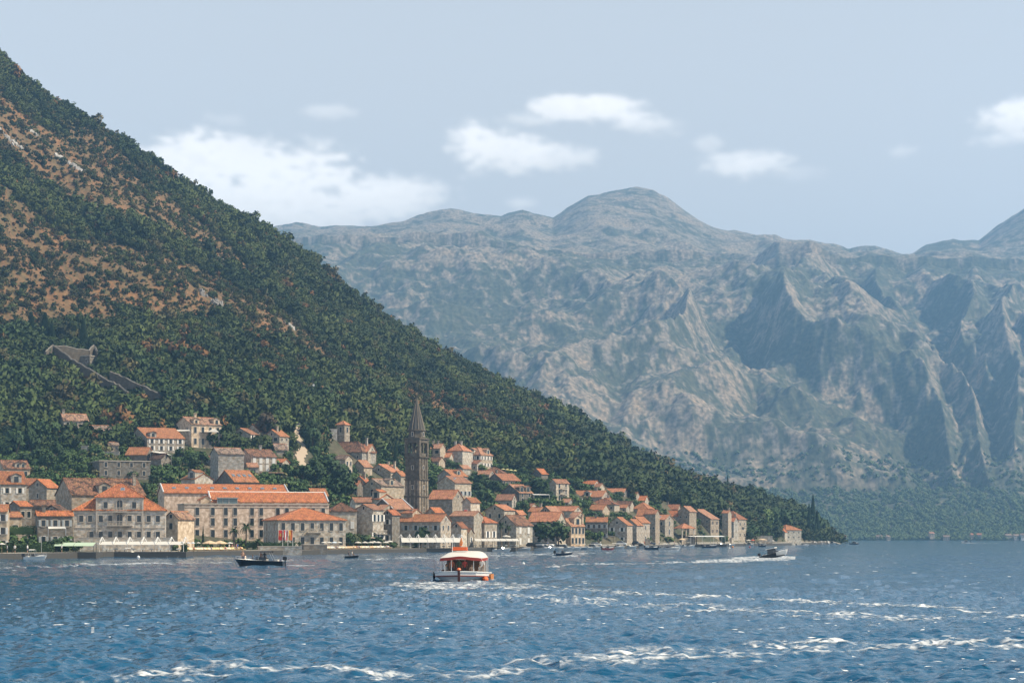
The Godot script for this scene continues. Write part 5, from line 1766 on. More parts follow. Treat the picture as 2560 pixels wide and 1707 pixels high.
# a band along a line of [bearing, distance, half width in rows]; rough = share of holes
func foam(label: String, line: Array, rough: float, period: float, seed_: int, called := "wake_foam") -> void:
	var ni := noise(seed_, period, 5)
	var i0 := SEA_X
	var i1 := 0
	for p: Array in line:
		var i := int((p[0] + 0.34) / 0.68 * (SEA_X - 1))
		i0 = mini(i0, i)
		i1 = maxi(i1, i)
	i0 = maxi(i0, 0)
	i1 = mini(i1, SEA_X - 1)
	var rows := []
	var lowest := SEA_Y
	var highest := 0
	for i in range(i0, i1 + 1):
		var b := lerpf(-0.34, 0.34, float(i) / (SEA_X - 1))
		var at := 0.0
		var half := 0.0
		for k in line.size() - 1:
			var p: Array = line[k]
			var q: Array = line[k + 1]
			if (b >= p[0] and b <= q[0]) or (b >= q[0] and b <= p[0]):
				var t: float = (b - p[0]) / (q[0] - p[0])
				var a: float = lerpf(1.0 / p[1], 1.0 / q[1], t)
				var share: float = (1.0 / 48.0 - a) / (1.0 / 48.0 - 1.0 / 9000.0)
				at = pow(share, 1.0 / 0.93) * (SEA_Y - 1)
				half = lerpf(p[2], q[2], t)
		rows.append(Vector2(at, half))
		lowest = mini(lowest, int(at - half) - 1)
		highest = maxi(highest, int(at + half) + 1)
	lowest = clampi(lowest, 0, SEA_Y - 1)
	highest = clampi(highest, 0, SEA_Y - 1)
	var nx := i1 - i0 + 1
	var ny := highest - lowest + 1
	var pos := PackedVector3Array()
	var keep := PackedByteArray()
	var col := PackedColorArray()
	var uv := PackedVector2Array()
	pos.resize(nx * ny)
	keep.resize(nx * ny)
	col.resize(nx * ny)
	uv.resize(nx * ny)
	var fine := noise(seed_ + 100, maxf(0.5, period * 0.3), 3)
	for j in ny:
		for i in nx:
			var p := sea_pos[(j + lowest) * SEA_X + i + i0]
			var r: Vector2 = rows[i]
			var off := absf(j + lowest - r.x) / maxf(r.y, 0.01)
			var n := ni.get_noise_2d(p.x * 0.4, p.z * 0.9) + 0.5 * fine.get_noise_2d(p.x * 0.6, p.z)
			var crest := clampf((p.y + 0.1) * 0.9, -0.3, 0.3)
			var a := 0.88 * smoothstep(rough - 0.1, rough + 0.7, (1.0 - off * off) * 0.55 + n * 1.1 + crest * 0.7)
			if off > 1.0: a = 0.0
			keep[j * nx + i] = 1 if off < 1.3 else 0
			col[j * nx + i] = Color(1, 1, 1, a)
			uv[j * nx + i] = Vector2(p.x, p.z)
			pos[j * nx + i] = p + Vector3(0, 0.03, 0)
	var m := sheet(nx, ny, pos, col, uv, keep)
	if m == null: return
	if not mats.has("sea_foam"):
		var f := StandardMaterial3D.new()
		f.resource_name = "sea_foam"
		f.albedo_color = lin(0.80, 0.81, 0.80)
		f.vertex_color_use_as_albedo = true
		f.transparency = BaseMaterial3D.TRANSPARENCY_ALPHA
		f.roughness = 0.9
		f.albedo_texture = lace()
		f.uv1_scale = Vector3(1.0 / 7.0, 1.0 / 9.0, 1)
		mats["sea_foam"] = f
	var o := one(called, m, mats["sea_foam"], label, "")
	o.set_meta("kind", "stuff")

# the bubbly net that foam makes on water, as a coverage
func lace() -> ImageTexture:
	var cells := noise(811, 42.0, 3)
	cells.noise_type = FastNoiseLite.TYPE_CELLULAR
	cells.cellular_return_type = FastNoiseLite.RETURN_DISTANCE2_SUB
	var soft := noise(812, 70.0, 4)
	var n := 512
	var a := cells.get_seamless_image(n, n).get_data()
	var b := soft.get_seamless_image(n, n).get_data()
	var out := PackedByteArray()
	out.resize(n * n * 4)
	for k in n * n:
		var net := 1.0 - smoothstep(0.10, 0.45, a[k] / 255.0)
		var v := clampf(net * 0.7 + (b[k] / 255.0 - 0.42) * 2.2, 0.0, 1.0)
		out[k * 4] = 255
		out[k * 4 + 1] = 255
		out[k * 4 + 2] = 255
		out[k * 4 + 3] = int(v * 255.0)
	return ImageTexture.create_from_image(Image.create_from_data(n, n, false, Image.FORMAT_RGBA8, out))

# ---------------------------------------------------------------- walls, quays, paths
func block(called: String, label: String, category: String, at: Vector3, turn: float, size: Vector3, m: Material, cap := 0.0) -> Node3D:
	var o := thing(called, label, category, at, turn)
	var st := begin()
	box(st, Vector3(0, size.y / 2 - 1.5, 0), Vector3(size.x, size.y + 3.0, size.z))
	part("wall", done(st), m, o)
	var cs := begin()
	box(cs, Vector3(0, size.y + 0.08, 0), Vector3(size.x + 0.12, 0.16, size.z + 0.12))
	part("coping", done(cs), trim(), o)
	return o

func quay() -> void:
	var st := begin()
	var top := begin()
	var last := []
	for k in 120:
		var b := lerpf(-0.38, 0.158, k / 119.0)
		var d := knots(SHORE, b)
		var jag := 0.6 * sin(k * 2.4)
		var p := [Vector3(b * (d - jag), -3.0, -(d - jag)), Vector3(b * (d - jag), 1.2, -(d - jag)), Vector3(b * (d + 15.0), 1.2, -(d + 15.0)), Vector3(b * (d + 15.0), -3.0, -(d + 15.0))]
		if k:
			quad(st, last[0], p[0], p[1], last[1])
			quad(top, last[1], p[1], p[2], last[2])
		last = p
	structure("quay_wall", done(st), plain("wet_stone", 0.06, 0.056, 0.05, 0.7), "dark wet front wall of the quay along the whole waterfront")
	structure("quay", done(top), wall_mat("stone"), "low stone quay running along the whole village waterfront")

func pier(at: Vector3, turn: float, size: Vector3, label: String) -> void:
	var st := begin()
	box(st, Vector3(0, -1.5 + size.y / 2, 0), Vector3(size.x, size.y + 3.0, size.z))
	var o := structure("pier", done(st), plain("wet_stone", 0.06, 0.056, 0.05, 0.7), label)
	o.position = at
	o.rotation.y = turn

func path(points: Array, width: float, label: String) -> void:
	var st := begin()
	var c := Curve3D.new()
	for p: Vector3 in points: c.add_point(p)
	var n := points.size() * 5
	var last := []
	for k in n + 1:
		var t := c.get_baked_length() * k / n
		var p := c.sample_baked(t)
		var q := c.sample_baked(minf(t + 0.5, c.get_baked_length())) - c.sample_baked(maxf(t - 0.5, 0))
		var s := Vector3(-q.z, 0, q.x).normalized() * width / 2 * (1.0 + 0.2 * sin(k * 1.7))
		var a := p - s
		var b := p + s
		a.y = ground(a.x, a.z) + 0.35
		b.y = ground(b.x, b.z) + 0.35
		for back in [0.0, 4.0]: footprints.append(Vector3(p.x, width * 0.9, p.z + back))
		if k: quad(st, last[0], last[1], b, a)
		last = [a, b]
	structure("path", done(st), plain("pale_earth", 0.38, 0.30, 0.22, 0.95), label)

func slope_wall(label: String, points: Array, high: float, m: Material) -> void:
	var o := thing("ruined_wall", label, "ruin", points[0])
	var st := begin()
	var cs := begin()
	var r := RandomNumberGenerator.new()
	r.seed = points.size() * 31
	var line := []
	for k in points.size() - 1:   # a broken top edge
		for j in 6: line.append(points[k].lerp(points[k + 1], j / 6.0) - points[0] + Vector3(0, r.randf_range(-0.5, 0.15), 0))
	line.append(points[-1] - points[0])
	for k in line.size() - 1:
		var a: Vector3 = line[k]
		var b: Vector3 = line[k + 1]
		var n := Vector3(-(b - a).z, 0, (b - a).x).normalized() * 0.45
		var lo := Vector3(0, -high, 0)
		quad(st, a + lo + n, b + lo + n, b + n, a + n)
		quad(st, b + lo - n, a + lo - n, a - n, b - n)
		quad(st, a + n, b + n, b - n, a - n)
		quad(st, b + lo + n, b + lo - n, b - n, b + n)
		quad(st, a + lo - n, a + lo + n, a + n, a - n)
		bar(cs, a + Vector3(0, 0.06, 0), b + Vector3(0, 0.06, 0), 0.3, 0.3, 4)
	part("wall", done(st), m, o)
	part("coping", done(cs), wall_mat("dark"), o)
	for k in points.size() - 1:
		for j in 8:
			var p: Vector3 = points[k].lerp(points[k + 1], j / 8.0)
			for back in [0.0, 3.5]: footprints.append(Vector3(p.x, 2.0, p.z + back))

func hedge(label: String, at: Vector3, turn: float, size: Vector3, tint: Color) -> void:
	var st := begin()
	var r := RandomNumberGenerator.new()
	r.seed = int(at.x * 10) + 5
	var n := int((size.x * size.y * 2 + size.x * size.z + size.z * size.y * 2) * 7.0)
	st.set_color(Color.WHITE * 0.9)
	box(st, Vector3(0, size.y / 2, 0), size * 0.86)
	for k in n:
		var p := Vector3(r.randf_range(-0.5, 0.5), r.randf_range(0.0, 1.0), r.randf_range(-0.5, 0.5)) * size
		var face := r.randi() % 3
		if face == 0: p.z = size.z / 2 * (1 if r.randf() < 0.5 else -1)
		elif face == 1: p.y = size.y
		else: p.x = size.x / 2 * (1 if r.randf() < 0.5 else -1)
		p += Vector3(r.randfn(), r.randfn(), r.randfn()) * 0.12
		var s := Vector3(r.randfn(), r.randfn(), r.randfn()).normalized() * 0.3
		var t := Vector3(r.randfn(), r.randfn(), r.randfn()).normalized() * 0.3
		st.set_color(Color.WHITE * r.randf_range(0.7, 1.3))
		tri(st, p - s, p + s, p + t)
	var m := leaf_material("hedge_%d_%d" % [int(tint.r * 400), int(tint.g * 400)])
	m.albedo_color = lin(tint.r, tint.g, tint.b)
	one("hedge", done(st), m, label, "hedge", at, turn)

func outcrop(label: String, at: Vector3, wide: float, high: float, tone: float) -> void:
	var r := RandomNumberGenerator.new()
	r.seed = int(at.x * 7.0 + at.y)
	var st := begin()
	for k in 16:
		var u := r.randf_range(-0.5, 0.5)
		var p := Vector3(u * wide, 0, r.randf_range(-0.3, 0.3) * wide)
		p.x += r.randf_range(-1, 1)
		p.y = ground(at.x + p.x, at.z + p.z) - at.y
		var s := Vector3(r.randf_range(0.8, 2.6), r.randf_range(0.5, 1.2) * high, r.randf_range(0.8, 2.0))
		var tilt := Basis.from_euler(Vector3(r.randf_range(-0.5, 0.3), r.randf() * 3.0, r.randf_range(-0.4, 0.4)))
		var q := []
		for c in 8: q.append(p + tilt * (Vector3(1 if c & 1 else -1, 1 if c & 2 else -1, 1 if c & 4 else -1) * s * 0.5 * Vector3(r.randf_range(0.5, 1.1), r.randf_range(0.6, 1.1), r.randf_range(0.5, 1.1))))
		for f in [[4, 5, 7, 6], [1, 0, 2, 3], [5, 1, 3, 7], [0, 4, 6, 2], [6, 7, 3, 2], [0, 1, 5, 4]]: quad(st, q[f[0]], q[f[1]], q[f[2]], q[f[3]])
	var m := plain("limestone_%d" % int(tone * 100), tone, tone * 0.95, tone * 0.89, 0.95)
	one("rock_outcrop", done(st), m, label, "rock", at)
	for k in 5: footprints.append(Vector3(at.x + (k - 2) * wide * 0.22, wide * 0.12 + 1.2, at.z + wide * 0.12))

func flag(label: String, at: Vector3, pole: float, bands: Array, emblem := false) -> void:
	var o := thing("flagpole", label, "flag", at)
	var ps := begin()
	bar(ps, Vector3(0, -0.3, 0), Vector3(0, pole, 0), 0.06, 0.04)
	bar(ps, Vector3(0, pole, 0), Vector3(-1.1, pole, 0), 0.03, 0.03)
	part("pole", done(ps), white(), o)
	var n := bands.size()
	for k in n:   # upright banner of side by side bands, gently waved
		var st := begin()
		for j in 10:
			var x0 := -1.05 + k * 1.0 / n
			var x1 := -1.05 + (k + 1) * 1.0 / n
			var y0 := pole - 0.05 - j * 0.26
			var w := func(x: float, y: float) -> Vector3: return Vector3(x + 0.05 * sin(y * 1.7), y, 0.12 * sin(y * 1.3 + x * 4.0))
			quad(st, w.call(x0, y0 - 0.26), w.call(x1, y0 - 0.26), w.call(x1, y0), w.call(x0, y0))
		part("flag_cloth", done(st), bands[k], o)
	if emblem:
		var es := begin()
		for k in 10:
			var a := TAU * k / 10
			var b := TAU * (k + 1) / 10
			tri(es, Vector3(-0.55, pole - 1.3, 0.17), Vector3(-0.55 + 0.3 * cos(a) * (0.7 + 0.3 * (k % 2)), pole - 1.3 + 0.42 * sin(a), 0.17), Vector3(-0.55 + 0.3 * cos(b) * (0.7 + 0.3 * ((k + 1) % 2)), pole - 1.3 + 0.42 * sin(b), 0.17))
		part("emblem", done(es), plain("gold_thread", 0.62, 0.33, 0.05, 0.6), o)

func mast(label: String, at: Vector3, high: float) -> void:
	var o := thing("radio_mast", label, "mast", at)
	var st := begin()
	for k in 3:
		var a := TAU * k / 3
		bar(st, Vector3(cos(a) * 0.35, -1, sin(a) * 0.35), Vector3(cos(a) * 0.12, high, sin(a) * 0.12), 0.05, 0.04, 4)
		for j in 12: bar(st, Vector3(cos(a) * 0.33, j * high / 12, sin(a) * 0.33), Vector3(cos(a + 2.1) * 0.3, (j + 1) * high / 12, sin(a + 2.1) * 0.3), 0.025, 0.025, 4)
	part("lattice", done(st), plain("dark_steel", 0.05, 0.05, 0.05, 0.5), o)
	var ds := begin()
	bar(ds, Vector3(0.3, high * 0.55, 0.3), Vector3(0.3, high * 0.55, 0.55), 0.45, 0.5, 10)
	part("dish", done(ds), white(), o)

func small_tower(at: Vector3, turn: float, side: float, high: float) -> void:
	var o := thing("monastery_bell_tower", "small square stone bell tower with tiled pyramid cap on the upper slope", "bell tower", at, turn)
	footprints.append(Vector3(at.x, 4.0, at.z))
	part("wall", wall_mesh(side, side, high, "h", 0, 0), wall_mat("brown"), o)
	var rs := begin()
	var r := part("roof", roof_mesh(side, side, high, "h", side * 0.38, 0, rs), tile_mat("salmon"), o)
	part("ridge", done(rs), tile_mat("salmon"), r)
	for k in 4: window(o, Vector3(sin(k * PI / 2), 0, cos(k * PI / 2)) * (side / 2 + 0.02) + Vector3(0, high - 2.2, 0), k * PI / 2, "tall", "none")
	var cs := begin()
	box(cs, Vector3(0, high - 4.2, 0), Vector3(side + 0.3, 0.25, side + 0.3))
	part("cornice", done(cs), trim(), o)

func kiosk(label: String, at: Vector3, turn: float, side: float, high: float, rise: float) -> void:
	var o := thing("tiled_pavilion", label, "pavilion", at, turn)
	footprints.append(Vector3(at.x, side * 0.5, at.z))
	var rs := begin()
	var r := part("roof", roof_mesh(side, side, high, "h", rise, 0, rs), tile_mat("salmon"), o)
	part("ridge", done(rs), tile_mat("salmon"), r)
	for x in [-1, 1]:
		for z in [-1, 1]:
			var ps := begin()
			box(ps, Vector3(x * (side / 2 - 0.3), high / 2 - 1.0, z * (side / 2 - 0.3)), Vector3(0.45, high + 2.0, 0.45))
			part("pillar", done(ps), trim(), o)
	var ws := begin()
	box(ws, Vector3(0, high * 0.2 - 1, 0), Vector3(side - 0.9, high * 0.4 + 2.0, side - 0.9))
	part("low_wall", done(ws), wall_mat("brown"), o)

func flat_canopy(label: String, at: Vector3, turn: float, size: Vector3, m: Material, called := "flat_canopy") -> void:
	var o := thing(called, label, "canopy", at, turn)
	var st := begin()
	plate(st, Vector3(-size.x / 2, size.y, size.z / 2), Vector3(size.x / 2, size.y, size.z / 2), Vector3(size.x / 2, size.y + 0.35, -size.z / 2), Vector3(-size.x / 2, size.y + 0.35, -size.z / 2), 0.12)
	part("canopy_top", done(st), m, o)
	var n := maxi(2, int(size.x / 4.0))
	for k in n:
		for z in [-1, 1]:
			var ps := begin()
			var x := lerpf(-size.x / 2 + 0.2, size.x / 2 - 0.2, float(k) / (n - 1))
			bar(ps, Vector3(x, -1.5, z * (size.z / 2 - 0.2)), Vector3(x, size.y + 0.1, z * (size.z / 2 - 0.2)), 0.07)
			part("post", done(ps), white() if m == white() else plain("dark_steel", 0.05, 0.05, 0.05, 0.5), o)

func sail(label: String, points: Array, m: Material) -> void:
	var o := thing("shade_sail", label, "shade sail", points[0])
	var st := begin()
	var p := []
	for v: Vector3 in points: p.append(v - points[0])
	for i in 6:
		for j in 6:
			var f := func(u: float, v: float) -> Vector3:
				var s: Vector3 = p[0].lerp(p[1], u).lerp(p[3].lerp(p[2], u), v)
				return s - Vector3(0, 0.7 * sin(PI * u) * sin(PI * v), 0)
			quad(st, f.call(i / 6.0, j / 6.0), f.call((i + 1) / 6.0, j / 6.0), f.call((i + 1) / 6.0, (j + 1) / 6.0), f.call(i / 6.0, (j + 1) / 6.0))
	part("cloth", done(st), m, o)
	for v: Vector3 in p:
		var ps := begin()
		bar(ps, v + Vector3(0, -4, 0), v, 0.05)
		part("post", done(ps), plain("steel", 0.5, 0.5, 0.5, 0.3, 0.8), o)

func jet_ski(label: String, at: Vector3, turn: float) -> void:
	var o := thing("jet_ski", label, "jet ski", at, turn)
	part("hull", hull_mesh(3.1, 1.1, 0.45, 0.2, 0.5), plain("black_cowling", 0.02, 0.02, 0.022, 0.35), o)
	var st := begin()
	box(st, Vector3(0, 0.52, -0.45), Vector3(0.42, 0.3, 1.4))
	part("seat", done(st), plain("seat_vinyl", 0.6, 0.56, 0.5, 0.6), o)
	var hs := begin()
	bar(hs, Vector3(0, 0.4, 0.6), Vector3(0, 0.95, 0.3), 0.14, 0.08)
	bar(hs, Vector3(-0.36, 0.98, 0.26), Vector3(0.36, 0.98, 0.26), 0.03, 0.03)
	part("handlebar", done(hs), plain("dark_steel", 0.05, 0.05, 0.05, 0.5), o)

func buoy(label: String, at: Vector3, size: float, m: Material) -> void:
	var o := thing("mooring_buoy", label, "buoy", at)
	var st := begin()
	for k in 6: bar(st, Vector3(0, size * (k / 3.0 - 0.6), 0), Vector3(0, size * ((k + 1) / 3.0 - 0.6), 0), size * sqrt(maxf(0.02, 1 - pow(k / 3.0 - 1, 2))), size * sqrt(maxf(0.02, 1 - pow((k + 1) / 3.0 - 1, 2))), 10)
	part("float", done(st), m, o)
	var rs := begin()
	bar(rs, Vector3(0, size * 1.3, 0), Vector3(0, size * 1.9, 0), 0.05, 0.05)
	part("ring", done(rs), plain("steel", 0.5, 0.5, 0.5, 0.3, 0.8), o)

func table_set(label: String, at: Vector3, turn: float, group: String) -> void:
	var o := thing("cafe_table", label, "table", at, turn, group)
	if not mesh_of.has("cafe_cloth"):
		var st := begin()
		box(st, Vector3(0, 0.62, 0), Vector3(0.9, 0.28, 0.9))
		mesh_of["cafe_cloth"] = done(st)
		var ps := begin()
		bar(ps, Vector3(0, 0, 0), Vector3(0, 0.5, 0), 0.06)
		mesh_of["cafe_leg"] = done(ps)
	part("tablecloth", mesh_of["cafe_cloth"], plain("table_linen", 0.55, 0.54, 0.5, 0.9), o)
	part("leg", mesh_of["cafe_leg"], plain("dark_steel", 0.05, 0.05, 0.05, 0.5), o)

func lamp_post(label: String, at: Vector3, high: float) -> void:
	var o := thing("street_lamp", label, "street lamp", at)
	var st := begin()
	bar(st, Vector3.ZERO, Vector3(0, high, 0), 0.06, 0.04)
	bar(st, Vector3(0, high, 0), Vector3(0.5, high + 0.15, 0), 0.03, 0.03)
	part("pole", done(st), plain("grey_frame", 0.3, 0.31, 0.31, 0.5), o)
	var hs := begin()
	box(hs, Vector3(0.6, high + 0.12, 0), Vector3(0.5, 0.12, 0.25))
	part("lamp_head", done(hs), white(), o)

# ---------------------------------------------------------------- greenery that nobody could count
func blocked(x: float, z: float, more := 0.0) -> bool:
	for f: Vector3 in footprints:
		var r := f.y + more
		if absf(f.x - x) < r and absf(f.z - z) < r: return true
	return false

func garden_shrubs() -> void:
	var r := RandomNumberGenerator.new()
	r.seed = 404
	var where := []
	var tint := []
	var tone := noise(141, 30.0, 2)
	for k in 16000:
		var b := r.randf_range(-0.30, 0.16)
		var d0 := knots(SHORE, b) + 18.0
		var dv := knots(TOWN_D, b)
		if dv - d0 < 3.0 or r.randf() > (dv - d0) / 230.0: continue
		var d := lerpf(d0, dv + 12.0, pow(r.randf(), 0.6))
		var x := b * d
		if blocked(x, -d, 0.8): continue
		var s := r.randf_range(0.5, 1.5) * (1.6 if tone.get_noise_2d(x, d) > 0.1 else 1.0)
		var c := Color(0.045, 0.085, 0.03).lerp(Color(0.10, 0.15, 0.045), r.randf() * 0.8)
		if r.randf() < 0.10: c = Color(0.15, 0.14, 0.06)
		where.append(Transform3D(Basis(Vector3.UP, r.randf() * TAU).scaled(Vector3(s, s * r.randf_range(0.7, 1.1), s)), Vector3(x, ground_d(b, d) - s * 0.2, -d)))
		tint.append(c)
	scatter("garden_shrubbery", "garden bushes and vines filling the gaps between the houses", crown(361, 12, 13, 0.2), where, tint)

func far_woods() -> void:
	var r := RandomNumberGenerator.new()
	r.seed = 505
	var where := []
	var tint := []
	for k in 15000:
		var b := r.randf_range(0.0, 0.30)
		var d := 2985.0 + 620.0 * pow(r.randf(), 1.5)
		var y := far_height(b, d)
		if y > 40.0 + 130.0 * r.randf(): continue
		var s := r.randf_range(2.2, 5.5)
		where.append(Transform3D(Basis(Vector3.UP, r.randf() * TAU).scaled(Vector3(s, s * 0.9, s)), Vector3(b * d, y - s * 0.3, -d)))
		tint.append(Color(0.07, 0.11, 0.045).lerp(Color(0.14, 0.18, 0.07), r.randf()))
	scatter("far_shore_woods", "woods along the far shore at the foot of the mountains", crown(362, 14, 10, 0.22), where, tint)

# rows of loungers along the quay, some with a sunbather on them
func bathing_rows(label: String, group: String, bather: String, bathers: String, b0: float, b1: float, n: int, depths: Array, cushions: Array) -> void:
	var shirts := [Color(0.42, 0.24, 0.16), Color(0.7, 0.66, 0.6), Color(0.10, 0.14, 0.3), Color(0.5, 0.08, 0.08)]
	var shorts := [Color(0.05, 0.07, 0.2), Color(0.5, 0.07, 0.06), Color(0.03, 0.03, 0.03), Color(0.1, 0.35, 0.4)]
	for row in depths.size():
		for i in n:
			var b := lerpf(b0, b1, (i + 0.33 * row) / n)
			var d: float = knots(SHORE, b) + depths[row]
			var at := Vector3(b * d, 1.22, -d)
			var turn := 0.55 + rng.randf_range(-0.25, 0.25)
			lounger(at, turn, cushions[rng.randi() % cushions.size()], label, group)
			if rng.randf() < 0.28: person(bather, at + Vector3(0, 0.32, 0), turn, "lie", shirts[rng.randi() % 4], shorts[rng.randi() % 4], Color(0.05, 0.035, 0.025), bathers)

# small crests that break white here and there
func flecks() -> void:
	var r := RandomNumberGenerator.new()
	r.seed = 606
	var st := begin()
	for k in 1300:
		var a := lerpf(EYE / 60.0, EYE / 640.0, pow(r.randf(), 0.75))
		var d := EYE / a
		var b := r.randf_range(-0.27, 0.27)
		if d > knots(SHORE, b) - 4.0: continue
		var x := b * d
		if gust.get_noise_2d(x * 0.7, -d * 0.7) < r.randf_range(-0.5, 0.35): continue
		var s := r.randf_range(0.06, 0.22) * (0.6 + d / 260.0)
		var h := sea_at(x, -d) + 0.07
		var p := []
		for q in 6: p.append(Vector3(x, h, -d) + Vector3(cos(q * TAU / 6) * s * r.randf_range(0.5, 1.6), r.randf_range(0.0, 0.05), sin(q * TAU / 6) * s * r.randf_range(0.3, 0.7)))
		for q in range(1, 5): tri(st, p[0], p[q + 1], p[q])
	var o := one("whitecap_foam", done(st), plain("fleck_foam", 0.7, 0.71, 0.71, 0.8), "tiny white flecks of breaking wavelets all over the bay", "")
	o.set_meta("kind", "stuff")

func place_houses() -> void:
	house("large plain stone house alone at the upper left edge of the woods", V(-154.4, 39.29, -703.53), .42, 8.6, 8.43, 5.98, "g", 2.51, "stone", "pale", ["A 2 3 std none", "L 2 1 small none", "chimney -.42 0"])
	house("low pale roofed annex beside the silver car on the upper terrace", V(-144.78, 39.49, -706.07), .14, 8.87, 7, 2.44, "g", 1.92, "stone", "pale", ["A 1 3 std none"])
	house("grey stone house with bright orange roof and white gabled dormer above the ruin", V(-125.43, 34.17, -704.47), .49, 13.51, 21.62, 4.74, "g", 3.89, "grey", "orange", ["A 2 4 std white", "L 2 2 std none", "dormer -.33 1.2", "dormer -.05 .01"])
	house("pale villa with white awning and arched ground floor loggia high on the left slope", V(-113.02, 36.51, -719.4), .66, 12.15, 12.23, 8.19, "g", 2.76, "cream", "pale", ["A 2 4 tall none", "L 2 2 std none", "dormer -.32 1.1", "dormer .36 1.3", "chimney -.1 0"], "villa", "villa", "")
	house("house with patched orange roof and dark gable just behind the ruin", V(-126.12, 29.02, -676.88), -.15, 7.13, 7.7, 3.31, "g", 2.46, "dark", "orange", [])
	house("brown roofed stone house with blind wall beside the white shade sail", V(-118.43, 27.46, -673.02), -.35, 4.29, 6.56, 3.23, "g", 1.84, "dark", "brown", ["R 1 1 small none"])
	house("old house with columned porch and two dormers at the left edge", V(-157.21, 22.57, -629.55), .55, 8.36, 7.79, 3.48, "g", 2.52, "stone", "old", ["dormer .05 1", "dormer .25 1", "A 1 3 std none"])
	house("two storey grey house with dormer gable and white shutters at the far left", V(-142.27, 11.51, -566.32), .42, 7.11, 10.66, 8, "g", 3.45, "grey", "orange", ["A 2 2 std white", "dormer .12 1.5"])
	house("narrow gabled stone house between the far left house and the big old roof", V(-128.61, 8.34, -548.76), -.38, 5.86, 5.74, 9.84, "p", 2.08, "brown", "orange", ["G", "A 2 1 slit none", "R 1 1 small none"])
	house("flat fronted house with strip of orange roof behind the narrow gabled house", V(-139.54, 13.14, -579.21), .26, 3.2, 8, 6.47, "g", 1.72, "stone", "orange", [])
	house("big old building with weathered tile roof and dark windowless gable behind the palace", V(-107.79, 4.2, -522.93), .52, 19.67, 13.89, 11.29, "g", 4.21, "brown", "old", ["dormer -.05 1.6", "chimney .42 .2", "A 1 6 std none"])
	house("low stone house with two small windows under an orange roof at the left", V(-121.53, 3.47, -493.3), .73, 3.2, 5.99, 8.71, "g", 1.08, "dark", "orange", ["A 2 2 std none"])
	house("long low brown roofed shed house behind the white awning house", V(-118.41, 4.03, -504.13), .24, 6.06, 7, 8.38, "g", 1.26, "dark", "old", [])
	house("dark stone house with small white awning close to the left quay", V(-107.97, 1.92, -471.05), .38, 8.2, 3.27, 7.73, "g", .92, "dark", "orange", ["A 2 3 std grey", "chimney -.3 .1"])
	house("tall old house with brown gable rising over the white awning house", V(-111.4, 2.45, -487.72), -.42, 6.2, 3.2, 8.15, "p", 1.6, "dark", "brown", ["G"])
	house("grey corner of a waterfront house cut by the left picture edge", V(-114.96, 1.47, -449.13), .17, 3.2, 8, 8.76, "g", 1.44, "stone", "orange", ["A 3 2 std white"])
	house("small sandy stone church with curved gable squeezed between palace and hotel", V(-82.6, 1.3, -496.02), -.45, 4.01, 7, 7.83, "p", 1.64, "cream", "pale", ["G", "A 2 1 std none"], "chapel", "chapel", "")
	house("gabled house with pale orange roof half hidden by shrubs below the brown tree", V(-99.04, 38.57, -739.15), -.49, 9.06, 5.08, 3.82, "p", 2.16, "grey", "salmon", ["G", "A 1 2 std none", "R 2 2 std white"])
	house("upper house with balcony and staggered roof behind the pale gabled house", V(-95.29, 39.88, -745.33), -.52, 6.46, 5, 3.97, "p", 2.55, "stone", "orange", ["R 1 1 std none", "balconyR 0 .4 2.5"])
	house("light stone house under the brown tree beside the earth track", V(-87.44, 36.72, -741.71), -.56, 7.27, 5.57, 5.14, "p", 2.28, "stone", "orange", ["G", "A 2 2 wide none", "R 2 2 small none", "chimney .1 .1"])
	house("low lean-to with pale roof below the earth track", V(-85.06, 34.15, -731.74), .32, 4.56, 6.67, 2.2, "g", 2.17, "stone", "pale", [])
	house("long house with weathered roof and rows of pale shutters on the middle slope", V(-89.59, 27.35, -703.74), .52, 9.68, 11.54, 5.3, "g", 2.64, "grey", "old", ["A 2 4 tall closed", "chimney .1 0"])
	house("grey blind wall house with long pale roof behind the hipped roof house", V(-94.29, 19.85, -661.02), .44, 8.74, 9.21, 12.04, "g", 2.02, "grey", "pale", [])
	house("hip roofed stone house with white shutters left of the long shuttered house", V(-98.65, 27.07, -695.62), .42, 5.44, 14.95, 5.31, "h", 2.23, "stone", "salmon", ["A 2 2 tall closed"])
	house("low wing with sloping orange roof in front of the hip roofed house", V(-99.6, 26.97, -691.44), .59, 3.2, 8.69, 3.09, "g", 2.46, "grey", "orange", ["A 1 1 door white"])
	house("glazed porch house with little salmon roof right of the hip roofed house", V(-90.36, 25.96, -693.48), .31, 3.55, 6, 2.81, "g", 1.31, "grey", "salmon", ["A 1 1 wide none"])
	house("broad new orange roof with roof vents above the hotel's long roof", V(-89.13, 15.57, -647.31), .67, 8.83, 11.66, 6.78, "g", 3.67, "dark", "orange", ["skylight 4"])
	house("small house with curved dormer and pink flowers above the hotel", V(-100.96, 17.25, -640.37), -.52, 5.56, 9.18, 5.71, "g", 1.8, "grey", "orange", ["dormer .2 1.5", "A 1 3 std none", "chimney -.4 0"])
	house("weathered hip roofed hall beside the big dark tree below the village lane", V(-51.9, 3.62, -605.83), .24, 8.12, 10, 8.77, "h", 2.45, "pale", "brown", ["A 1 3 tall closed"])
	house("orange roof fragment partly hidden by the dark trees above the hotel's right end", V(-62.8, 9.56, -644.11), .38, 5.17, 6.79, 8.33, "g", 2.16, "stone", "orange", [])
	house("broad hip roofed monastery building left of the small bell tower", V(-65.65, 33.85, -795.46), -.49, 20.38, 10, 4.32, "h", 4.1, "grey", "old", ["A 1 5 small none", "chimney .45 0"])
	house("monastery wing with sunlit gable end below the small bell tower", V(-58.91, 33.42, -794.3), -.3, 6.98, 9.02, 4.96, "g", 2.9, "stone", "salmon", ["R 2 1 slit none", "GR"])
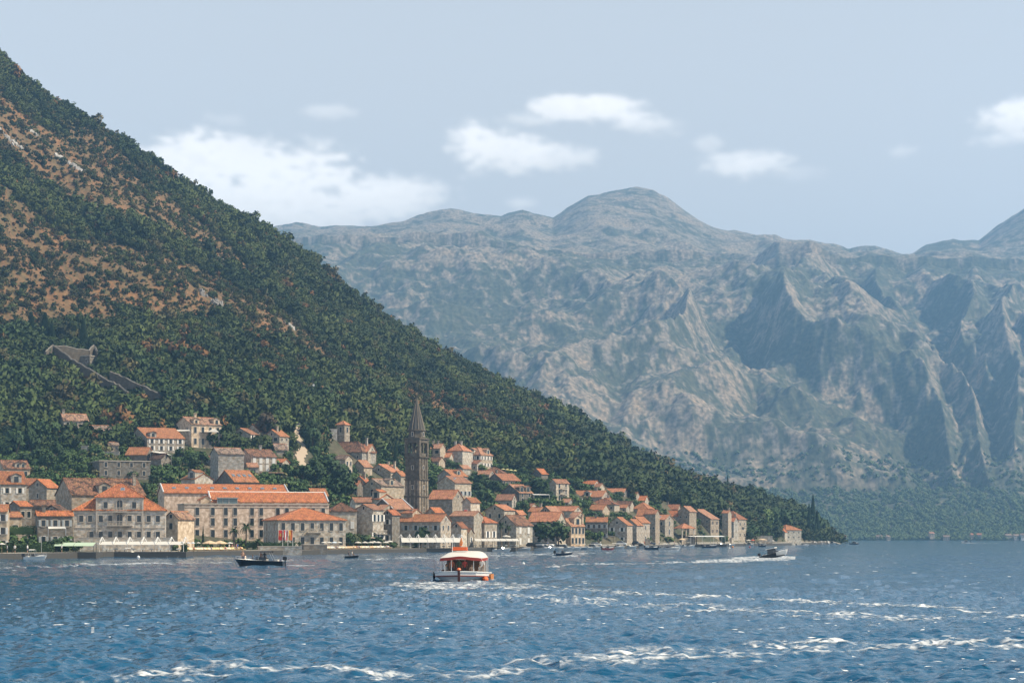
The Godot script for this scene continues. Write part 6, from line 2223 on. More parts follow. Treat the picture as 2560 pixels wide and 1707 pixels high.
	house("narrow house with sunlit white side below the monastery", V(-63.61, 26.97, -751.72), -.52, 5.42, 4.57, 6.8, "g", 1.31, "stone", "pale", ["R 2 2 std none"])
	house("house with stepped salmon roof right of the narrow white sided house", V(-57.73, 28.4, -770.85), -.66, 5.83, 4.81, 3.23, "p", 2.39, "stone", "salmon", ["A 1 1 small none"])
	house("steep gabled stone house with salmon roof above the dormer house", V(-50.62, 26.1, -782.99), -.63, 12.07, 5, 3.84, "p", 3.01, "stone", "salmon", ["G", "A 1 1 slit none", "R 1 2 small none"])
	house("rear house with salmon roof and chimneys behind the steep gabled house", V(-47.6, 28.39, -792.94), -.63, 5.86, 3.01, 2.2, "p", 2.4, "stone", "salmon", ["chimney .3 .2", "chimney -.2 .3"])
	house("house with two orange roof planes tucked against the bell tower's left side", V(-42.99, 20.42, -762.59), -.59, 4.02, 3.54, 7.54, "p", 1.65, "stone", "orange", [])
	house("dark roofed cottage behind the dormer house", V(-55.43, 20.4, -737.93), -.56, 6.04, 3.15, 4.11, "p", 2.44, "brown", "red", ["chimney .2 0"])
	house("lower dark cottage with rust roof left of the dormer house", V(-56, 17.62, -718.31), -.29, 3.2, 6.13, 5.23, "g", 1.94, "dark", "red", ["A 1 2 slit none"])
	house("broad gabled stone house with tan roof and single dormer left of the bell tower", V(-45.84, 12.52, -712.48), -.66, 8.69, 12.2, 10.18, "p", 2.41, "stone", "pale", ["G", "A 2 1 door none", "R 1 3 std none", "dormerR 0 1.35"])
	house("long low salmon roof with white posts above the big salmon roof", V(-50.29, 9.1, -669.4), .35, 6.47, 7, 7.09, "g", 1.43, "white", "salmon", ["A 1 3 wide none"])
	house("orange roofed house with small crossing gable just left of the bell tower foot", V(-42.92, 6.28, -664.18), -.56, 3.2, 8, 10.82, "g", 1.57, "stone", "orange", ["dormer -.1 1.6"])
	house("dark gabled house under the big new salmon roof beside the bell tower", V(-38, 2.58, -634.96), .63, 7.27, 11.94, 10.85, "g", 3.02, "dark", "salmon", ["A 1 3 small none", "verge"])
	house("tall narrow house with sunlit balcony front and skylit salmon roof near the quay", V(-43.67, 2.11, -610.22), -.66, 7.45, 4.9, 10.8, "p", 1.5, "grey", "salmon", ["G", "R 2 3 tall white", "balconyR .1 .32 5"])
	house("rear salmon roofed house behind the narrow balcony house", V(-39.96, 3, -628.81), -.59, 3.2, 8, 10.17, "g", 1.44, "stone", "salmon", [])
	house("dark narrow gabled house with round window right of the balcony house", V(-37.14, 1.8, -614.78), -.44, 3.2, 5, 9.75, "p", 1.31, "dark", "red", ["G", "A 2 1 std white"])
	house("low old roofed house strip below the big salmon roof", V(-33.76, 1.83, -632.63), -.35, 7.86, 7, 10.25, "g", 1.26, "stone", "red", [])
	house("little orange gabled house at the bell tower's right foot", V(-24.69, 1.67, -642.78), -.59, 3.2, 5, 10.92, "p", 1.31, "stone", "orange", [])
	house("long ivy clad waterfront house with half old half new roof", V(-28.6, 1.16, -629.11), -.35, 16.71, 8.76, 8.24, "g", 2.17, "grey", "orange", ["A 2 5 std grey", "R 2 2 std none", "GR", "chimney -.2 0"])
	house("parish church with sunlit west gable and arched window right of the bell tower", V(-22.28, 2.18, -670.99), -.39, 9.04, 9.21, 15.13, "g", 2.9, "brown", "salmon", ["A 1 3 slit none", "GR"], "church", "church", "")
	house("stone house with broad salmon roof and blue shuttered front above the church", V(-21.45, 8.54, -741.29), -.73, 9.02, 8.8, 16.05, "p", 2.4, "stone", "salmon", ["A 2 1 small none", "R 2 4 std grey", "skylight 2"])
	house("rear orange house with small dormer above the broad salmon roof", V(-23.05, 14.4, -775.98), -.66, 6.78, 9.89, 13.87, "p", 2.27, "grey", "orange", ["dormerR 0 1.2"])
	house("flat terraced left wing of the big hillside guest house", V(-32.45, 36.47, -861.53), -.24, 5.51, 9, 6.01, "g", 2.16, "stone", "salmon", ["A 2 2 wide none", "chimney .1 0", "chimney -.3 0"])
	house("flat roofed middle block of the big hillside guest house", V(-24.68, 34.91, -880.14), -.35, 12.58, 9, 7.11, "f", 0, "grey", "salmon", ["A 2 5 std none"])
	house("hip roof block standing behind the flat middle block of the guest house", V(-22.89, 34.1, -873.89), -.38, 6.92, 9.9, 8.15, "h", 2.84, "pale", "salmon", ["chimney -.3 0", "chimney .1 0"])
	house("right block of the guest house with two gabled dormers and window rows", V(-14.74, 35.14, -894.01), -.52, 7.69, 10.58, 6.12, "h", 3.15, "stone", "salmon", ["A 2 3 std white", "R 2 4 std white", "dormer -.15 1.5", "dormerR .2 1.5"])
	house("long lean-to with brown roof in front of the guest house", V(-20.37, 33.32, -882.38), -.31, 12.45, 6, 3.35, "m", 1.8, "grey", "old", ["A 1 5 small none"])
	house("hip roofed house with brown tiles and white windows above the right awning terrace", V(-10.85, 1.16, -659.67), -.59, 9.31, 7.23, 8.23, "h", 2.26, "brown", "red", ["A 2 2 std none", "R 1 2 tall white"])
	house("little low house with weathered roof in front of the brown tiled hip house", V(-16.01, 1.16, -645.42), -.38, 5.97, 4.44, 4.79, "g", 1.38, "brown", "old", ["R 1 1 std white"])
	house("white gabled cottage tucked behind the little low weathered roof house", V(-16.88, 1.16, -639.61), -.59, 3.87, 3.22, 6.46, "p", 1.59, "pale", "red", ["G", "A 1 2 tall closed"])
	house("flat salmon strip roof behind the ivy clad waterfront house", V(-14.85, 1.17, -653.29), -.38, 8.42, 8, 10.24, "g", 1.44, "stone", "salmon", [])
	house("small house with pale salmon roof and glass porch below the guest house", V(-11.74, 29.15, -874.73), -.42, 6.67, 6.17, 2.77, "g", 1.67, "stone", "salmon", ["A 1 3 std none", "GR"])
	house("brown roofed house behind the row of yellow parasols", V(-7.94, 31.02, -889.52), -.27, 8.65, 6.98, 2.2, "h", 2.25, "brown", "old", [])
	house("house with dark triangular gable and sunlit windowed front above the dormer pair house", V(-3.59, 26.53, -872.8), -.77, 9.25, 11.24, 2.72, "p", 2.96, "dark", "red", ["R 1 5 std none", "chimney 0 .4"])
	house("sloping salmon roofed house with a pair of gabled dormers", V(1.88, 19.03, -840.94), -.77, 10.95, 8.13, 4.09, "p", 3.4, "dark", "salmon", ["R 2 2 std none", "dormerR -.25 1.5", "dormerR .22 1.5"])
	house("plain stone cottage with sunlit end wall above the round tree", V(-2.4, 16.29, -821.01), -.28, 7.01, 7.17, 3.43, "g", 2.26, "grey", "salmon", ["A 1 2 small none", "R 2 1 std none", "GR"])
	house("wide gabled stone house with pale gable and skylight in its salmon roof", V(-4.35, 5.57, -743.34), -.59, 8.29, 7.29, 8.98, "p", 1.94, "stone", "salmon", ["G", "A 2 2 std none"])
	house("salmon side roof leaning on the wide gabled stone house", V(2.59, 5.88, -746.96), -.66, 3.2, 4.23, 7.24, "p", 1.31, "stone", "salmon", [])
	house("house with large weathered roof and pale sunlit gable left of the round tree", V(.73, 1.18, -683.48), -.7, 9.08, 8.79, 7.38, "p", 3.35, "pale", "old", ["G", "R 2 2 tall closed", "A 2 1 std none"])
	house("broad salmon roofed house directly behind the round waterfront tree", V(12.61, 1.52, -718.9), -.31, 10.79, 11, 8.61, "g", 3.37, "stone", "salmon", ["A 2 4 std none"])
	house("orange roofed house with chimney left of the dark brown gable", V(9.65, 7.51, -769.5), -.35, 4.31, 8, 6.88, "g", 1.63, "stone", "orange", ["chimney .35 0"])
	house("dark brown gable house above the broad salmon roof", V(14.58, 5.03, -752.92), -.52, 5.84, 7.98, 8.59, "p", 2.4, "dark", "salmon", ["G"])
	house("long salmon roof row house with little end pediment", V(21.38, 7.16, -785.99), -.38, 9.71, 9, 7.64, "g", 1.78, "stone", "salmon", ["A 1 5 small none", "GR"])
	house("low lean house with salmon roof at the right end of the row house", V(24.95, 4.75, -768.25), -.38, 3.2, 6, 8.14, "g", 1.1, "stone", "salmon", [])
	house("waterfront house with pale sunlit front of four tall windows right of the round tree", V(21.81, 1.31, -729.85), -.8, 6.24, 7.25, 7.29, "p", 2.56, "cream", "salmon", ["R 2 4 tall none", "dormerR .05 1.9", "chimney .4 -.4"])
	house("house under orange roof with white dormer and shade sail on the right slope", V(34.97, 19.19, -890.07), -.28, 14.09, 16.04, 3.05, "g", 2.89, "grey", "orange", ["A 1 5 small none", "R 1 2 std none", "GR", "dormer .02 1.4", "chimney .2 0"])
	house("upper cottage with orange roof below the cypress trees", V(36.27, 26.32, -920.45), -.35, 6.05, 8, 2.5, "g", 1.63, "grey", "orange", ["A 1 2 std none"])
	house("low salmon side wing right of the upper cottage", V(39.92, 25.35, -917.96), -.38, 3.2, 7, 2.2, "g", 1.52, "stone", "salmon", [])
	house("long low house with salmon roof and dark joint at the wood's edge", V(47.32, 23.12, -929.51), -.28, 11.51, 8, 2.26, "g", 1.68, "dark", "salmon", ["A 1 6 small none"])
	house("hip roofed stone house with brown tiles above the waterfront gables", V(40.66, 15.68, -879.16), -.31, 11.47, 9, 3.21, "h", 2.22, "stone", "old", ["A 1 4 small none"])
	house("long brown roofed wing joined to the hip roofed stone house", V(50.88, 15.97, -900.7), -.28, 6.75, 8, 2.93, "g", 1.73, "stone", "brown", ["A 1 5 std none"])
	house("house with rubble filled pediment and orange hip roof on the right slope", V(59.45, 10.93, -905.62), -.38, 7.04, 9.28, 6.56, "h", 2.56, "brown", "orange", ["A 1 2 small none"])
	house("rear orange roofed house behind the rubble pediment house", V(60.35, 19.53, -944.89), -.31, 7.05, 8, 2.2, "g", 2.2, "stone", "orange", [])
	house("tall narrow house with blue balcony bay on the middle right slope", V(20.3, 20.03, -856.41), -.7, 3.57, 9, 7.65, "p", 1.47, "stone", "salmon", ["R 3 2 tall none", "balconyR 0 .35 3", "balconyR 0 .65 3"])
	house("slanted orange roof strip house at the foot of the woods", V(10.89, 35.29, -924.55), -.7, 4.63, 4.29, 2.2, "p", 1.9, "dark", "orange", [])
	house("orange roofed shed just under the slanted roof strip house", V(12.73, 31.02, -907.62), -.7, 5.49, 4.81, 2.2, "p", 2.25, "dark", "orange", [])
	house("wide stone waterfront house with dark restaurant awning and small dormer", V(33.79, 3.17, -794.78), -.07, 8.38, 9, 7.42, "g", 1.82, "dark", "orange", ["A 2 4 std grey", "chimney -.05 .1", "chimney .3 0"])
	house("grey gable fronted waterfront house with two white shuttered windows", V(44.19, 1.7, -818.78), -.31, 8.42, 9, 7.8, "p", 3.07, "grey", "orange", ["G", "A 2 2 std white"])
	house("low orange side roof house wedged between the two grey gables", V(50.7, 1.71, -834.02), -.45, 5.72, 7, 7.83, "p", 2.35, "grey", "orange", ["A 2 1 small none"])
	house("second grey gable house with orange side roof behind the shuttered gable", V(53.68, 1.71, -843.55), -.45, 5.81, 10, 8.97, "p", 2.38, "grey", "orange", ["G", "R 2 1 std none", "A 2 2 small none"])
	house("orange roof triangle house behind the wide waterfront house", V(37.33, 13.93, -855.33), -.38, 6.19, 9, 2.2, "g", 2.22, "stone", "orange", [])
	house("rear row house with orange roof and ridge chimney above the waterfront gables", V(40.96, 18.01, -884.67), -.31, 5.59, 8, 2.2, "g", 1.61, "brown", "orange", ["chimney .3 0"])
	house("second rear row house with flat orange roof", V(47.58, 15.38, -890.52), -.28, 8.35, 7, 2.2, "g", 1.26, "stone", "orange", ["A 1 4 small none"])
	house("wide orange roofed house with shadowed loggia right of the second gable", V(58.58, 4.16, -876.98), -.24, 6.14, 8.73, 9.9, "g", 2.74, "brown", "orange", ["A 1 3 wide none"])
	house("orange hip roofed house with chimneys above the tall sunlit house", V(76.62, 15.24, -982.7), -.28, 11.67, 8, 3.02, "g", 2.25, "brown", "red", ["chimney 0 0", "chimney -.45 0"])
	house("house under wide plain orange roof left of the tall sunlit house", V(76.37, 12.11, -969.79), -.31, 10.42, 9, 2.56, "g", 2.64, "brown", "orange", ["A 1 3 small none"])
	house("stone house with sunlit gable end and big doorway facing the small kiosk", V(68.69, 5.05, -914.31), -.42, 7.03, 11.69, 7.42, "g", 2.2, "brown", "salmon", ["A 2 2 std none", "R 2 1 door none", "GR", "skylight 1"])
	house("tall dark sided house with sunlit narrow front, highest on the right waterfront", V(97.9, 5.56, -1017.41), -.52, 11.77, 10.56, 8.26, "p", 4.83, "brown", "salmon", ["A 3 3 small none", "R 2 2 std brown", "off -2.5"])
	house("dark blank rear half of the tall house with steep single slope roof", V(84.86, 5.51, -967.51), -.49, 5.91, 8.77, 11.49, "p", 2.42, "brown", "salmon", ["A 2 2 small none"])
	house("cottage with rust roof peeping over the tall house", V(109.94, 16.47, -1093.83), -.38, 8.75, 8, 2.89, "g", 2.39, "brown", "red", ["chimney -.4 0"])
	house("grey house with orange roof and sunlit gable end over the white canopy", V(113.66, 2.59, -1048.45), -.38, 8.07, 9.07, 10.05, "g", 2.36, "grey", "orange", ["A 2 2 std grey", "R 3 1 slit none", "GR", "chimney .45 0"])
	house("hip roofed corner house with small balcony at the end of the village row", V(117.17, 2.81, -1058.55), -.52, 10.48, 10.97, 11.29, "h", 4.09, "brown", "orange", ["A 2 2 std none", "R 2 2 std none", "balconyR .1 .62 3", "skylight 1"])
	house("last white walled house with orange cross roof near the wooded point", V(158.98, 3.16, -1155.59), -.91, 10.95, 12.56, 5.58, "h", 2.94, "pale", "orange", ["A 2 2 std none", "R 2 3 small none"])
	house("low front wing with sloping orange roof of the last white walled house", V(154.66, 3.17, -1146.24), -.49, 5.35, 4.07, 4.4, "p", 2.19, "pale", "orange", ["A 1 1 wide none"])
	house("low rough stone restaurant building right of the white canopy", V(111.73, 1.15, -1037.56), -.24, 5.74, 7, 2.92, "f", 0, "stone", "old", ["A 1 2 door none"])
	house("small orange roof peeping out of the trees left of the earth track", V(-82.76, 28.96, -716.22), -.31, 3.76, 6, 2.2, "g", 1.28, "stone", "orange", ["A 1 2 small none"])
	house("low stone cottage among the dark trees below the villa", V(-103.87, 28.9, -692.98), .44, 3.2, 6, 2.22, "g", 1.24, "grey", "old", ["A 1 2 small none"])
	house("little salmon roof between the round green trees below the guest house", V(-28.03, 35.72, -865.69), -.27, 3.8, 5.71, 3.39, "g", 1.83, "stone", "salmon", ["A 1 2 small none"])
	house("small brown roofed house under the guest house terrace", V(-31.97, 34.23, -851.14), -.42, 4.77, 6, 2.38, "g", 1.81, "stone", "old", ["A 1 2 small none"])
	house("narrow stone house with orange roof right of the church gable", V(-13.56, 1.48, -663.12), -.52, 3.2, 6, 14.69, "p", 1.31, "pale", "orange", ["A 2 1 small none"])
	house("little orange house under the very large round dark tree", V(7.62, 14.74, -816.19), -.45, 3.2, 6, 2.2, "g", 1.21, "stone", "salmon", ["A 1 2 small none"])
	house("small grey house with salmon roof left of the white dormer house", V(23.37, 17.17, -845.07), -.35, 3.2, 6, 2.06, "g", 1.44, "grey", "salmon", ["A 1 2 small none"])
	house("stone cottage among the trees right of the long low edge house", V(57.75, 22.07, -941.77), -.35, 3.2, 6, 2.2, "g", 1.42, "stone", "old", ["A 1 2 small none"])
	house("low brick red roof strip left of the wide plain orange roof", V(61.51, 1.76, -874.86), -.31, 4.55, 8, 12.89, "g", 1.79, "brown", "red", ["A 1 3 small none"])
	house("small rear house with orange roof above the hip roofed corner house", V(111.2, 1.9, -1034.56), -.35, 3.27, 7, 15.07, "g", 1.42, "stone", "orange", ["chimney .3 0"])
	house("small orange roofed outhouse between the far left house and the hedge yard", V(-120.88, 2.92, -482.99), .52, 3.2, 6, 6.48, "g", 1.08, "stone", "orange", ["A 1 1 door none"])
	house("low stone shed with tan roof beside the upper garden wall", V(-137.47, 33.87, -687.67), .35, 3.46, 5, 2.2, "g", 1.05, "stone", "pale", ["A 1 2 small none"])
	house("pale cottage with salmon roof above the blue shuttered house", V(-20.87, 31.74, -862.35), -.59, 3.2, 6, 2.41, "p", 1.31, "pale", "salmon", ["A 1 1 small none"])

func place_landmarks() -> void:
	palace(V(-93.88, 1.2, -479), .16)
	block("terrace_wall", "long stone terrace wall in front of the palace ground floor", "wall", V(-89.76, 1.2, -463), .16, V(20.84, 3.11, 1.2), wall_mat("palace"))
	hotel(V(-73.62, 2.4, -568.53), .31, 41.06, 11.41)
	house("rear wing of the hotel with long skylit orange roof and white verges", V(-84.77, 8.43, -585.76), .31, 36.09, 13, 8.87, "g", 2.52, "pink", "orange", ["skylight 9", "verge", "L 3 1 small none"], "hotel", "hotel_rear_wing", "")
	house("two storey hotel annex with hipped orange roof behind the three flags", V(-57.18, 1.47, -549.51), .35, 18.75, 17.67, 7.72, "h", 3.18, "pale", "orange", ["A 2 7 tall none", "L 2 2 tall none", "balcony .03 .56 4", "balcony -.33 .08 3.6", "balcony .28 .08 3.6"], "hotel", "hotel_annex", "")
	bell_tower(V(-30.63, 2.4, -642), -.51)
	small_tower(V(-67.65, 42.28, -800.96), -.51, 3.72, 7.38)
	slope_wall("long ruined fort wall with pale coping descending the wooded slope", [V(-175.44, 77.89, -762.86), V(-166.5, 72.02, -755.83), V(-158.73, 67.53, -751.03), V(-150.58, 63.08, -746.23), V(-146.47, 61.3, -744.68), V(-142.29, 58.37, -740.24)], 4.8, wall_mat("tower"))
	slope_wall("shorter dark ruined wall with sloping top right of the fort ruin", [V(-151.99, 67.42, -755.64), V(-144.66, 64.05, -752.58), V(-137.83, 60.94, -749.38), V(-130.59, 57.75, -746.23)], 4.8, wall_mat("tower"))
	slope_wall("broken gabled back wall of the fort ruin among the trees", [V(-176.3, 74.31, -754.48), V(-175.44, 77.89, -762.86), V(-163.05, 76.63, -769.15), V(-162.28, 79.24, -776.03), V(-157.22, 72.79, -764.64)], 4.8, wall_mat("tower"))
	house("roofless dark ruin block inside the fort walls on the hillside", V(-165.35, 69.97, -770.74), -.35, 9.62, 6.38, 4.15, "f", 0, "dark", "old", ["A 1 3 slit none"], "ruin", "ruined_house", "")
	house("large roofless ivy covered ruin with dark empty walls", V(-127.87, 23.81, -652.83), .38, 16.44, 14.78, 5.34, "f", 0, "dark", "old", ["A 2 4 std none"], "ruin", "ruined_house", "")

func place_walls_and_quays() -> void:
	quay()
	block("stone_wall", "sunlit retaining wall under the parked cars at the upper left", "wall", V(-147.87, 35.86, -688.25), 0, V(13.27, 2.88, .7), wall_mat("stone"))
	block("stone_wall", "short grey retaining wall below the sunlit one", "wall", V(-146.31, 33.4, -678.94), 0, V(4.8, 2.04, .7), wall_mat("grey"))
	block("stone_wall", "long low grey garden wall above the big ruin", "wall", V(-138.33, 32.01, -677.08), 0, V(10.52, 1.38, .7), wall_mat("grey"))
	block("stone_wall", "pale terrace wall left of the villa", "wall", V(-125.22, 42.92, -723.96), .17, V(6.98, 2.64, .7), wall_mat("pale"))
	block("stone_wall", "curved pale stone terrace beside the villa arches", "wall", V(-113.72, 36.99, -713), 0, V(5.54, 2.67, .7), wall_mat("pale"))
	block("stone_wall", "low rubble wall at the top of the earth track", "wall", V(-86.35, 45.34, -769.55), 0, V(4.95, 2.27, .7), wall_mat("stone"))
	block("stone_wall", "white rendered wall beside the small bell tower", "wall", V(-71.38, 44, -799.25), 0, V(2.78, 3.68, 2), wall_mat("white"))
	block("stone_wall", "stone garden wall behind the parked black car", "wall", V(55.16, 1.64, -842), 0, V(5.84, 2.06, .7), wall_mat("brown"))
	block("stone_wall", "upper rubble terrace wall over the stone restaurant", "wall", V(113.03, 3.97, -1052), 0, V(6.28, 2.09, .7), wall_mat("stone"))
	block("stone_wall", "long pale boundary wall near the tan parasol", "wall", V(137.81, 3.24, -1085), 0, V(7.2, 1.92, .7), wall_mat("pale"))
	block("stone_wall", "low bright sea wall by the last house", "wall", V(159.97, .2, -1168), 0, V(11.36, 1.24, .7), wall_mat("pale"))
	block("stone_platform", "raised dark stone landing platform at the hotel annex corner", "platform", V(-52.06, 0, -526), .2, V(6.18, 2.49, 6), wall_mat("dark"))
	block("sea_wall", "low grey sea wall in front of the flag hedge", "wall", V(-59.05, 1.2, -508), .14, V(11.16, .9, .6), wall_mat("grey"))
	pier(V(-25.16, 0, -600), 0, V(21.07, 1.25, 10), "dark terrace pier under the large white framed canopy")
	pier(V(-5.47, 0, -643.5), 0, V(13.28, 1.25, 9), "dark terrace pier under the second dining canopy")
	pier(V(-81.91, 0, -448), 0, V(19.27, 1.25, 10), "dark terrace front below the palace canopy")
	pier(V(-95.53, 0, -437.5), 0, V(10.69, 1.25, 9), "dark terrace front below the green awnings")
	pier(V(90.36, 0, -934), 0, V(18.92, 1.25, 10), "terrace pier under the long white canopy")
	path([V(-83.86, 47.74, -784.81), V(-84.28, 45.15, -773.93), V(-81.97, 41.92, -767.1), V(-80.07, 39.16, -760.77), V(-78.79, 36.85, -754.4), V(-78.89, 33.93, -741.97), V(-77.26, 31.26, -734.09), V(-75.94, 29.29, -728.24)], 3.2, "pale dirt track winding up the slope past the white car")
	mast("thin dark lattice radio mast with white dish in the woods", V(-83.36, 60.91, -836.97), 13.06)

func place_terraces() -> void:
	canopy("white canopy with seven triangular frames in front of the palace", V(-83.57, 1.2, -452), .06, 18.77, 5, 2.35, .7, 6, true, canvas())
	canopy("pair of pale green awnings over a dark quayside terrace", V(-96.34, 1.2, -440), .05, 8.79, 4, 2.15, .75, 2, false, M("pale_green_canvas"))
	canopy("large white ribbed canopy with pointed frames below the bell tower", V(-24.1, 1.25, -600), .1, 18.28, 7, 3.1, 1.35, 7, true, canvas())
	canopy("striped white awning row over the second dining terrace", V(-4.96, 1.25, -644), .12, 14.24, 5, 2.8, .75, 7, false, canvas())
	flat_canopy("long flat white canopy on the right waterfront", V(90.85, 1.25, -934), .1, V(16.73, 3.61, 8), white())
	flat_canopy("dark restaurant awning under the wide stone waterfront house", V(35.87, 1.2, -793), .25, V(10.68, 3.52, 4), M("dark_awning"), "restaurant_awning")
	flat_canopy("white pergola on thin posts on the middle right slope", V(12.1, 18.85, -839.94), .2, V(7.06, 3.5, 4), white(), "white_pergola")
	flat_canopy("open shelter with pale tiled roof right of the roof vents", V(-83.11, 24.33, -691.17), .2, V(8.15, 2.4, 4.5), tile_mat("pale"), "tiled_pergola")
	kiosk("open pavilion with orange pyramid roof near the sunlit gable", V(80.31, 1.2, -932.68), .5, 7.09, 7.57, 2.1)
	sail("white shade sail beside the brown roofed house on the left slope", [V(-121.75, 33.35, -672.65), V(-114.55, 32.04, -671.65), V(-118.11, 33.42, -678.65), V(-122.11, 33.75, -678.65)], canvas())
	sail("white awning of the pale villa above its railed terrace", [V(-111.46, 42.05, -712.64), V(-104.55, 42.01, -712.64), V(-106.45, 43.35, -716.14), V(-113.09, 43.42, -716.14)], canvas())
	sail("small cream awning left of the villa's white one", [V(-118.7, 42.01, -706.84), V(-113.78, 42.08, -706.84), V(-114.64, 42.7, -709.84), V(-119.58, 42.7, -709.84)], canvas())
	sail("white awning on the dark house close to the left quay", [V(-107.63, 6.5, -463.8), V(-103.53, 6.5, -463.8), V(-104.17, 7.01, -466), V(-108.19, 7.01, -466)], canvas())
	sail("white shade sail on the orange roofed house of the right slope", [V(31.45, 20.52, -870.63), V(34.83, 20.87, -870.63), V(33.91, 21.73, -874.63), V(30.52, 21.23, -874.63)], canvas())
	sail("little cream awning over a stall by the light green bush", [V(60.77, 3.27, -870), V(62.6, 3.21, -870), V(62.39, 4.05, -873), V(60.84, 4.11, -873)], canvas())
	sail("white sheet awning right of the tan parasol near the last house", [V(143.13, 2.51, -1100), V(145.26, 2.05, -1100), V(144.59, 2.87, -1103), V(143.34, 2.94, -1103)], canvas())
	flag("red banner with gold emblem, left of three tall flagpoles", V(-58.77, 1.2, -512), 5.18, [M("flag_red")], true)
	flag("red and white upright banner, middle of three tall flagpoles", V(-57.45, 1.2, -512), 5.18, [M("flag_red"), M("flag_white"), M("flag_red")], false)
	flag("yellow and orange banner, right of three tall flagpoles", V(-56.19, 1.2, -512), 5.18, [M("flag_yellow"), M("flag_orange")], false)
	flag("single red flag beside the church gable", V(-14.56, 4, -655), 9.5, [M("flag_red")])
	hedge("long trimmed dark hedge behind the three flagpoles", V(-62.65, 1.71, -519), .12, V(14.78, 1.43, 1.5), K(.045, .078, .032))
	hedge("trimmed hedge row left part above the villa garden", V(-130.51, 48.06, -733.53), 0, V(6.88, 1.34, 1.5), K(.045, .078, .032))
	hedge("trimmed hedge row right part above the villa garden", V(-123.28, 48.55, -741.69), 0, V(9.06, 1.43, 1.5), K(.045, .078, .032))
	hedge("yellow green vine pergola beside the villa", V(-125.98, 46, -731.79), 0, V(5.88, 1.25, 1.5), K(.115, .165, .055))
	hedge("bright green hedge over the dark yard at the left quay", V(-115.72, 5.02, -470), 0, V(7.43, 1.96, 1.5), K(.115, .165, .055))
	hedge("dark green planting behind the left quay tables", V(-105.13, 1.2, -432), 0, V(11.64, 1.68, 1.5), K(.045, .078, .032))
	hedge("dark clipped hedge at the right end of the palace canopy", V(-74.12, 1.12, -452), 0, V(1.33, 1.82, 1.5), K(.045, .078, .032))
	hedge("climbing greenery on the wall above the stone restaurant", V(112.27, 5.59, -1046), 0, V(7.4, 2.54, 1.5), K(.07, .115, .042))
	hedge("reddish brown creeper below the blank tall house wall", V(81.6, 1.13, -938), 0, V(9.95, 4.36, 1.5), K(.105, .078, .05))
	umbrella("pale blue parasol, first of three left of the tan pair", V(-76.91, 1.15, -474.75), 1.13, 2.2, M("blue_white_canvas"))
	umbrella("pale blue parasol, second of three left of the tan pair", V(-76.31, 1.15, -477.57), 1.23, 2.2, M("blue_white_canvas"))
	umbrella("white parasol, third of three left of the tan pair", V(-75.2, 1.15, -478.85), 1.2, 2.2, canvas())
	umbrella("large tan square parasol, left one of the joined pair", V(-73.63, 1.15, -486.57), 3.72, 2.57, M("tan_canvas"))
	umbrella("large tan square parasol, right one of the joined pair", V(-71.8, 1.15, -491.37), 3.84, 2.56, M("tan_canvas"))
	umbrella("white parasol over the standing people on the hotel quay", V(-69.31, 1.15, -490.94), 1.73, 2.2, canvas())
	umbrella("white parasol, leftmost of four beside the annex corner", V(-50.16, 1.15, -532.57), 1.65, 2.2, canvas())
	umbrella("white parasol, second of four beside the annex corner", V(-49.06, 1.15, -535.96), 1.66, 2.2, canvas())
	umbrella("bluish parasol, third of four beside the annex corner", V(-47.99, 1.15, -539.17), 1.67, 2.2, M("blue_white_canvas"))
	umbrella("white parasol, last of four beside the annex corner", V(-46.91, 1.15, -542.39), 1.68, 2.2, canvas())
	umbrella("white parasol standing alone over the crowded sunbathing deck", V(-42.68, 1.15, -553.93), 2, 2.2, canvas())
	umbrella("white parasol left of the thatched straw parasol", V(-41.14, 1.15, -558.44), 2.02, 2.2, canvas())
	umbrella("white parasol in front of the thatched straw parasol", V(-39.75, 1.15, -562.51), 2.04, 2.2, canvas())
	umbrella("white parasol right of the thatched straw parasol", V(-38.04, 1.15, -567.4), 2.05, 2.2, canvas())
	umbrella("white parasol next to the dark terrace wall", V(-36.17, 1.15, -572.65), 2.07, 2.2, canvas())
	umbrella("white tilted parasol highest beside the dark terrace wall", V(-35.56, 1.15, -580.77), 2.1, 2.46, canvas())
	umbrella("white parasol behind the others under the straw parasol", V(-39.65, 1.15, -568.19), 2.57, 2.48, canvas())
	umbrella("brown thatched straw parasol above the white ones", V(-39.87, 1.15, -569.97), 1.84, 3.47, M("straw"))
	umbrella("white parasol cut by the left picture edge", V(-106.1, 1.15, -415.46), 1.53, 2.2, canvas())
	umbrella("tan parasol left of the long flat white canopy", V(78.48, 1.15, -922.83), 3.88, 2.94, M("tan_canvas"))
	umbrella("orange tan parasol touching the long flat white canopy", V(81.72, 1.15, -932.58), 3.31, 2.57, M("orange_canvas"))
	umbrella("white parasol beside the red one near the corner house", V(124.83, 1.15, -1054.69), 2.73, 2.2, canvas())
	umbrella("red parasol near the corner house", V(127.79, 1.15, -1060.63), 2.47, 2.2, M("red_canvas"))
	umbrella("wide tan parasol near the pale boundary wall", V(134.83, 1.15, -1077.65), 5.57, 2.66, M("tan_canvas"))
	umbrella("white parasol in the garden between the gables", V(61, 10.05, -896.55), 1.65, 2.6, canvas())
	umbrella("cream parasol in the garden above the little stall", V(59.82, 7.7, -883.16), 2.97, 2.6, M("cream_canvas"))
	umbrella("flat white parasol behind the second dining terrace", V(-1.96, 1.15, -668), 3.41, 4.2, canvas())
	umbrella("pale yellow parasol, first of four on the hillside terrace", V(-3.88, 32.17, -880), 1.87, 2.6, M("yellow_canvas"), "yellow parasols on the hillside terrace")
	umbrella("pale yellow parasol, second of four on the hillside terrace", V(-2.16, 31.95, -880), 1.87, 2.6, M("yellow_canvas"), "yellow parasols on the hillside terrace")
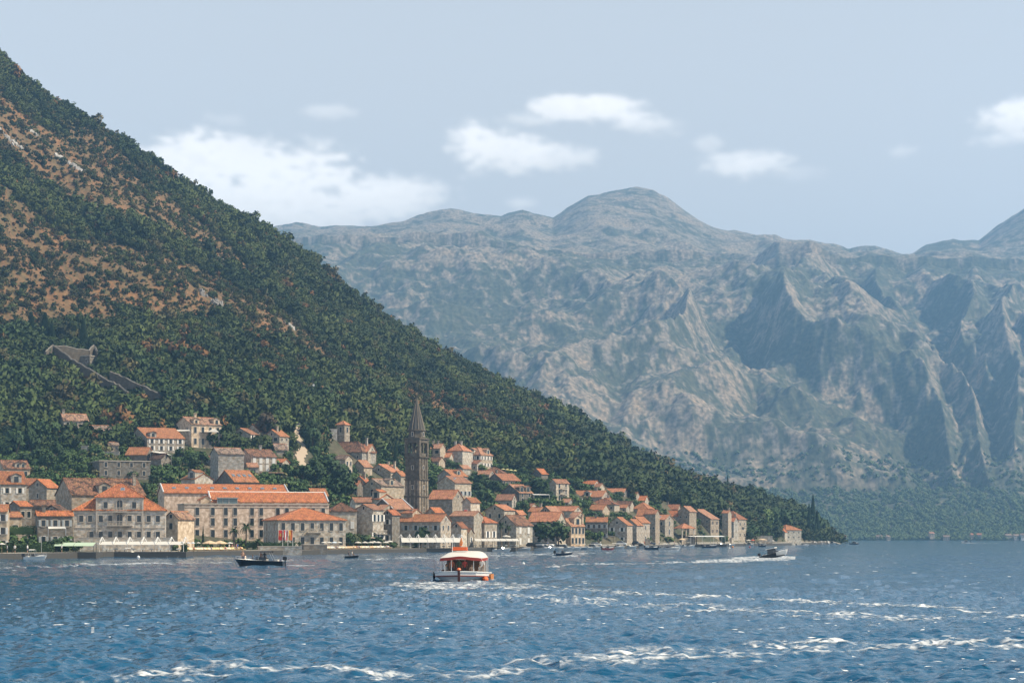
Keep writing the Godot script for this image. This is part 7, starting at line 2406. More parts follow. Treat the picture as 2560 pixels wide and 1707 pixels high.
	umbrella("pale yellow parasol, third of four on the hillside terrace", V(-.43, 31.74, -880), 1.87, 2.6, M("yellow_canvas"), "yellow parasols on the hillside terrace")
	umbrella("pale yellow parasol, last of four on the hillside terrace", V(1.29, 31.52, -880), 1.87, 2.6, M("yellow_canvas"), "yellow parasols on the hillside terrace")
	bathing_rows("yellowish sun lounger on the quay in front of the hotel", "loungers on the hotel quay", "sunbather lying on the hotel quay loungers", "sunbathers on the hotel quay", -.1628, -.1334, 15, [2.2, 4.6], [M("yellow_cushion"), M("cream_cushion")])
	bathing_rows("cream sun lounger on the crowded bathing deck between platform and canopy", "loungers on the bathing deck", "sunbather lying on the bathing deck loungers", "sunbathers on the bathing deck", -.0935, -.0607, 17, [2.0, 4.2, 6.4], [M("cream_cushion"), M("sand_cushion"), M("table_linen")])
	table_set("white clothed cafe table in the shade of the palace canopy", V(-90.92, 1.25, -448), .1, "tables under the palace canopy")
	table_set("white clothed cafe table in the shade of the palace canopy", V(-89.4, 1.25, -450.5), .1, "tables under the palace canopy")
	table_set("white clothed cafe table in the shade of the palace canopy", V(-86.89, 1.25, -448), .1, "tables under the palace canopy")
	table_set("white clothed cafe table in the shade of the palace canopy", V(-85.36, 1.25, -450.5), .1, "tables under the palace canopy")
	table_set("white clothed cafe table in the shade of the palace canopy", V(-82.87, 1.25, -448), .1, "tables under the palace canopy")
	table_set("white clothed cafe table in the shade of the palace canopy", V(-81.31, 1.25, -450.5), .1, "tables under the palace canopy")
	table_set("white clothed cafe table in the shade of the palace canopy", V(-78.85, 1.25, -448), .1, "tables under the palace canopy")
	table_set("white clothed cafe table in the shade of the palace canopy", V(-77.27, 1.25, -450.5), .1, "tables under the palace canopy")
	table_set("white clothed cafe table in the shade of the palace canopy", V(-74.83, 1.25, -448), .1, "tables under the palace canopy")
	table_set("pale cafe table on the second dining terrace", V(-11.71, 1.25, -642), .1, "tables on the second dining terrace")
	table_set("pale cafe table on the second dining terrace", V(-10.11, 1.25, -644), .1, "tables on the second dining terrace")
	table_set("pale cafe table on the second dining terrace", V(-8.44, 1.25, -642), .1, "tables on the second dining terrace")
	table_set("pale cafe table on the second dining terrace", V(-6.82, 1.25, -644), .1, "tables on the second dining terrace")
	table_set("pale cafe table on the second dining terrace", V(-5.16, 1.25, -642), .1, "tables on the second dining terrace")
	table_set("pale cafe table on the second dining terrace", V(-3.54, 1.25, -644), .1, "tables on the second dining terrace")
	table_set("pale cafe table on the second dining terrace", V(-1.89, 1.25, -642), .1, "tables on the second dining terrace")
	table_set("pale cafe table on the second dining terrace", V(-.25, 1.25, -644), .1, "tables on the second dining terrace")
	table_set("pale cafe table on the second dining terrace", V(1.39, 1.25, -642), .1, "tables on the second dining terrace")
	table_set("dim cafe table under the large ribbed canopy", V(-29.71, 1.25, -599), .1, "tables under the ribbed canopy")
	table_set("dim cafe table under the large ribbed canopy", V(-27.96, 1.25, -601), .1, "tables under the ribbed canopy")
	table_set("dim cafe table under the large ribbed canopy", V(-26.03, 1.25, -599), .1, "tables under the ribbed canopy")
	table_set("dim cafe table under the large ribbed canopy", V(-24.27, 1.25, -601), .1, "tables under the ribbed canopy")
	table_set("dim cafe table under the large ribbed canopy", V(-22.35, 1.25, -599), .1, "tables under the ribbed canopy")
	table_set("dim cafe table under the large ribbed canopy", V(-20.58, 1.25, -601), .1, "tables under the ribbed canopy")
	table_set("dim cafe table under the large ribbed canopy", V(-18.67, 1.25, -599), .1, "tables under the ribbed canopy")
	lamp_post("slim street lamp on the left quay", V(-100.24, 1.2, -425.49), 3.43)
	lamp_post("slim street lamp beside the black car", V(54.75, 1.2, -830.81), 2.82)

func place_town_trees() -> void:
	tree("dark bushy tree at the left picture edge over the porch house", V(-166.69, 29.37, -656.64), "broad", 8.79, 7.04, K(.045, .078, .032))
	tree("tall dark tree second from the left picture edge", V(-163.31, 29.62, -658.59), "broad", 11.29, 7.41, K(.045, .078, .032))
	tree("big dark tree mass left of the plain upper house", V(-160.71, 31.37, -666.85), "broad", 11.79, 8.22, K(.045, .078, .032))
	tree("dark tree just left below the plain upper house", V(-158.68, 33.57, -676.46), "broad", 10.87, 7.61, K(.045, .078, .032))
	tree("green tree touching the plain upper house", V(-157.12, 35.36, -683.89), "broad", 8.79, 6.59, K(.07, .115, .042))
	tree("dark tree below the sunlit retaining wall", V(-150.79, 29.77, -662.51), "broad", 7.1, 6.03, K(.045, .078, .032))
	tree("mid green tree left of the grey retaining wall", V(-145.19, 26.51, -650.14), "broad", 5.92, 5.57, K(.07, .115, .042))
	tree("dark tree above the weathered palace roof's left end", V(-149.39, 25.62, -644.22), "broad", 6.56, 6.56, K(.045, .078, .032))
	tree("dark tree behind the old porch house", V(-154.13, 26.79, -648.2), "broad", 6.6, 6.25, K(.045, .078, .032))
	tree("round green tree left of the big ruin", V(-142.6, 27.41, -655.85), "broad", 4.57, 5.27, K(.07, .115, .042))
	tree("shadowy tree over the old porch house", V(-156.88, 26.34, -645.24), "broad", 5.88, 6.22, K(.045, .078, .032))
	tree("low green tree at the foot of the big ruin", V(-138.1, 24.2, -643.05), "broad", 4.13, 5.17, K(.07, .115, .042))
	tree("low tree behind the satellite side of the old roof", V(-144.13, 24.47, -640.77), "broad", 4.12, 5.15, K(.07, .115, .042))
	tree("round bush on the sunlit retaining wall", V(-143.34, 35.45, -689.87), "broad", 2.22, 4.07, K(.07, .115, .042))
	tree("green tree right of the pale annex", V(-138.44, 37.16, -698.69), "broad", 4.87, 5.61, K(.07, .115, .042))
	tree("tree above the pale annex", V(-140.88, 43.2, -716.8), "broad", 3.84, 5.76, K(.07, .115, .042))
	tree("dark tree left of the bright dormer house", V(-135.9, 41.37, -714.87), "broad", 4.98, 5.74, K(.045, .078, .032))
	tree("leafy tree behind the bright dormer house", V(-132.18, 42.58, -719.62), "broad", 5.78, 6.55, K(.07, .115, .042))
	tree("small dark tree by the pale terrace wall", V(-128.65, 41.1, -717.16), "broad", 4.23, 3.84, K(.045, .078, .032))
	tree("dark tree between the old roof and the hotel", V(-114.42, 16.84, -620.2), "broad", 4.98, 4.32, K(.045, .078, .032))
	tree("tall dark tree squeezed left of the hotel wall", V(-110.27, 13.6, -603.87), "broad", 5.5, 3.56, K(.045, .078, .032))
	tree("ivy bush hanging over the ruin's front", V(-123.02, 23.11, -647.11), "broad", 3.12, 4.51, K(.07, .115, .042))
	tree("ivy dark tree at the ruin's right end", V(-114.93, 21.09, -642.58), "broad", 3.79, 4.48, K(.045, .078, .032))
	tree("dark ivy clump on the right of the ruin", V(-121.08, 24.58, -655.38), "broad", 4.56, 4.56, K(.045, .078, .032))
	tree("dark tree in the yard at the far left", V(-106.96, .85, -427.67), "broad", 3.44, 3.21, K(.045, .078, .032))
	tree("conical dark shrub at the palace's left corner", V(-97.05, .85, -448.01), "broad", 3.12, 2.04, K(.045, .078, .032))
	tree("small dark bush under the palace's left corner", V(-97.64, .85, -446.87), "broad", 1.8, 1.68, K(.045, .078, .032))
	tree("dark leafy tree before the white awning house", V(-100.61, .85, -441.02), "broad", 3.54, 4.25, K(.045, .078, .032))
	tree("dark tree left of the hip roofed shuttered house", V(-108.07, 26.49, -675.87), "broad", 6.88, 6.52, K(.045, .078, .032))
	tree("dark tree below the villa terrace", V(-107.03, 28.91, -687.8), "broad", 5.53, 5.9, K(.045, .078, .032))
	tree("dark tree right of the bright dormer house", V(-114.17, 30.78, -688.66), "broad", 4.8, 4.06, K(.045, .078, .032))
	tree("green tree under the white shade sail", V(-113.26, 27.34, -674.43), "broad", 4.34, 4.7, K(.07, .115, .042))
	tree("green shrub tree right of the villa", V(-104.52, 38.09, -726.73), "broad", 5.45, 4.67, K(.07, .115, .042))
	tree("narrow dark tree behind the pale gabled house", V(-102.6, 42.48, -743.89), "broad", 5.98, 3.19, K(.045, .078, .032))
	tree("low bushes in front of the pale gabled house", V(-98.2, 37.94, -731.85), "broad", 3.14, 6.27, K(.07, .115, .042))
	tree("large brownish pine like tree standing over the pale gabled house", V(-90.92, 39.24, -742.83), "broad", 12.73, 8.56, K(.105, .078, .05))
	tree("tall dark tree right of the earth track", V(-76.11, 36.87, -761.9), "broad", 10.61, 6.53, K(.045, .078, .032))
	tree("green tree at the top right of the earth track", V(-77.79, 43.75, -785.04), "broad", 7.57, 5.47, K(.07, .115, .042))
	tree("olive bush beside the earth track", V(-80.82, 36.79, -750.65), "broad", 3.02, 3.62, K(.1, .115, .055))
	tree("green tree left of the earth track", V(-81.48, 31, -724.37), "broad", 5.04, 5.43, K(.07, .115, .042))
	tree("bright bush below the lean-to roof", V(-78.97, 28.94, -720.99), "broad", 4.25, 5.79, K(.07, .115, .042))
	tree("dark bush right of the long shuttered house", V(-80.77, 27.41, -709.65), "broad", 3.42, 4.56, K(.045, .078, .032))
	tree("dark tree below the earth track", V(-73.97, 23.52, -706.4), "broad", 7.19, 7.57, K(.045, .078, .032))
	tree("very large dark tree above the hotel's right end", V(-69.99, 22.91, -712.14), "broad", 10.68, 8.77, K(.045, .078, .032))
	tree("large dark tree under the monastery", V(-66.83, 24.49, -727.5), "broad", 10.52, 8.57, K(.045, .078, .032))
	tree("large dark tree left of the narrow white sided house", V(-62.06, 21.24, -721.95), "broad", 10.06, 7.74, K(.045, .078, .032))
	tree("large dark tree behind the weathered hip hall", V(-58.17, 16.27, -702.92), "broad", 10.17, 8.28, K(.045, .078, .032))
	tree("dark round tree touching the hotel's right roof end", V(-62.06, 17.35, -700.08), "broad", 8.63, 7.13, K(.045, .078, .032))
	tree("green bushes behind the hotel's long roof", V(-74.99, 20.44, -687.97), "broad", 3.69, 6.63, K(.07, .115, .042))
	tree("dark bush beside the tiled shelter", V(-81.33, 23.03, -688.57), "broad", 2.95, 4.8, K(.045, .078, .032))
	tree("dark pine beside the annex's right corner", V(-45.7, .85, -555.85), "broad", 5.36, 4.17, K(.045, .078, .032))
	tree("pale olive tree right of the annex", V(-44.11, .85, -560.29), "broad", 5.1, 4.5, K(.1, .115, .055))
	tree("dark spreading pine left below the balcony house", V(-43.96, .85, -560.72), "broad", 4.72, 5.03, K(.045, .078, .032))
	tree("dark spreading pine in front of the balcony house", V(-41.48, .85, -567.75), "broad", 4.46, 6.05, K(.045, .078, .032))
	tree("dark tree between deck and ivy clad house", V(-39.08, .85, -574.58), "broad", 4.19, 5.16, K(.045, .078, .032))
	tree("grey green bush left of the large ribbed canopy", V(-35.49, .85, -584.45), "broad", 2.62, 4.26, K(.07, .115, .042))
	tree("pale flowering bush behind the bathing deck", V(-45.11, .85, -557.5), "broad", 2.82, 3.13, K(.1, .115, .055))
	tree("light green round tree right of the monastery gable", V(-53.03, 36.24, -809.62), "broad", 7.95, 6.81, K(.115, .165, .055))
	tree("green tree below the light green round tree", V(-51.18, 34.27, -805.58), "broad", 6.33, 5.42, K(.07, .115, .042))
	tree("green tree above the monastery gable", V(-55.95, 40.29, -819.18), "broad", 5.06, 6.89, K(.07, .115, .042))
	tree("dark tree left of the bell tower's belfry", V(-46, 36.89, -826.22), "broad", 6.95, 5.1, K(.045, .078, .032))
	tree("green tree right of the bell tower's middle", V(-31.82, 23.78, -801.84), "broad", 5.85, 5.4, K(.07, .115, .042))
	tree("small green tree between tower and rear dormer house", V(-31.66, 27.94, -821.06), "broad", 2.76, 4.61, K(.07, .115, .042))
	tree("round green tree below the guest house terrace", V(-27.22, 33.72, -855.22), "broad", 4.32, 5.76, K(.07, .115, .042))
	tree("second round green tree below the guest house", V(-23.78, 33.19, -860.76), "broad", 3.86, 5.31, K(.07, .115, .042))
	tree("dark tree right of the blue shuttered salmon house", V(-13.4, 24.87, -846.34), "broad", 6.65, 7.6, K(.045, .078, .032))
	tree("dark tree above the red flag", V(-14.57, 22.17, -831.42), "broad", 5.6, 6.53, K(.045, .078, .032))
	tree("broad green tree above the church's right side", V(-10.74, 16.21, -806.88), "broad", 8.6, 8.15, K(.07, .115, .042))
	tree("green bush right of the church gable", V(-14.85, 15.6, -796.4), "broad", 4.92, 5.36, K(.07, .115, .042))
	tree("dark tree left of the plain stone cottage", V(-6.74, 22.2, -843.95), "broad", 6.63, 6.63, K(.045, .078, .032))
	tree("ivy mass climbing the long waterfront house", V(-27.61, .85, -605.89), "broad", 7.48, 5.1, K(.045, .078, .032))
	tree("very large round dark tree in the middle of the right slope", V(11.42, 20.08, -847.99), "broad", 10.73, 11.08, K(.045, .078, .032))
	tree("dark tree right under the very large round one", V(15.13, 18.6, -842.5), "broad", 6.88, 6.19, K(.045, .078, .032))
	tree("green tree behind the dark triangular gable house", V(5.51, 31.7, -899.96), "broad", 4.78, 5.88, K(.07, .115, .042))
	tree("dark tree right of the blue balcony house", V(28.17, 25.37, -896.36), "broad", 5.49, 6.59, K(.045, .078, .032))
	tree("green tree at the foot of the blue balcony house", V(24.69, 22.76, -876.65), "broad", 5.01, 5.01, K(.07, .115, .042))
	tree("dark tree under the brown roofed parasol house", V(-12.44, 24.54, -846.6), "broad", 5.87, 6.57, K(.045, .078, .032))
	tree("dark tree left of the pair dormer house", V(-7.65, 23.97, -851.62), "broad", 5.21, 6.6, K(.045, .078, .032))
	tree("green tree left of the wide pale gable", V(-14.17, 14.14, -789), "broad", 5.8, 5.15, K(.07, .115, .042))
	tree("second green tree left of the wide pale gable", V(-10.45, 14.93, -799.98), "broad", 4.24, 4.24, K(.07, .115, .042))
	tree("green tree between pale gable and orange roofs", V(4.96, 14.42, -810.9), "broad", 5.3, 4.96, K(.07, .115, .042))
	tree("dark tree right of the plain stone cottage", V(3.79, 20.34, -843.44), "broad", 4.13, 4.13, K(.045, .078, .032))
	tree("dark hedge like tree under the white pergola", V(13.7, 18.2, -839.15), "broad", 3.08, 5.14, K(.045, .078, .032))
	tree("green tree left of the hip roofed brown tile house", V(27.86, 15.85, -842.69), "broad", 4.82, 5.5, K(.07, .115, .042))
	tree("dark tree behind the waterfront house with tall windows", V(30.93, 14.81, -842.01), "broad", 5.16, 5.16, K(.045, .078, .032))
	tree("dark bush before the long low edge house", V(48.94, 22.08, -915.27), "broad", 3.74, 4.86, K(.045, .078, .032))
	tree("green tree right of the long low edge house", V(55.93, 23.3, -938.55), "broad", 5.75, 6.51, K(.07, .115, .042))
	tree("green tree behind the rubble pediment house", V(63.37, 22.92, -958.31), "broad", 4.69, 7.04, K(.07, .115, .042))
	tree("green tree at the right of the rubble pediment house", V(70.05, 21.17, -969.67), "broad", 5.54, 7.12, K(.07, .115, .042))
	tree("small bush behind the weathered roof gable", V(5.18, 11.6, -793.26), "broad", 1.94, 2.59, K(.07, .115, .042))
	tree("round light green bush on the quay by the little stall", V(70.69, 1.07, -899.51), "broad", 3.98, 5.57, K(.115, .165, .055))
	tree("bright light green tree near the last house", V(142.02, 5.95, -1120.11), "broad", 14.86, 10.4, K(.115, .165, .055))
	tree("green tree left of the bright light green one", V(130.21, 1.03, -1071.86), "broad", 10.43, 9.01, K(.07, .115, .042))
	tree("dark tree beside the hip roofed corner house", V(125.7, 1.05, -1061.79), "broad", 8.92, 7.51, K(.045, .078, .032))
	tree("dark bush right of the last house", V(179.37, 1.06, -1222.83), "broad", 5.14, 5.41, K(.045, .078, .032))
	tree("low green tree near the rocky tip", V(192.87, .93, -1268.94), "broad", 3.65, 5.05, K(.07, .115, .042))
	tree("dark low tree on the rocky tip", V(199.8, .89, -1292), "broad", 5.14, 5.71, K(.045, .078, .032))
	tree("dark tree above the hip roofed corner house", V(131.68, 9.52, -1108.15), "broad", 9.8, 9.31, K(.045, .078, .032))
	tree("dark tall tree on the tip right of the cypresses", V(206.37, 2.13, -1328.76), "broad", 14.69, 7.64, K(.045, .078, .032))
	tree("last dark tree at the very tip of the point", V(206.86, .89, -1315.06), "broad", 11.05, 5.23, K(.045, .078, .032))
	tree("broad dark tree mass above the bright light green tree", V(147.48, 5.6, -1131.61), "broad", 16.51, 11.51, K(.045, .078, .032))
	tree("broad dark tree behind the last house's left gable", V(157.03, 5.89, -1157.75), "broad", 15.36, 11.77, K(.045, .078, .032))
	tree("broad dark tree right behind the last house", V(167.53, 6.74, -1196.18), "broad", 15.34, 11.64, K(.045, .078, .032))
	tree("broad dark tree right of the last house", V(177.27, 5.64, -1230.77), "broad", 16.33, 11.43, K(.045, .078, .032))
	tree("dark tree mass left of the tip cypresses", V(186.16, 4.6, -1261.51), "broad", 18.41, 11.16, K(.045, .078, .032))
	tree("dark tree mass below the tallest cypress", V(194.12, 3.58, -1288.41), "broad", 18.23, 11.96, K(.045, .078, .032))
	tree("dark tree mass right of the tallest cypress", V(202.83, 2.53, -1317.24), "broad", 16.89, 11.07, K(.045, .078, .032))
	tree("outer dark tree at the end of the point", V(209.94, 1.99, -1340.29), "broad", 14.22, 7.7, K(.045, .078, .032))
	tree("leafy creeper bush on the grey canopy house", V(108.89, 1.11, -1022.96), "broad", 4.07, 5.88, K(.07, .115, .042))
	tree("green bush left of the big doorway house", V(56.34, 1.04, -845.24), "broad", 4.11, 4.86, K(.07, .115, .042))
	tree("left half of the huge round waterfront tree", V(11.63, .85, -695.16), "broad", 9.36, 9.36, K(.045, .078, .032), "")
	tree("right half of the huge round waterfront tree", V(16.2, .85, -696.16), "broad", 9.8, 8.81, K(.045, .078, .032), "")
	palm("shorter left palm in front of the hotel", V(-72.14, 1.2, -518), 6.13, 3.61)
	palm("taller right palm in front of the hotel", V(-68.95, 1.2, -518), 7.38, 4.16)
	palm("left palm of the pair by the weathered roof gable", V(-3.52, 1.2, -662.44), 8.44, 3.79)
	palm("right palm of the pair by the weathered roof gable", V(-1.23, 1.2, -667.52), 7.68, 3.13)
	palm("low young palm by the annex's left corner", V(-65.9, 1.2, -518), 3.22, 3.61)
	tree("slim cypress against the hotel front", V(-80.72, 1.78, -522), "cypress", 5.45, .95, K(.032, .058, .028), "")
	tree("pointed dark conifer, first from the left on the wooded right ridge", V(79.14, 45.93, -1219.75), "fir", 11.6, 3.56, K(.032, .058, .028), "cypresses and conifers")
	tree("pointed dark conifer, second from the left on the wooded right ridge", V(86.58, 45.57, -1241.35), "fir", 12.35, 4.28, K(.032, .058, .028), "cypresses and conifers")
	tree("pointed dark conifer, third from the left on the wooded right ridge", V(97.24, 44.01, -1265.73), "fir", 7.28, 3.13, K(.032, .058, .028), "cypresses and conifers")
	tree("slender dark cypress, fourth from the left on the wooded right ridge", V(98.65, 40.35, -1241.2), "cypress", 7.68, 2.74, K(.032, .058, .028), "cypresses and conifers")
	tree("pointed dark conifer, fifth from the left on the wooded right ridge", V(102.12, 39.46, -1248.72), "fir", 7.73, 3.64, K(.032, .058, .028), "cypresses and conifers")
	tree("slender dark cypress, sixth from the left on the wooded right ridge", V(106.85, 39.54, -1270.18), "cypress", 11.51, 2.7, K(.032, .058, .028), "cypresses and conifers")
	tree("slender dark cypress, seventh from the left on the wooded right ridge", V(108.83, 38.71, -1272.3), "cypress", 7.31, 1.8, K(.032, .058, .028), "cypresses and conifers")
	tree("pointed dark conifer, eighth from the left on the wooded right ridge", V(125.32, 34.72, -1289.74), "fir", 7.41, 3.76, K(.032, .058, .028), "cypresses and conifers")
	tree("pointed dark conifer, ninth from the left on the wooded right ridge", V(128.82, 34.04, -1293.39), "fir", 5.15, 3.09, K(.032, .058, .028), "cypresses and conifers")
	tree("slender dark cypress, tenth from the left on the wooded right ridge", V(141.04, 31.64, -1305.99), "cypress", 12.99, 2.31, K(.032, .058, .028), "cypresses and conifers")
	tree("pointed dark conifer, eleventh from the left on the wooded right ridge", V(160.78, 27.16, -1325.89), "fir", 8.79, 4.46, K(.032, .058, .028), "cypresses and conifers")
	tree("pointed dark conifer, twelfth from the left on the wooded right ridge", V(166.26, 25.83, -1332.25), "fir", 6.48, 3.3, K(.032, .058, .028), "cypresses and conifers")
	tree("slender dark cypress, thirteenth from the left on the wooded right ridge", V(185.42, 2.01, -1247.12), "cypress", 22.33, 4.96, K(.032, .058, .028), "cypresses and conifers")
	tree("slender dark cypress, fourteenth from the left on the wooded right ridge", V(190.5, 1.65, -1264.41), "cypress", 28.23, 6.71, K(.032, .058, .028), "cypresses and conifers")
	tree("pointed dark conifer, fifteenth from the left on the wooded right ridge", V(195.66, 1.39, -1281.71), "fir", 18.7, 5.44, K(.032, .058, .028), "cypresses and conifers")
	tree("pointed dark conifer, first from the left in the dark cypress grove above the right slope", V(6.37, 41.02, -945.92), "fir", 7.72, 5.02, K(.032, .058, .028), "cypresses and conifers")
	tree("pointed dark conifer, second from the left in the dark cypress grove above the right slope", V(18.89, 43.55, -984.95), "fir", 7.64, 4.82, K(.032, .058, .028), "cypresses and conifers")
	tree("pointed dark conifer, third from the left in the dark cypress grove above the right slope", V(22.44, 44.53, -999.46), "fir", 6.94, 3.67, K(.032, .058, .028), "cypresses and conifers")
	tree("slender dark cypress, fourth from the left in the dark cypress grove above the right slope", V(25.48, 48.37, -1031.95), "cypress", 9.69, 2.44, K(.032, .058, .028), "cypresses and conifers")
	tree("pointed dark conifer, fifth from the left in the dark cypress grove above the right slope", V(26.1, 40.69, -983.73), "fir", 6.02, 3.21, K(.032, .058, .028), "cypresses and conifers")
	tree("slender dark cypress, sixth from the left in the dark cypress grove above the right slope", V(29.7, 47.85, -1039.66), "cypress", 10.61, 3.39, K(.032, .058, .028), "cypresses and conifers")
	tree("slender dark cypress, seventh from the left in the dark cypress grove above the right slope", V(31.96, 47.61, -1044.09), "cypress", 8.52, 2.98, K(.032, .058, .028), "cypresses and conifers")
	tree("slender dark cypress, eighth from the left in the dark cypress grove above the right slope", V(34.58, 46.84, -1045.99), "cypress", 8.54, 3.42, K(.032, .058, .028), "cypresses and conifers")
	tree("slender dark cypress, ninth from the left in the dark cypress grove above the right slope", V(35.02, 39.58, -997.78), "cypress", 8.15, 3.26, K(.032, .058, .028), "cypresses and conifers")
	tree("slender dark cypress, tenth from the left in the dark cypress grove above the right slope", V(39.03, 44.02, -1039.36), "cypress", 11.45, 3.65, K(.032, .058, .028), "cypresses and conifers")
	tree("slender dark cypress, eleventh from the left in the dark cypress grove above the right slope", V(42.6, 44.59, -1054.16), "cypress", 9.9, 3.44, K(.032, .058, .028), "cypresses and conifers")
	tree("slender dark cypress, twelfth from the left in the dark cypress grove above the right slope", V(41.64, 36.09, -990.52), "cypress", 8.09, 3.23, K(.032, .058, .028), "cypresses and conifers")
	tree("slender dark cypress, thirteenth from the left in the dark cypress grove above the right slope", V(46.59, 40.57, -1037.58), "cypress", 9.74, 4.24, K(.032, .058, .028), "cypresses and conifers")
	tree("slender dark cypress, fourteenth from the left in the dark cypress grove above the right slope", V(52.56, 41.5, -1064.17), "cypress", 9.56, 3.65, K(.032, .058, .028), "cypresses and conifers")
	tree("slender dark cypress, fifteenth from the left in the dark cypress grove above the right slope", V(55.83, 36.29, -1036.24), "cypress", 8.88, 3.38, K(.032, .058, .028), "cypresses and conifers")
	tree("slender dark cypress, first from the left left of the bell tower", V(-49.47, 37.66, -822.29), "cypress", 6.92, 3.23, K(.032, .058, .028), "cypresses and conifers")
	tree("slender dark cypress, second from the left left of the bell tower", V(-46.63, 30.96, -801.25), "cypress", 11.69, 3.78, K(.032, .058, .028), "cypresses and conifers")
	tree("pointed dark conifer, first from the left around the fort ruin", V(-187.3, 83.36, -778.16), "fir", 8.19, 4.27, K(.032, .058, .028), "cypresses and conifers")
	tree("pointed dark conifer, second from the left around the fort ruin", V(-181.91, 81.65, -778.45), "fir", 9.43, 4.97, K(.032, .058, .028), "cypresses and conifers")
	tree("pointed dark conifer, third from the left around the fort ruin", V(-179.06, 80, -776.88), "fir", 6.94, 3.96, K(.032, .058, .028), "cypresses and conifers")
	tree("pointed dark conifer, fourth from the left around the fort ruin", V(-167.61, 77.94, -781.24), "fir", 11.21, 4.48, K(.032, .058, .028), "cypresses and conifers")
	tree("slender dark cypress, fifth from the left around the fort ruin", V(-164.26, 75.08, -777.19), "cypress", 7.44, 3.47, K(.032, .058, .028), "cypresses and conifers")

func place_rocks() -> void:
	outcrop("grey limestone streak at the left edge high on the slope", V(-246.82, 200.49, -974.64), 7.38, 3, .36)
	outcrop("grey rock band right of the left edge streak", V(-242.77, 198.18, -979.96), 5.4, 2.5, .38)
	outcrop("small pale rocks above the left rock band", V(-243.37, 209.66, -1013.35), 4.88, 2, .4)
	outcrop("pale limestone streak crossing the dry grass, upper part", V(-227.64, 195.04, -1002.47), 5.52, 3, .42)
	outcrop("pale limestone streak crossing the dry grass, middle part", V(-221.86, 191.02, -1001.3), 6.21, 3, .4)
	outcrop("pale limestone streak crossing the dry grass, lower part", V(-215.83, 186.45, -998.95), 4.13, 2.5, .38)
	outcrop("small pale rock near the upper skyline", V(-174.01, 190.49, -1104.65), 3.8, 2, .36)
	outcrop("two pale rocks above the fort ruin", V(-173.21, 86.71, -796.68), 3.05, 2, .42)
	outcrop("pale bare rock face just above the fort ruin", V(-164.67, 82.18, -793.49), 5.57, 4, .44)
	outcrop("grey rock slabs in the scrub high on the slope", V(-148.61, 145.79, -1007.01), 7.07, 3, .26)
	outcrop("dark grey crag below the dry grass, left part", V(-137.37, 109.24, -907.36), 9.26, 4, .24)
	outcrop("dark grey crag below the dry grass, right part", V(-131.53, 106.3, -906.98), 8.1, 4, .24)
	outcrop("small pale rocks under the dark grey crag", V(-132.99, 99.78, -884.02), 3.38, 2, .38)
	outcrop("single pale boulder right of the dark grey crag", V(-122.64, 100.99, -903.31), 2.3, 2, .42)
	outcrop("grey white rocks in the dense scrub of the mid slope", V(-91.72, 118.55, -1049.95), 6.64, 3, .36)
	outcrop("grey rocks right of the grey white ones", V(-83.47, 116.7, -1071.96), 5.09, 2.5, .32)
	outcrop("vertical pale rock near the skyline scrub", V(-109.17, 147.92, -1113.61), 3.52, 4, .32)
	outcrop("pale rock slab in the woods left of the spire", V(-50.09, 87.65, -1042.56), 4.95, 2, .38)
	outcrop("rough rocks at the dry grass's lower right end", V(-105.24, 103.31, -944.04), 5.23, 2, .32)
	outcrop("rusty rocks right of the lower dry grass", V(-94.61, 108.48, -997.23), 3.94, 2, .3)
	outcrop("tawny shore rocks left of the rocky tip", V(190.89, .8, -1255.94), 9, 1.6, .46)
	outcrop("tawny shore rocks on the rocky tip", V(198.95, .8, -1282.84), 9, 1.6, .46)
	outcrop("last tawny rocks at the water's edge of the tip", V(207.18, .8, -1309.74), 9, 1.6, .46)

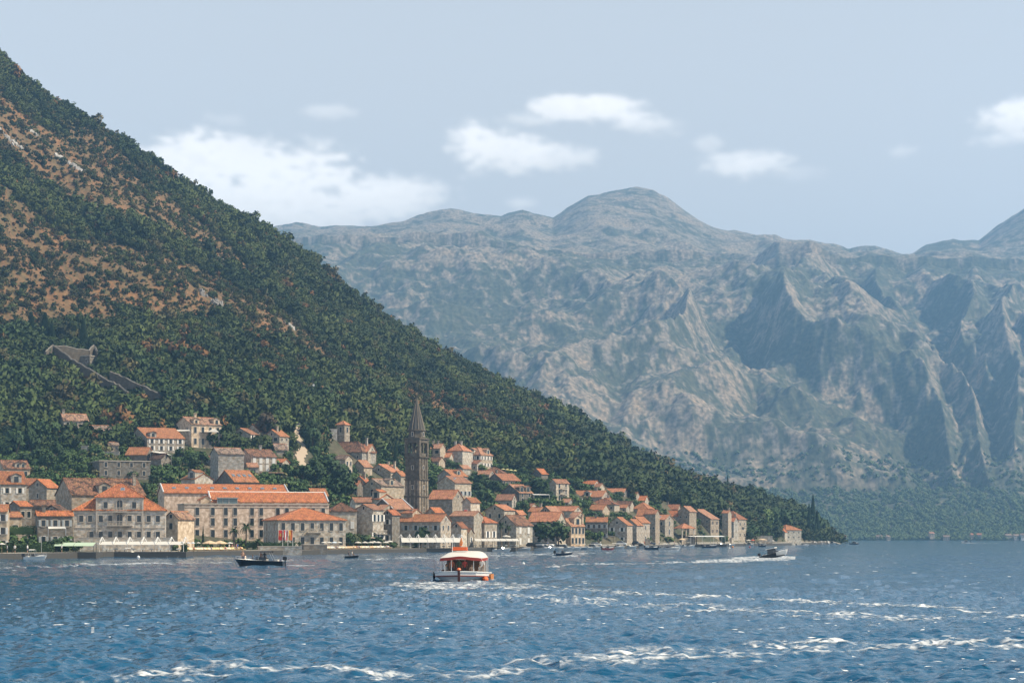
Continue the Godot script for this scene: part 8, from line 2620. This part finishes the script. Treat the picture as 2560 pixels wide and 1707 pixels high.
func place_boats_and_cars() -> void:
	ferry(V(-5.03, 0, -208.12), -.045)
	person("passenger in rust red top standing left under the boat awning", V(-6.18, .5, -205.72), 0, "stand", K(.55, .16, .08), K(.05, .05, .08), HAIR, "passengers of the tour boat")
	person("passenger in bright red top standing behind the stem post", V(-4.88, .5, -206.52), 0, "stand", K(.6, .10, .08), K(.06, .06, .06), HAIR, "passengers of the tour boat")
	person("passenger in grey seated on the left bench", V(-6.78, .84, -205.12), 1.2, "sit", K(.30, .34, .36), K(.06, .06, .1), HAIR, "passengers of the tour boat")
	person("passenger in navy seated on the left bench", V(-6.78, .84, -206.72), 1.2, "sit", K(.05, .08, .16), K(.2, .18, .15), HAIR, "passengers of the tour boat")
	person("passenger in beige seated right of the stem post", V(-4.13, .84, -205.52), 0, "sit", K(.6, .45, .35), K(.1, .1, .1), HAIR, "passengers of the tour boat")
	person("passenger in white seated on the right bench", V(-3.33, .84, -205.22), -1.2, "sit", K(.75, .73, .7), K(.08, .1, .2), HAIR, "passengers of the tour boat")
	person("person in white leaning at the boat's right rail", V(-3.08, .59, -204.22), -.5, "stand", K(.75, .72, .68), K(.3, .25, .2), HAIR, "passengers of the tour boat")
	person("passenger in dark green standing deep under the awning", V(-5.53, .5, -207.92), 0, "stand", K(.1, .2, .12), K(.05, .05, .05), HAIR, "passengers of the tour boat")
	var rib := motor_boat("black motorboat with flat dark top crossing before the hotel quay", V(-39.18, .05, -309.72), -1.62, 7.6, "ttop", M("black_hull"), "", M("black_canvas"))
	person("bare chested person standing at the black motorboat's bow", V(-41.73, .65, -309.62), .3, "stand", K(.42, .24, .16), K(.03, .03, .04), HAIR, "people on the black motorboat")
	person("person sunbathing on the black motorboat's foredeck", V(-41.33, .95, -309.62), -1.57, "sit", K(.75, .6, .5), K(.5, .1, .1), HAIR, "people on the black motorboat")
	person("person in dark top seated amidships on the black motorboat", V(-40.18, .9, -309.62), -1.57, "sit", K(.05, .05, .06), K(.6, .6, .6), HAIR, "people on the black motorboat")
	person("person standing left of the console on the black motorboat", V(-38.93, .5, -309.62), .3, "stand", K(.3, .16, .1), K(.05, .05, .06), HAIR, "people on the black motorboat")
	person("helmsman in black at the console of the black motorboat", V(-38.33, .5, -309.62), .3, "stand", K(.04, .04, .05), K(.04, .04, .05), HAIR, "people on the black motorboat")
	var speed := motor_boat("speedboat with dark canvas cockpit and raised white bow, throwing a long wake", V(58.21, .25, -442.24), 1.08, 6.6, "cabin", M("painted_shade_hull"))
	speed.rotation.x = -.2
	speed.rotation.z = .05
	jet_ski("dark jet ski carrying two riders near the bathing deck", V(-34.72, .05, -433.26), 1.45)
	person("rear jet ski rider in black", V(-35.47, .62, -433.26), 1.45, "sit", K(.03, .03, .04), K(.05, .05, .06), HAIR, "jet ski riders")
	person("front jet ski rider in pale vest", V(-34.67, .62, -433.26), 1.45, "sit", K(.55, .5, .45), K(.05, .05, .06), HAIR, "jet ski riders")
	motor_boat("white cabin boat moored at the left end of the car quay", V(11.27, .02, -678.5), 1.25, 7.5, "cabin", M("boat_white"))
	motor_boat("white boat with sun top right of the car quay's cabin boat", V(14.72, .02, -684.47), 1.1, 6.5, "bimini", M("boat_white"))
	motor_boat("white open boat between the cruiser and the flat topped boat", V(21.43, .02, -705.33), 1.4, 6.5, "open", M("boat_white"))
	motor_boat("pale blue boat with sun top by the tall window house", V(24.47, .02, -718.33), 1.2, 6, "bimini", M("pale_blue_hull"))
	motor_boat("white cabin boat before the restaurant awning", V(29.79, .02, -735.67), 1.3, 7, "cabin", M("boat_white"))
	motor_boat("dark open boat before the restaurant awning", V(33.18, .02, -746.2), 1.4, 5, "open", M("navy_hull"))
	motor_boat("white boat with sun top below the white off road car", V(40.67, .02, -775.73), 1.35, 6.5, "bimini", M("boat_white"))
	motor_boat("white open boat below the black off road car", V(46.88, .02, -796.45), 1.3, 6, "open", M("boat_white"))
	motor_boat("white cabin boat below the garden wall", V(53.1, .02, -817.23), 1.2, 6.5, "cabin", M("boat_white"))
	motor_boat("white boat with sun top left of the tan parasol", V(72.7, .02, -893.94), 1.15, 6, "bimini", M("boat_white"))
	motor_boat("white dinghy below the tan parasol", V(76.73, .02, -907.43), 1.3, 5, "open", M("boat_white"))
	motor_boat("white open boat below the stone restaurant", V(104.23, .02, -996.52), 1.25, 6, "open", M("boat_white"))
	motor_boat("white boat with sun top below the grey gable house", V(110.6, .02, -1013.64), 1.2, 5.5, "bimini", M("boat_white"))
	motor_boat("white boat moored along the second dining terrace", V(-3.13, .02, -628), 1.3, 6, "open", M("boat_white"))
	motor_boat("white cabin boat below the silver quay car", V(9.93, .02, -673.38), 1.2, 7, "cabin", M("boat_white"))
	motor_boat("pale blue open boat below the white hatchback", V(12.84, .02, -681.75), 1.3, 6, "open", M("pale_blue_hull"))
	motor_boat("low white boat with white sun top at the left quay", V(-94.8, .02, -397.58), 1.5, 4.6, "bimini", M("boat_white"))
	motor_boat("pale blue white boat moored before the palace canopy", V(-84.85, .02, -446.38), 1.45, 5.6, "bimini", M("pale_blue_hull"))
	motor_boat("white cabin cruiser moored beside the round waterfront tree", V(18.15, .02, -695.17), 1.3, 7.4, "cabin", M("boat_white"))
	motor_boat("white boat with flat top moored at the tall window house", V(26.99, .02, -726.96), 1.4, 5.2, "bimini", M("boat_white"))
	motor_boat("small red and white boat moored by the dark awning", V(34.18, .02, -709.92), 1.7, 4.4, "open", M("red_hull"))
	motor_boat("little dark boat with pale top under way in mid channel", V(12.74, .02, -488.26), 1.5, 4.2, "bimini", M("navy_hull"))
	motor_boat("white boat full of people under way by the light green bush", V(54.29, .02, -686.7), 1.3, 7.6, "bimini", M("boat_white"))
	motor_boat("white open boat moored at the end of the second dining terrace", V(3.46, .02, -661.65), 1.1, 6.5, "open", M("boat_white"))
	motor_boat("dark navy boat moored left of the people's boat", V(52.11, .02, -737.42), 1.35, 6, "open", M("navy_hull"))
	motor_boat("small white boat nearest the tan parasols", V(77.53, .02, -876.68), 1.3, 4.6, "open", M("boat_white"))
	motor_boat("white boat with sun top behind the small one at the parasols", V(82.76, .02, -928.99), 1.2, 5, "bimini", M("boat_white"))
	motor_boat("white open boat moored left of the dark hulled one", V(88, .02, -946.61), 1.25, 5.2, "open", M("boat_white"))
	motor_boat("dark hulled boat with white foredeck off the white canopy", V(85.27, .02, -860.43), 1.2, 6.6, "open", M("navy_hull"))
	motor_boat("small white cabin boat below the red parasol", V(123.78, .02, -1040.42), 1, 5, "cabin", M("boat_white"))
	motor_boat("grey inflatable boat near the pale boundary wall", V(119.92, .02, -954.82), .6, 5, "open", M("navy_hull"))
	motor_boat("slim white boat tied near the rocky tip", V(140.41, .02, -964.57), 1.3, 6, "open", M("boat_white"))
	motor_boat("white boat rounding the rocky tip", V(211.93, .02, -1321.57), 1.2, 5, "cabin", M("boat_white"))
	motor_boat("small dark boat alone on open water right of the point", V(216.8, .02, -1264.7), 1.5, 6, "cabin", M("navy_hull"))
	motor_boat("distant white speedboat near the far shore", V(347.33, .02, -1530.19), -1.5, 7, "cabin", M("boat_white"))
	motor_boat("white dinghy tucked beside the dark hulled boat", V(90.67, .02, -955.43), 1.3, 4.5, "open", M("boat_white"))
	person("seated person in white at the stern of the people's boat", V(52.09, .75, -686.7), 1.3, "sit", K(.75, .72, .7), K(.1, .1, .14), HAIR, "people on the white boat")
	person("seated person in blue in the people's boat", V(53.39, .75, -686.7), 1.3, "sit", K(.1, .2, .45), K(.1, .1, .14), HAIR, "people on the white boat")
	person("seated person in red in the people's boat", V(54.69, .75, -686.7), 1.3, "sit", K(.5, .1, .08), K(.1, .1, .14), HAIR, "people on the white boat")
	person("seated person in black near the bow of the people's boat", V(55.89, .75, -686.7), 1.3, "sit", K(.03, .03, .03), K(.1, .1, .14), HAIR, "people on the white boat")
	person("person seated in the little dark boat in mid channel", V(12.24, .6, -488.26), 1.5, "sit", K(.05, .06, .1), K(.1, .1, .14))
	buoy("white mooring buoy right of the pale blue boat", V(-80.76, .05, -431.84), .35, M("boat_white"))
	buoy("orange mooring buoy right of the white one", V(-85.89, .05, -474.6), .45, M("signal_orange"))
	buoy("orange buoy off the stone restaurant", V(96.79, .05, -876.68), .5, M("faded_orange"))
	buoy("white buoy alone right of the tour boat", V(1.89, .05, -328.97), .25, M("boat_white"))
	buoy("red buoy below the small cabin boat", V(104.3, .05, -876.68), .4, M("red_hull"))
	car("silver estate car parked before the pale annex", V(-147.41, 39.42, -700.42), 1.45, M("car_silver"), 1.75)
	car("dark blue car parked under the plain upper house", V(-151.91, 39.53, -699), 1.6, M("car_blue"), 1.5)
	car("white car parked left on the upper terrace", V(-153.99, 39.25, -697.05), 1.5, M("car_white"), 1.4)
	car("white car at the top of the earth track", V(-83.49, 47.66, -783.29), 1.3, M("car_white"), 1.45)
	car("silver car parked on the quay left of the white hatchback", V(9.61, 1.22, -682.78), 1.2, M("car_silver"), 1.6)
	car("white hatchback parked on the quay before the round tree", V(12.38, 1.22, -688.5), 1.2, M("car_white"), 1.5)
	car("black car parked behind the white hatchback", V(14.5, 1.22, -694.73), 1.2, M("car_black"), 1.5)
	car("white car parked under the restaurant awning", V(31.53, 1.22, -750.29), 1.3, M("car_white"), 1.5)
	car("white off road car parked before the shuttered gable", V(43.32, 1.22, -791.56), 1.3, M("car_white"), 1.9)
	car("black off road car parked by the garden wall", V(51.16, 1.22, -818.17), 1.3, M("car_black"), 1.75)
	car("black car parked at the left of the quay cars", V(6.93, 1.22, -679.13), 1.2, M("car_black"), 1.5)
	car("dark car parked at the little stall", V(59.1, 1.22, -849.51), 1.4, M("car_blue"), 1.6)

func place_people() -> void:
	person("person in white standing under the green awnings", V(-97.3, 1.22, -431.69), -1.05, "stand", K(.75, .73, .7), K(.04, .04, .04))
	person("person in grey standing at the left quay edge", V(-104.88, 1.22, -415.12), -1.48, "stand", K(.3, .3, .3), K(.04, .04, .04))
	person("person in white near the left quay tables", V(-104.13, 1.22, -418.43), -.1, "stand", K(.75, .73, .7), K(.04, .04, .04))
	person("person in white walking by the slim quay lamp", V(-102.17, 1.22, -421.27), -1.74, "stand", K(.75, .73, .7), K(.05, .07, .14))
	person("person in white standing under the hotel quay parasol", V(-69.26, 1.22, -489.09), 1.64, "stand", K(.75, .73, .7), K(.35, .3, .24))
	person("person in pink standing right of the one in white", V(-68.76, 1.22, -490.85), -.96, "stand", K(.6, .3, .28), K(.05, .07, .14))
	person("bather standing at the end of the hotel loungers", V(-67.93, 1.22, -492.02), -1.23, "stand", K(.6, .3, .28), K(.04, .04, .04))
	person("person in blue behind the standing bather", V(-67.88, 1.22, -494.08), -.12, "stand", K(.08, .16, .4), K(.04, .04, .04))
	person("person in black walking before the dark awning", V(32.51, 1.22, -751.82), -.09, "stand", K(.03, .03, .035), K(.04, .04, .04))
	person("person in white walking before the dark awning", V(33.48, 1.22, -755.58), 1.44, "stand", K(.75, .73, .7), K(.05, .07, .14))
	person("person in red on the quay by the slim lamp", V(55.03, 1.22, -831.2), .54, "stand", K(.5, .07, .06), K(.04, .04, .04))
	person("person in white at the little stall", V(58.75, 1.22, -846.31), -.44, "stand", K(.75, .73, .7), K(.05, .07, .14))
	person("person in white stepping down to the people's boat", V(63.74, 1.22, -864.79), .69, "stand", K(.75, .73, .7), K(.05, .07, .14))
	person("person in white under the long flat canopy", V(103.32, 1.22, -1003.35), -1.36, "stand", K(.75, .73, .7), K(.04, .04, .04))
	person("person in white at the quay's bright edge", V(117.57, 1.22, -1035.14), -1.83, "stand", K(.75, .73, .7), K(.05, .07, .14))
	person("person in black below the red parasol", V(126.52, 1.22, -1056.31), 1.29, "stand", K(.03, .03, .035), K(.35, .3, .24))
	person("person in white sitting place on the ribbed canopy's pier edge", V(-34.08, 1.26, -591), -.11, "stand", K(.75, .73, .7), K(.04, .04, .04))
	person("person in blue between the parked cars", V(12.27, 1.22, -687.79), 1.68, "stand", K(.08, .16, .4), K(.35, .3, .24))
	person("person in pink beside the light green bush", V(73.03, 1.22, -899.38), .86, "stand", K(.6, .3, .28), K(.35, .3, .24))

func place_far_shore() -> void:
	house("pinkish far shore house left of the tall one", V(626.66, 5.61, -2985.97), .18, 7.54, 9, 4.5, "g", 2.5, "cream", "salmon", ["A 2 3 std none"], "house", "far_house", "houses on the far shore")
	house("tall pale house on the far shore", V(698.95, 3.59, -2988.39), -.24, 6.94, 9, 4.5, "g", 2.5, "pale", "orange", ["A 2 3 std none"], "house", "far_house", "houses on the far shore")
	house("white far shore house with a boathouse look, left group", V(561.14, .6, -2985.08), .28, 5.43, 9, 4.5, "g", 2.5, "cream", "pale", ["A 2 3 std none"], "house", "far_house", "houses on the far shore")
	house("long low buff building at the far waterline", V(549.16, .6, -2988.28), -.05, 9.06, 9, 4.5, "g", 2.5, "cream", "pale", ["A 2 3 std none"], "house", "far_house", "houses on the far shore")
	house("pale low building farthest left on the far shore", V(495.07, .6, -2985.75), .05, 7.54, 9, 4.5, "g", 2.5, "white", "salmon", ["A 2 3 std none"], "house", "far_house", "houses on the far shore")
	house("small house left of the tall pale far shore house", V(687.24, 3.59, -2988.52), .11, 3.92, 9, 4.5, "g", 2.5, "pale", "orange", ["A 2 3 std none"], "house", "far_house", "houses on the far shore")
	house("buff house right of the tall pale far shore house", V(742.19, 2.59, -2988.95), .1, 9.06, 9, 4.5, "g", 2.5, "pale", "pale", ["A 2 3 std none"], "house", "far_house", "houses on the far shore")
	house("second buff house toward the right edge of the far shore", V(753.77, 1.92, -2988.3), .28, 9.06, 9, 4.5, "g", 2.5, "white", "pale", ["A 2 3 std none"], "house", "far_house", "houses on the far shore")
	house("pale house at the right picture edge on the far shore", V(762.36, 3.09, -2984.52), .09, 6.03, 9, 4.5, "g", 2.5, "white", "pale", ["A 2 3 std none"], "house", "far_house", "houses on the far shore")
	house("long house between pinkish and tall far shore houses", V(649.14, .6, -2985.34), -.23, 9.05, 9, 4.5, "g", 2.5, "cream", "pale", ["A 2 3 std none"], "house", "far_house", "houses on the far shore")

func place_foam() -> void:
	foam("churned white water under the tour boat's bow", [[-.0620, 189.1, 5], [-.0460, 182.9, 14], [-.0260, 180.0, 13], [-.0100, 186.0, 13], [.0100, 177.2, 10]], .3, 1.65, 1, "wake_foam")
	foam("broad foam trail drifting right of the tour boat, upper band", [[-.0160, 189.1, 6], [.0100, 181.5, 6], [.0340, 166.7, 6], [.0840, 149.0, 5], [.1440, 136.4, 4], [.2040, 128.6, 4], [.2580, 120.3, 5]], .43, 1.8, 2, "wake_foam")
	foam("broad foam trail drifting right of the tour boat, lower band", [[-.0560, 170.5, 5], [-.0160, 151.0, 9], [.0240, 143.3, 10], [.0840, 127.1, 9], [.1440, 115.4, 9], [.2140, 111.4, 10], [.2580, 114.2, 12]], .54, 1.8, 3, "wake_foam")
	foam("nearest foam line along the bottom of the view, right half", [[-.0200, 69.9, 12], [.0240, 72.1, 20], [.0740, 75.8, 20], [.1240, 78.4, 18], [.1640, 81.2, 14], [.2140, 83.6, 13], [.2580, 83.0, 12]], .46, 1.8, 4, "wake_foam")
	foam("nearest foam line along the bottom of the view, left half", [[-.2580, 62.0, 10], [-.2160, 62.7, 14], [-.1660, 64.8, 16], [-.1320, 65.8, 12], [-.1040, 66.8, 9], [-.0640, 64.8, 16], [-.0200, 64.8, 18], [.0240, 69.2, 12]], .53, 1.65, 5, "wake_foam")
	foam("speedboat wake, thick white streak", [[.0880, 357.1, 2.4], [.1040, 381.4, 5], [.1180, 409.1, 7], [.1320, 424.5, 7], [.1424, 424.5, 3.5]], -.1, 1.8, 6, "wake_foam")
	foam("speedboat wake, thin tail toward the left", [[.0200, 326.1, 1.2], [.0440, 335.8, 1.5], [.0680, 340.9, 2], [.0900, 362.9, 2.2]], .38, 1.8, 7, "wake_foam")
	foam("old wake line before the left quay", [[-.2580, 288.5, 2.2], [-.2320, 304.1, 2.4], [-.1960, 335.8, 2.2], [-.1600, 346.2, 2], [-.1380, 357.1, 1.6]], .36, 1.8, 8, "wake_foam")
	foam("old wake line between black motorboat and tour boat", [[-.1160, 381.4, 1.8], [-.0860, 394.7, 2], [-.0560, 424.5, 1.8], [-.0370, 441.2, 1.6]], .36, 1.8, 9, "wake_foam")
	foam("old wake line right of the tour boat", [[-.0110, 478.7, 1.6], [.0100, 511.4, 1.8], [.0340, 548.8, 1.6], [.0560, 592.1, 1.2], [.0720, 642.9, .8]], .35, 1.8, 10, "wake_foam")
	foam("second old wake line right of the tour boat", [[-.0110, 292.2, 1.4], [.0100, 300.0, 1.6], [.0440, 321.4, 1.2]], .43, 1.8, 11, "wake_foam")
	foam("foam at the stern of the black motorboat", [[-.1160, 326.1, 2], [-.1080, 321.4, 2.6], [-.0980, 316.9, 1.6]], .24, 1.5, 12, "wake_foam")
	foam("foam under the little dark boat", [[.0196, 459.2, 1], [.0264, 468.8, 1.6], [.0330, 468.8, 1]], .18, 1.8, 13, "wake_foam")
	foam("foam under the people's boat", [[.0720, 661.8, .6], [.0800, 671.6, 1], [.0880, 703.1, .7]], .18, 1.8, 14, "wake_foam")
	foam("thin wake of the distant white speedboat", [[.2250, 1500.0, .7], [.2380, 1500.0, .6], [.2520, 1451.6, .4]], .18, 1.8, 15, "wake_foam")
	foam("whitecap flecks left of the bottom foam", [[-.1560, 83.3, 4], [-.1480, 83.3, 8], [-.1400, 83.3, 4]], .98, 1.2, 40, "whitecap_foam")
	foam("whitecap flecks in mid left water", [[-.1280, 75.8, 4], [-.1160, 75.8, 8], [-.1040, 75.8, 4]], .98, 1.2, 41, "whitecap_foam")
	foam("whitecap flecks left of the foam trail's start", [[-.0940, 77.9, 4], [-.0840, 77.9, 8], [-.0740, 77.9, 4]], .98, 1.2, 42, "whitecap_foam")
	foam("whitecap flecks below the foam trail", [[.0720, 103.7, 4], [.0840, 103.7, 8], [.0960, 103.7, 4]], .98, 1.2, 43, "whitecap_foam")
	foam("lone whitecap far left", [[-.2112, 96.6, 4], [-.2100, 96.6, 8], [-.2088, 96.6, 4]], .3, 1.2, 44, "whitecap_foam")
	foam("whitecap flecks under the foam trail's middle", [[.0320, 97.0, 4], [.0440, 97.0, 8], [.0560, 97.0, 4]], .98, 1.2, 45, "whitecap_foam")
	foam("whitecap flecks lower right of the trail", [[.1260, 99.1, 4], [.1340, 99.1, 8], [.1420, 99.1, 4]], .98, 1.2, 46, "whitecap_foam")
	foam("whitecap flecks at the far right", [[.1740, 103.7, 4], [.1840, 103.7, 8], [.1940, 103.7, 4]], .98, 1.2, 47, "whitecap_foam")
	foam("whitecap flecks left of the tour boat", [[-.0860, 164.2, 4], [-.0800, 164.2, 8], [-.0740, 164.2, 4]], .98, 1.2, 48, "whitecap_foam")
	foam("whitecap flecks at the bottom left", [[-.2080, 71.0, 4], [-.1960, 71.0, 8], [-.1840, 71.0, 4]], .98, 1.2, 49, "whitecap_foam")
	foam("whitecap flecks in the middle of the near water", [[-.0140, 87.5, 4], [-.0060, 87.5, 8], [.0020, 87.5, 4]], .98, 1.2, 50, "whitecap_foam")
	foam("whitecap flecks on the right trail", [[.2020, 143.3, 4], [.2140, 143.3, 8], [.2260, 143.3, 4]], .98, 1.2, 51, "whitecap_foam")
	foam("whitecap flecks below the black motorboat", [[-.1240, 232.0, 4], [-.1160, 232.0, 8], [-.1080, 232.0, 4]], .98, 1.2, 52, "whitecap_foam")
	foam("whitecap flecks above the foam trail", [[.0560, 177.2, 4], [.0640, 177.2, 8], [.0720, 177.2, 4]], .98, 1.2, 53, "whitecap_foam")

func place_greenery() -> void:
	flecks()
	woods()
	garden_shrubs()
	far_woods()
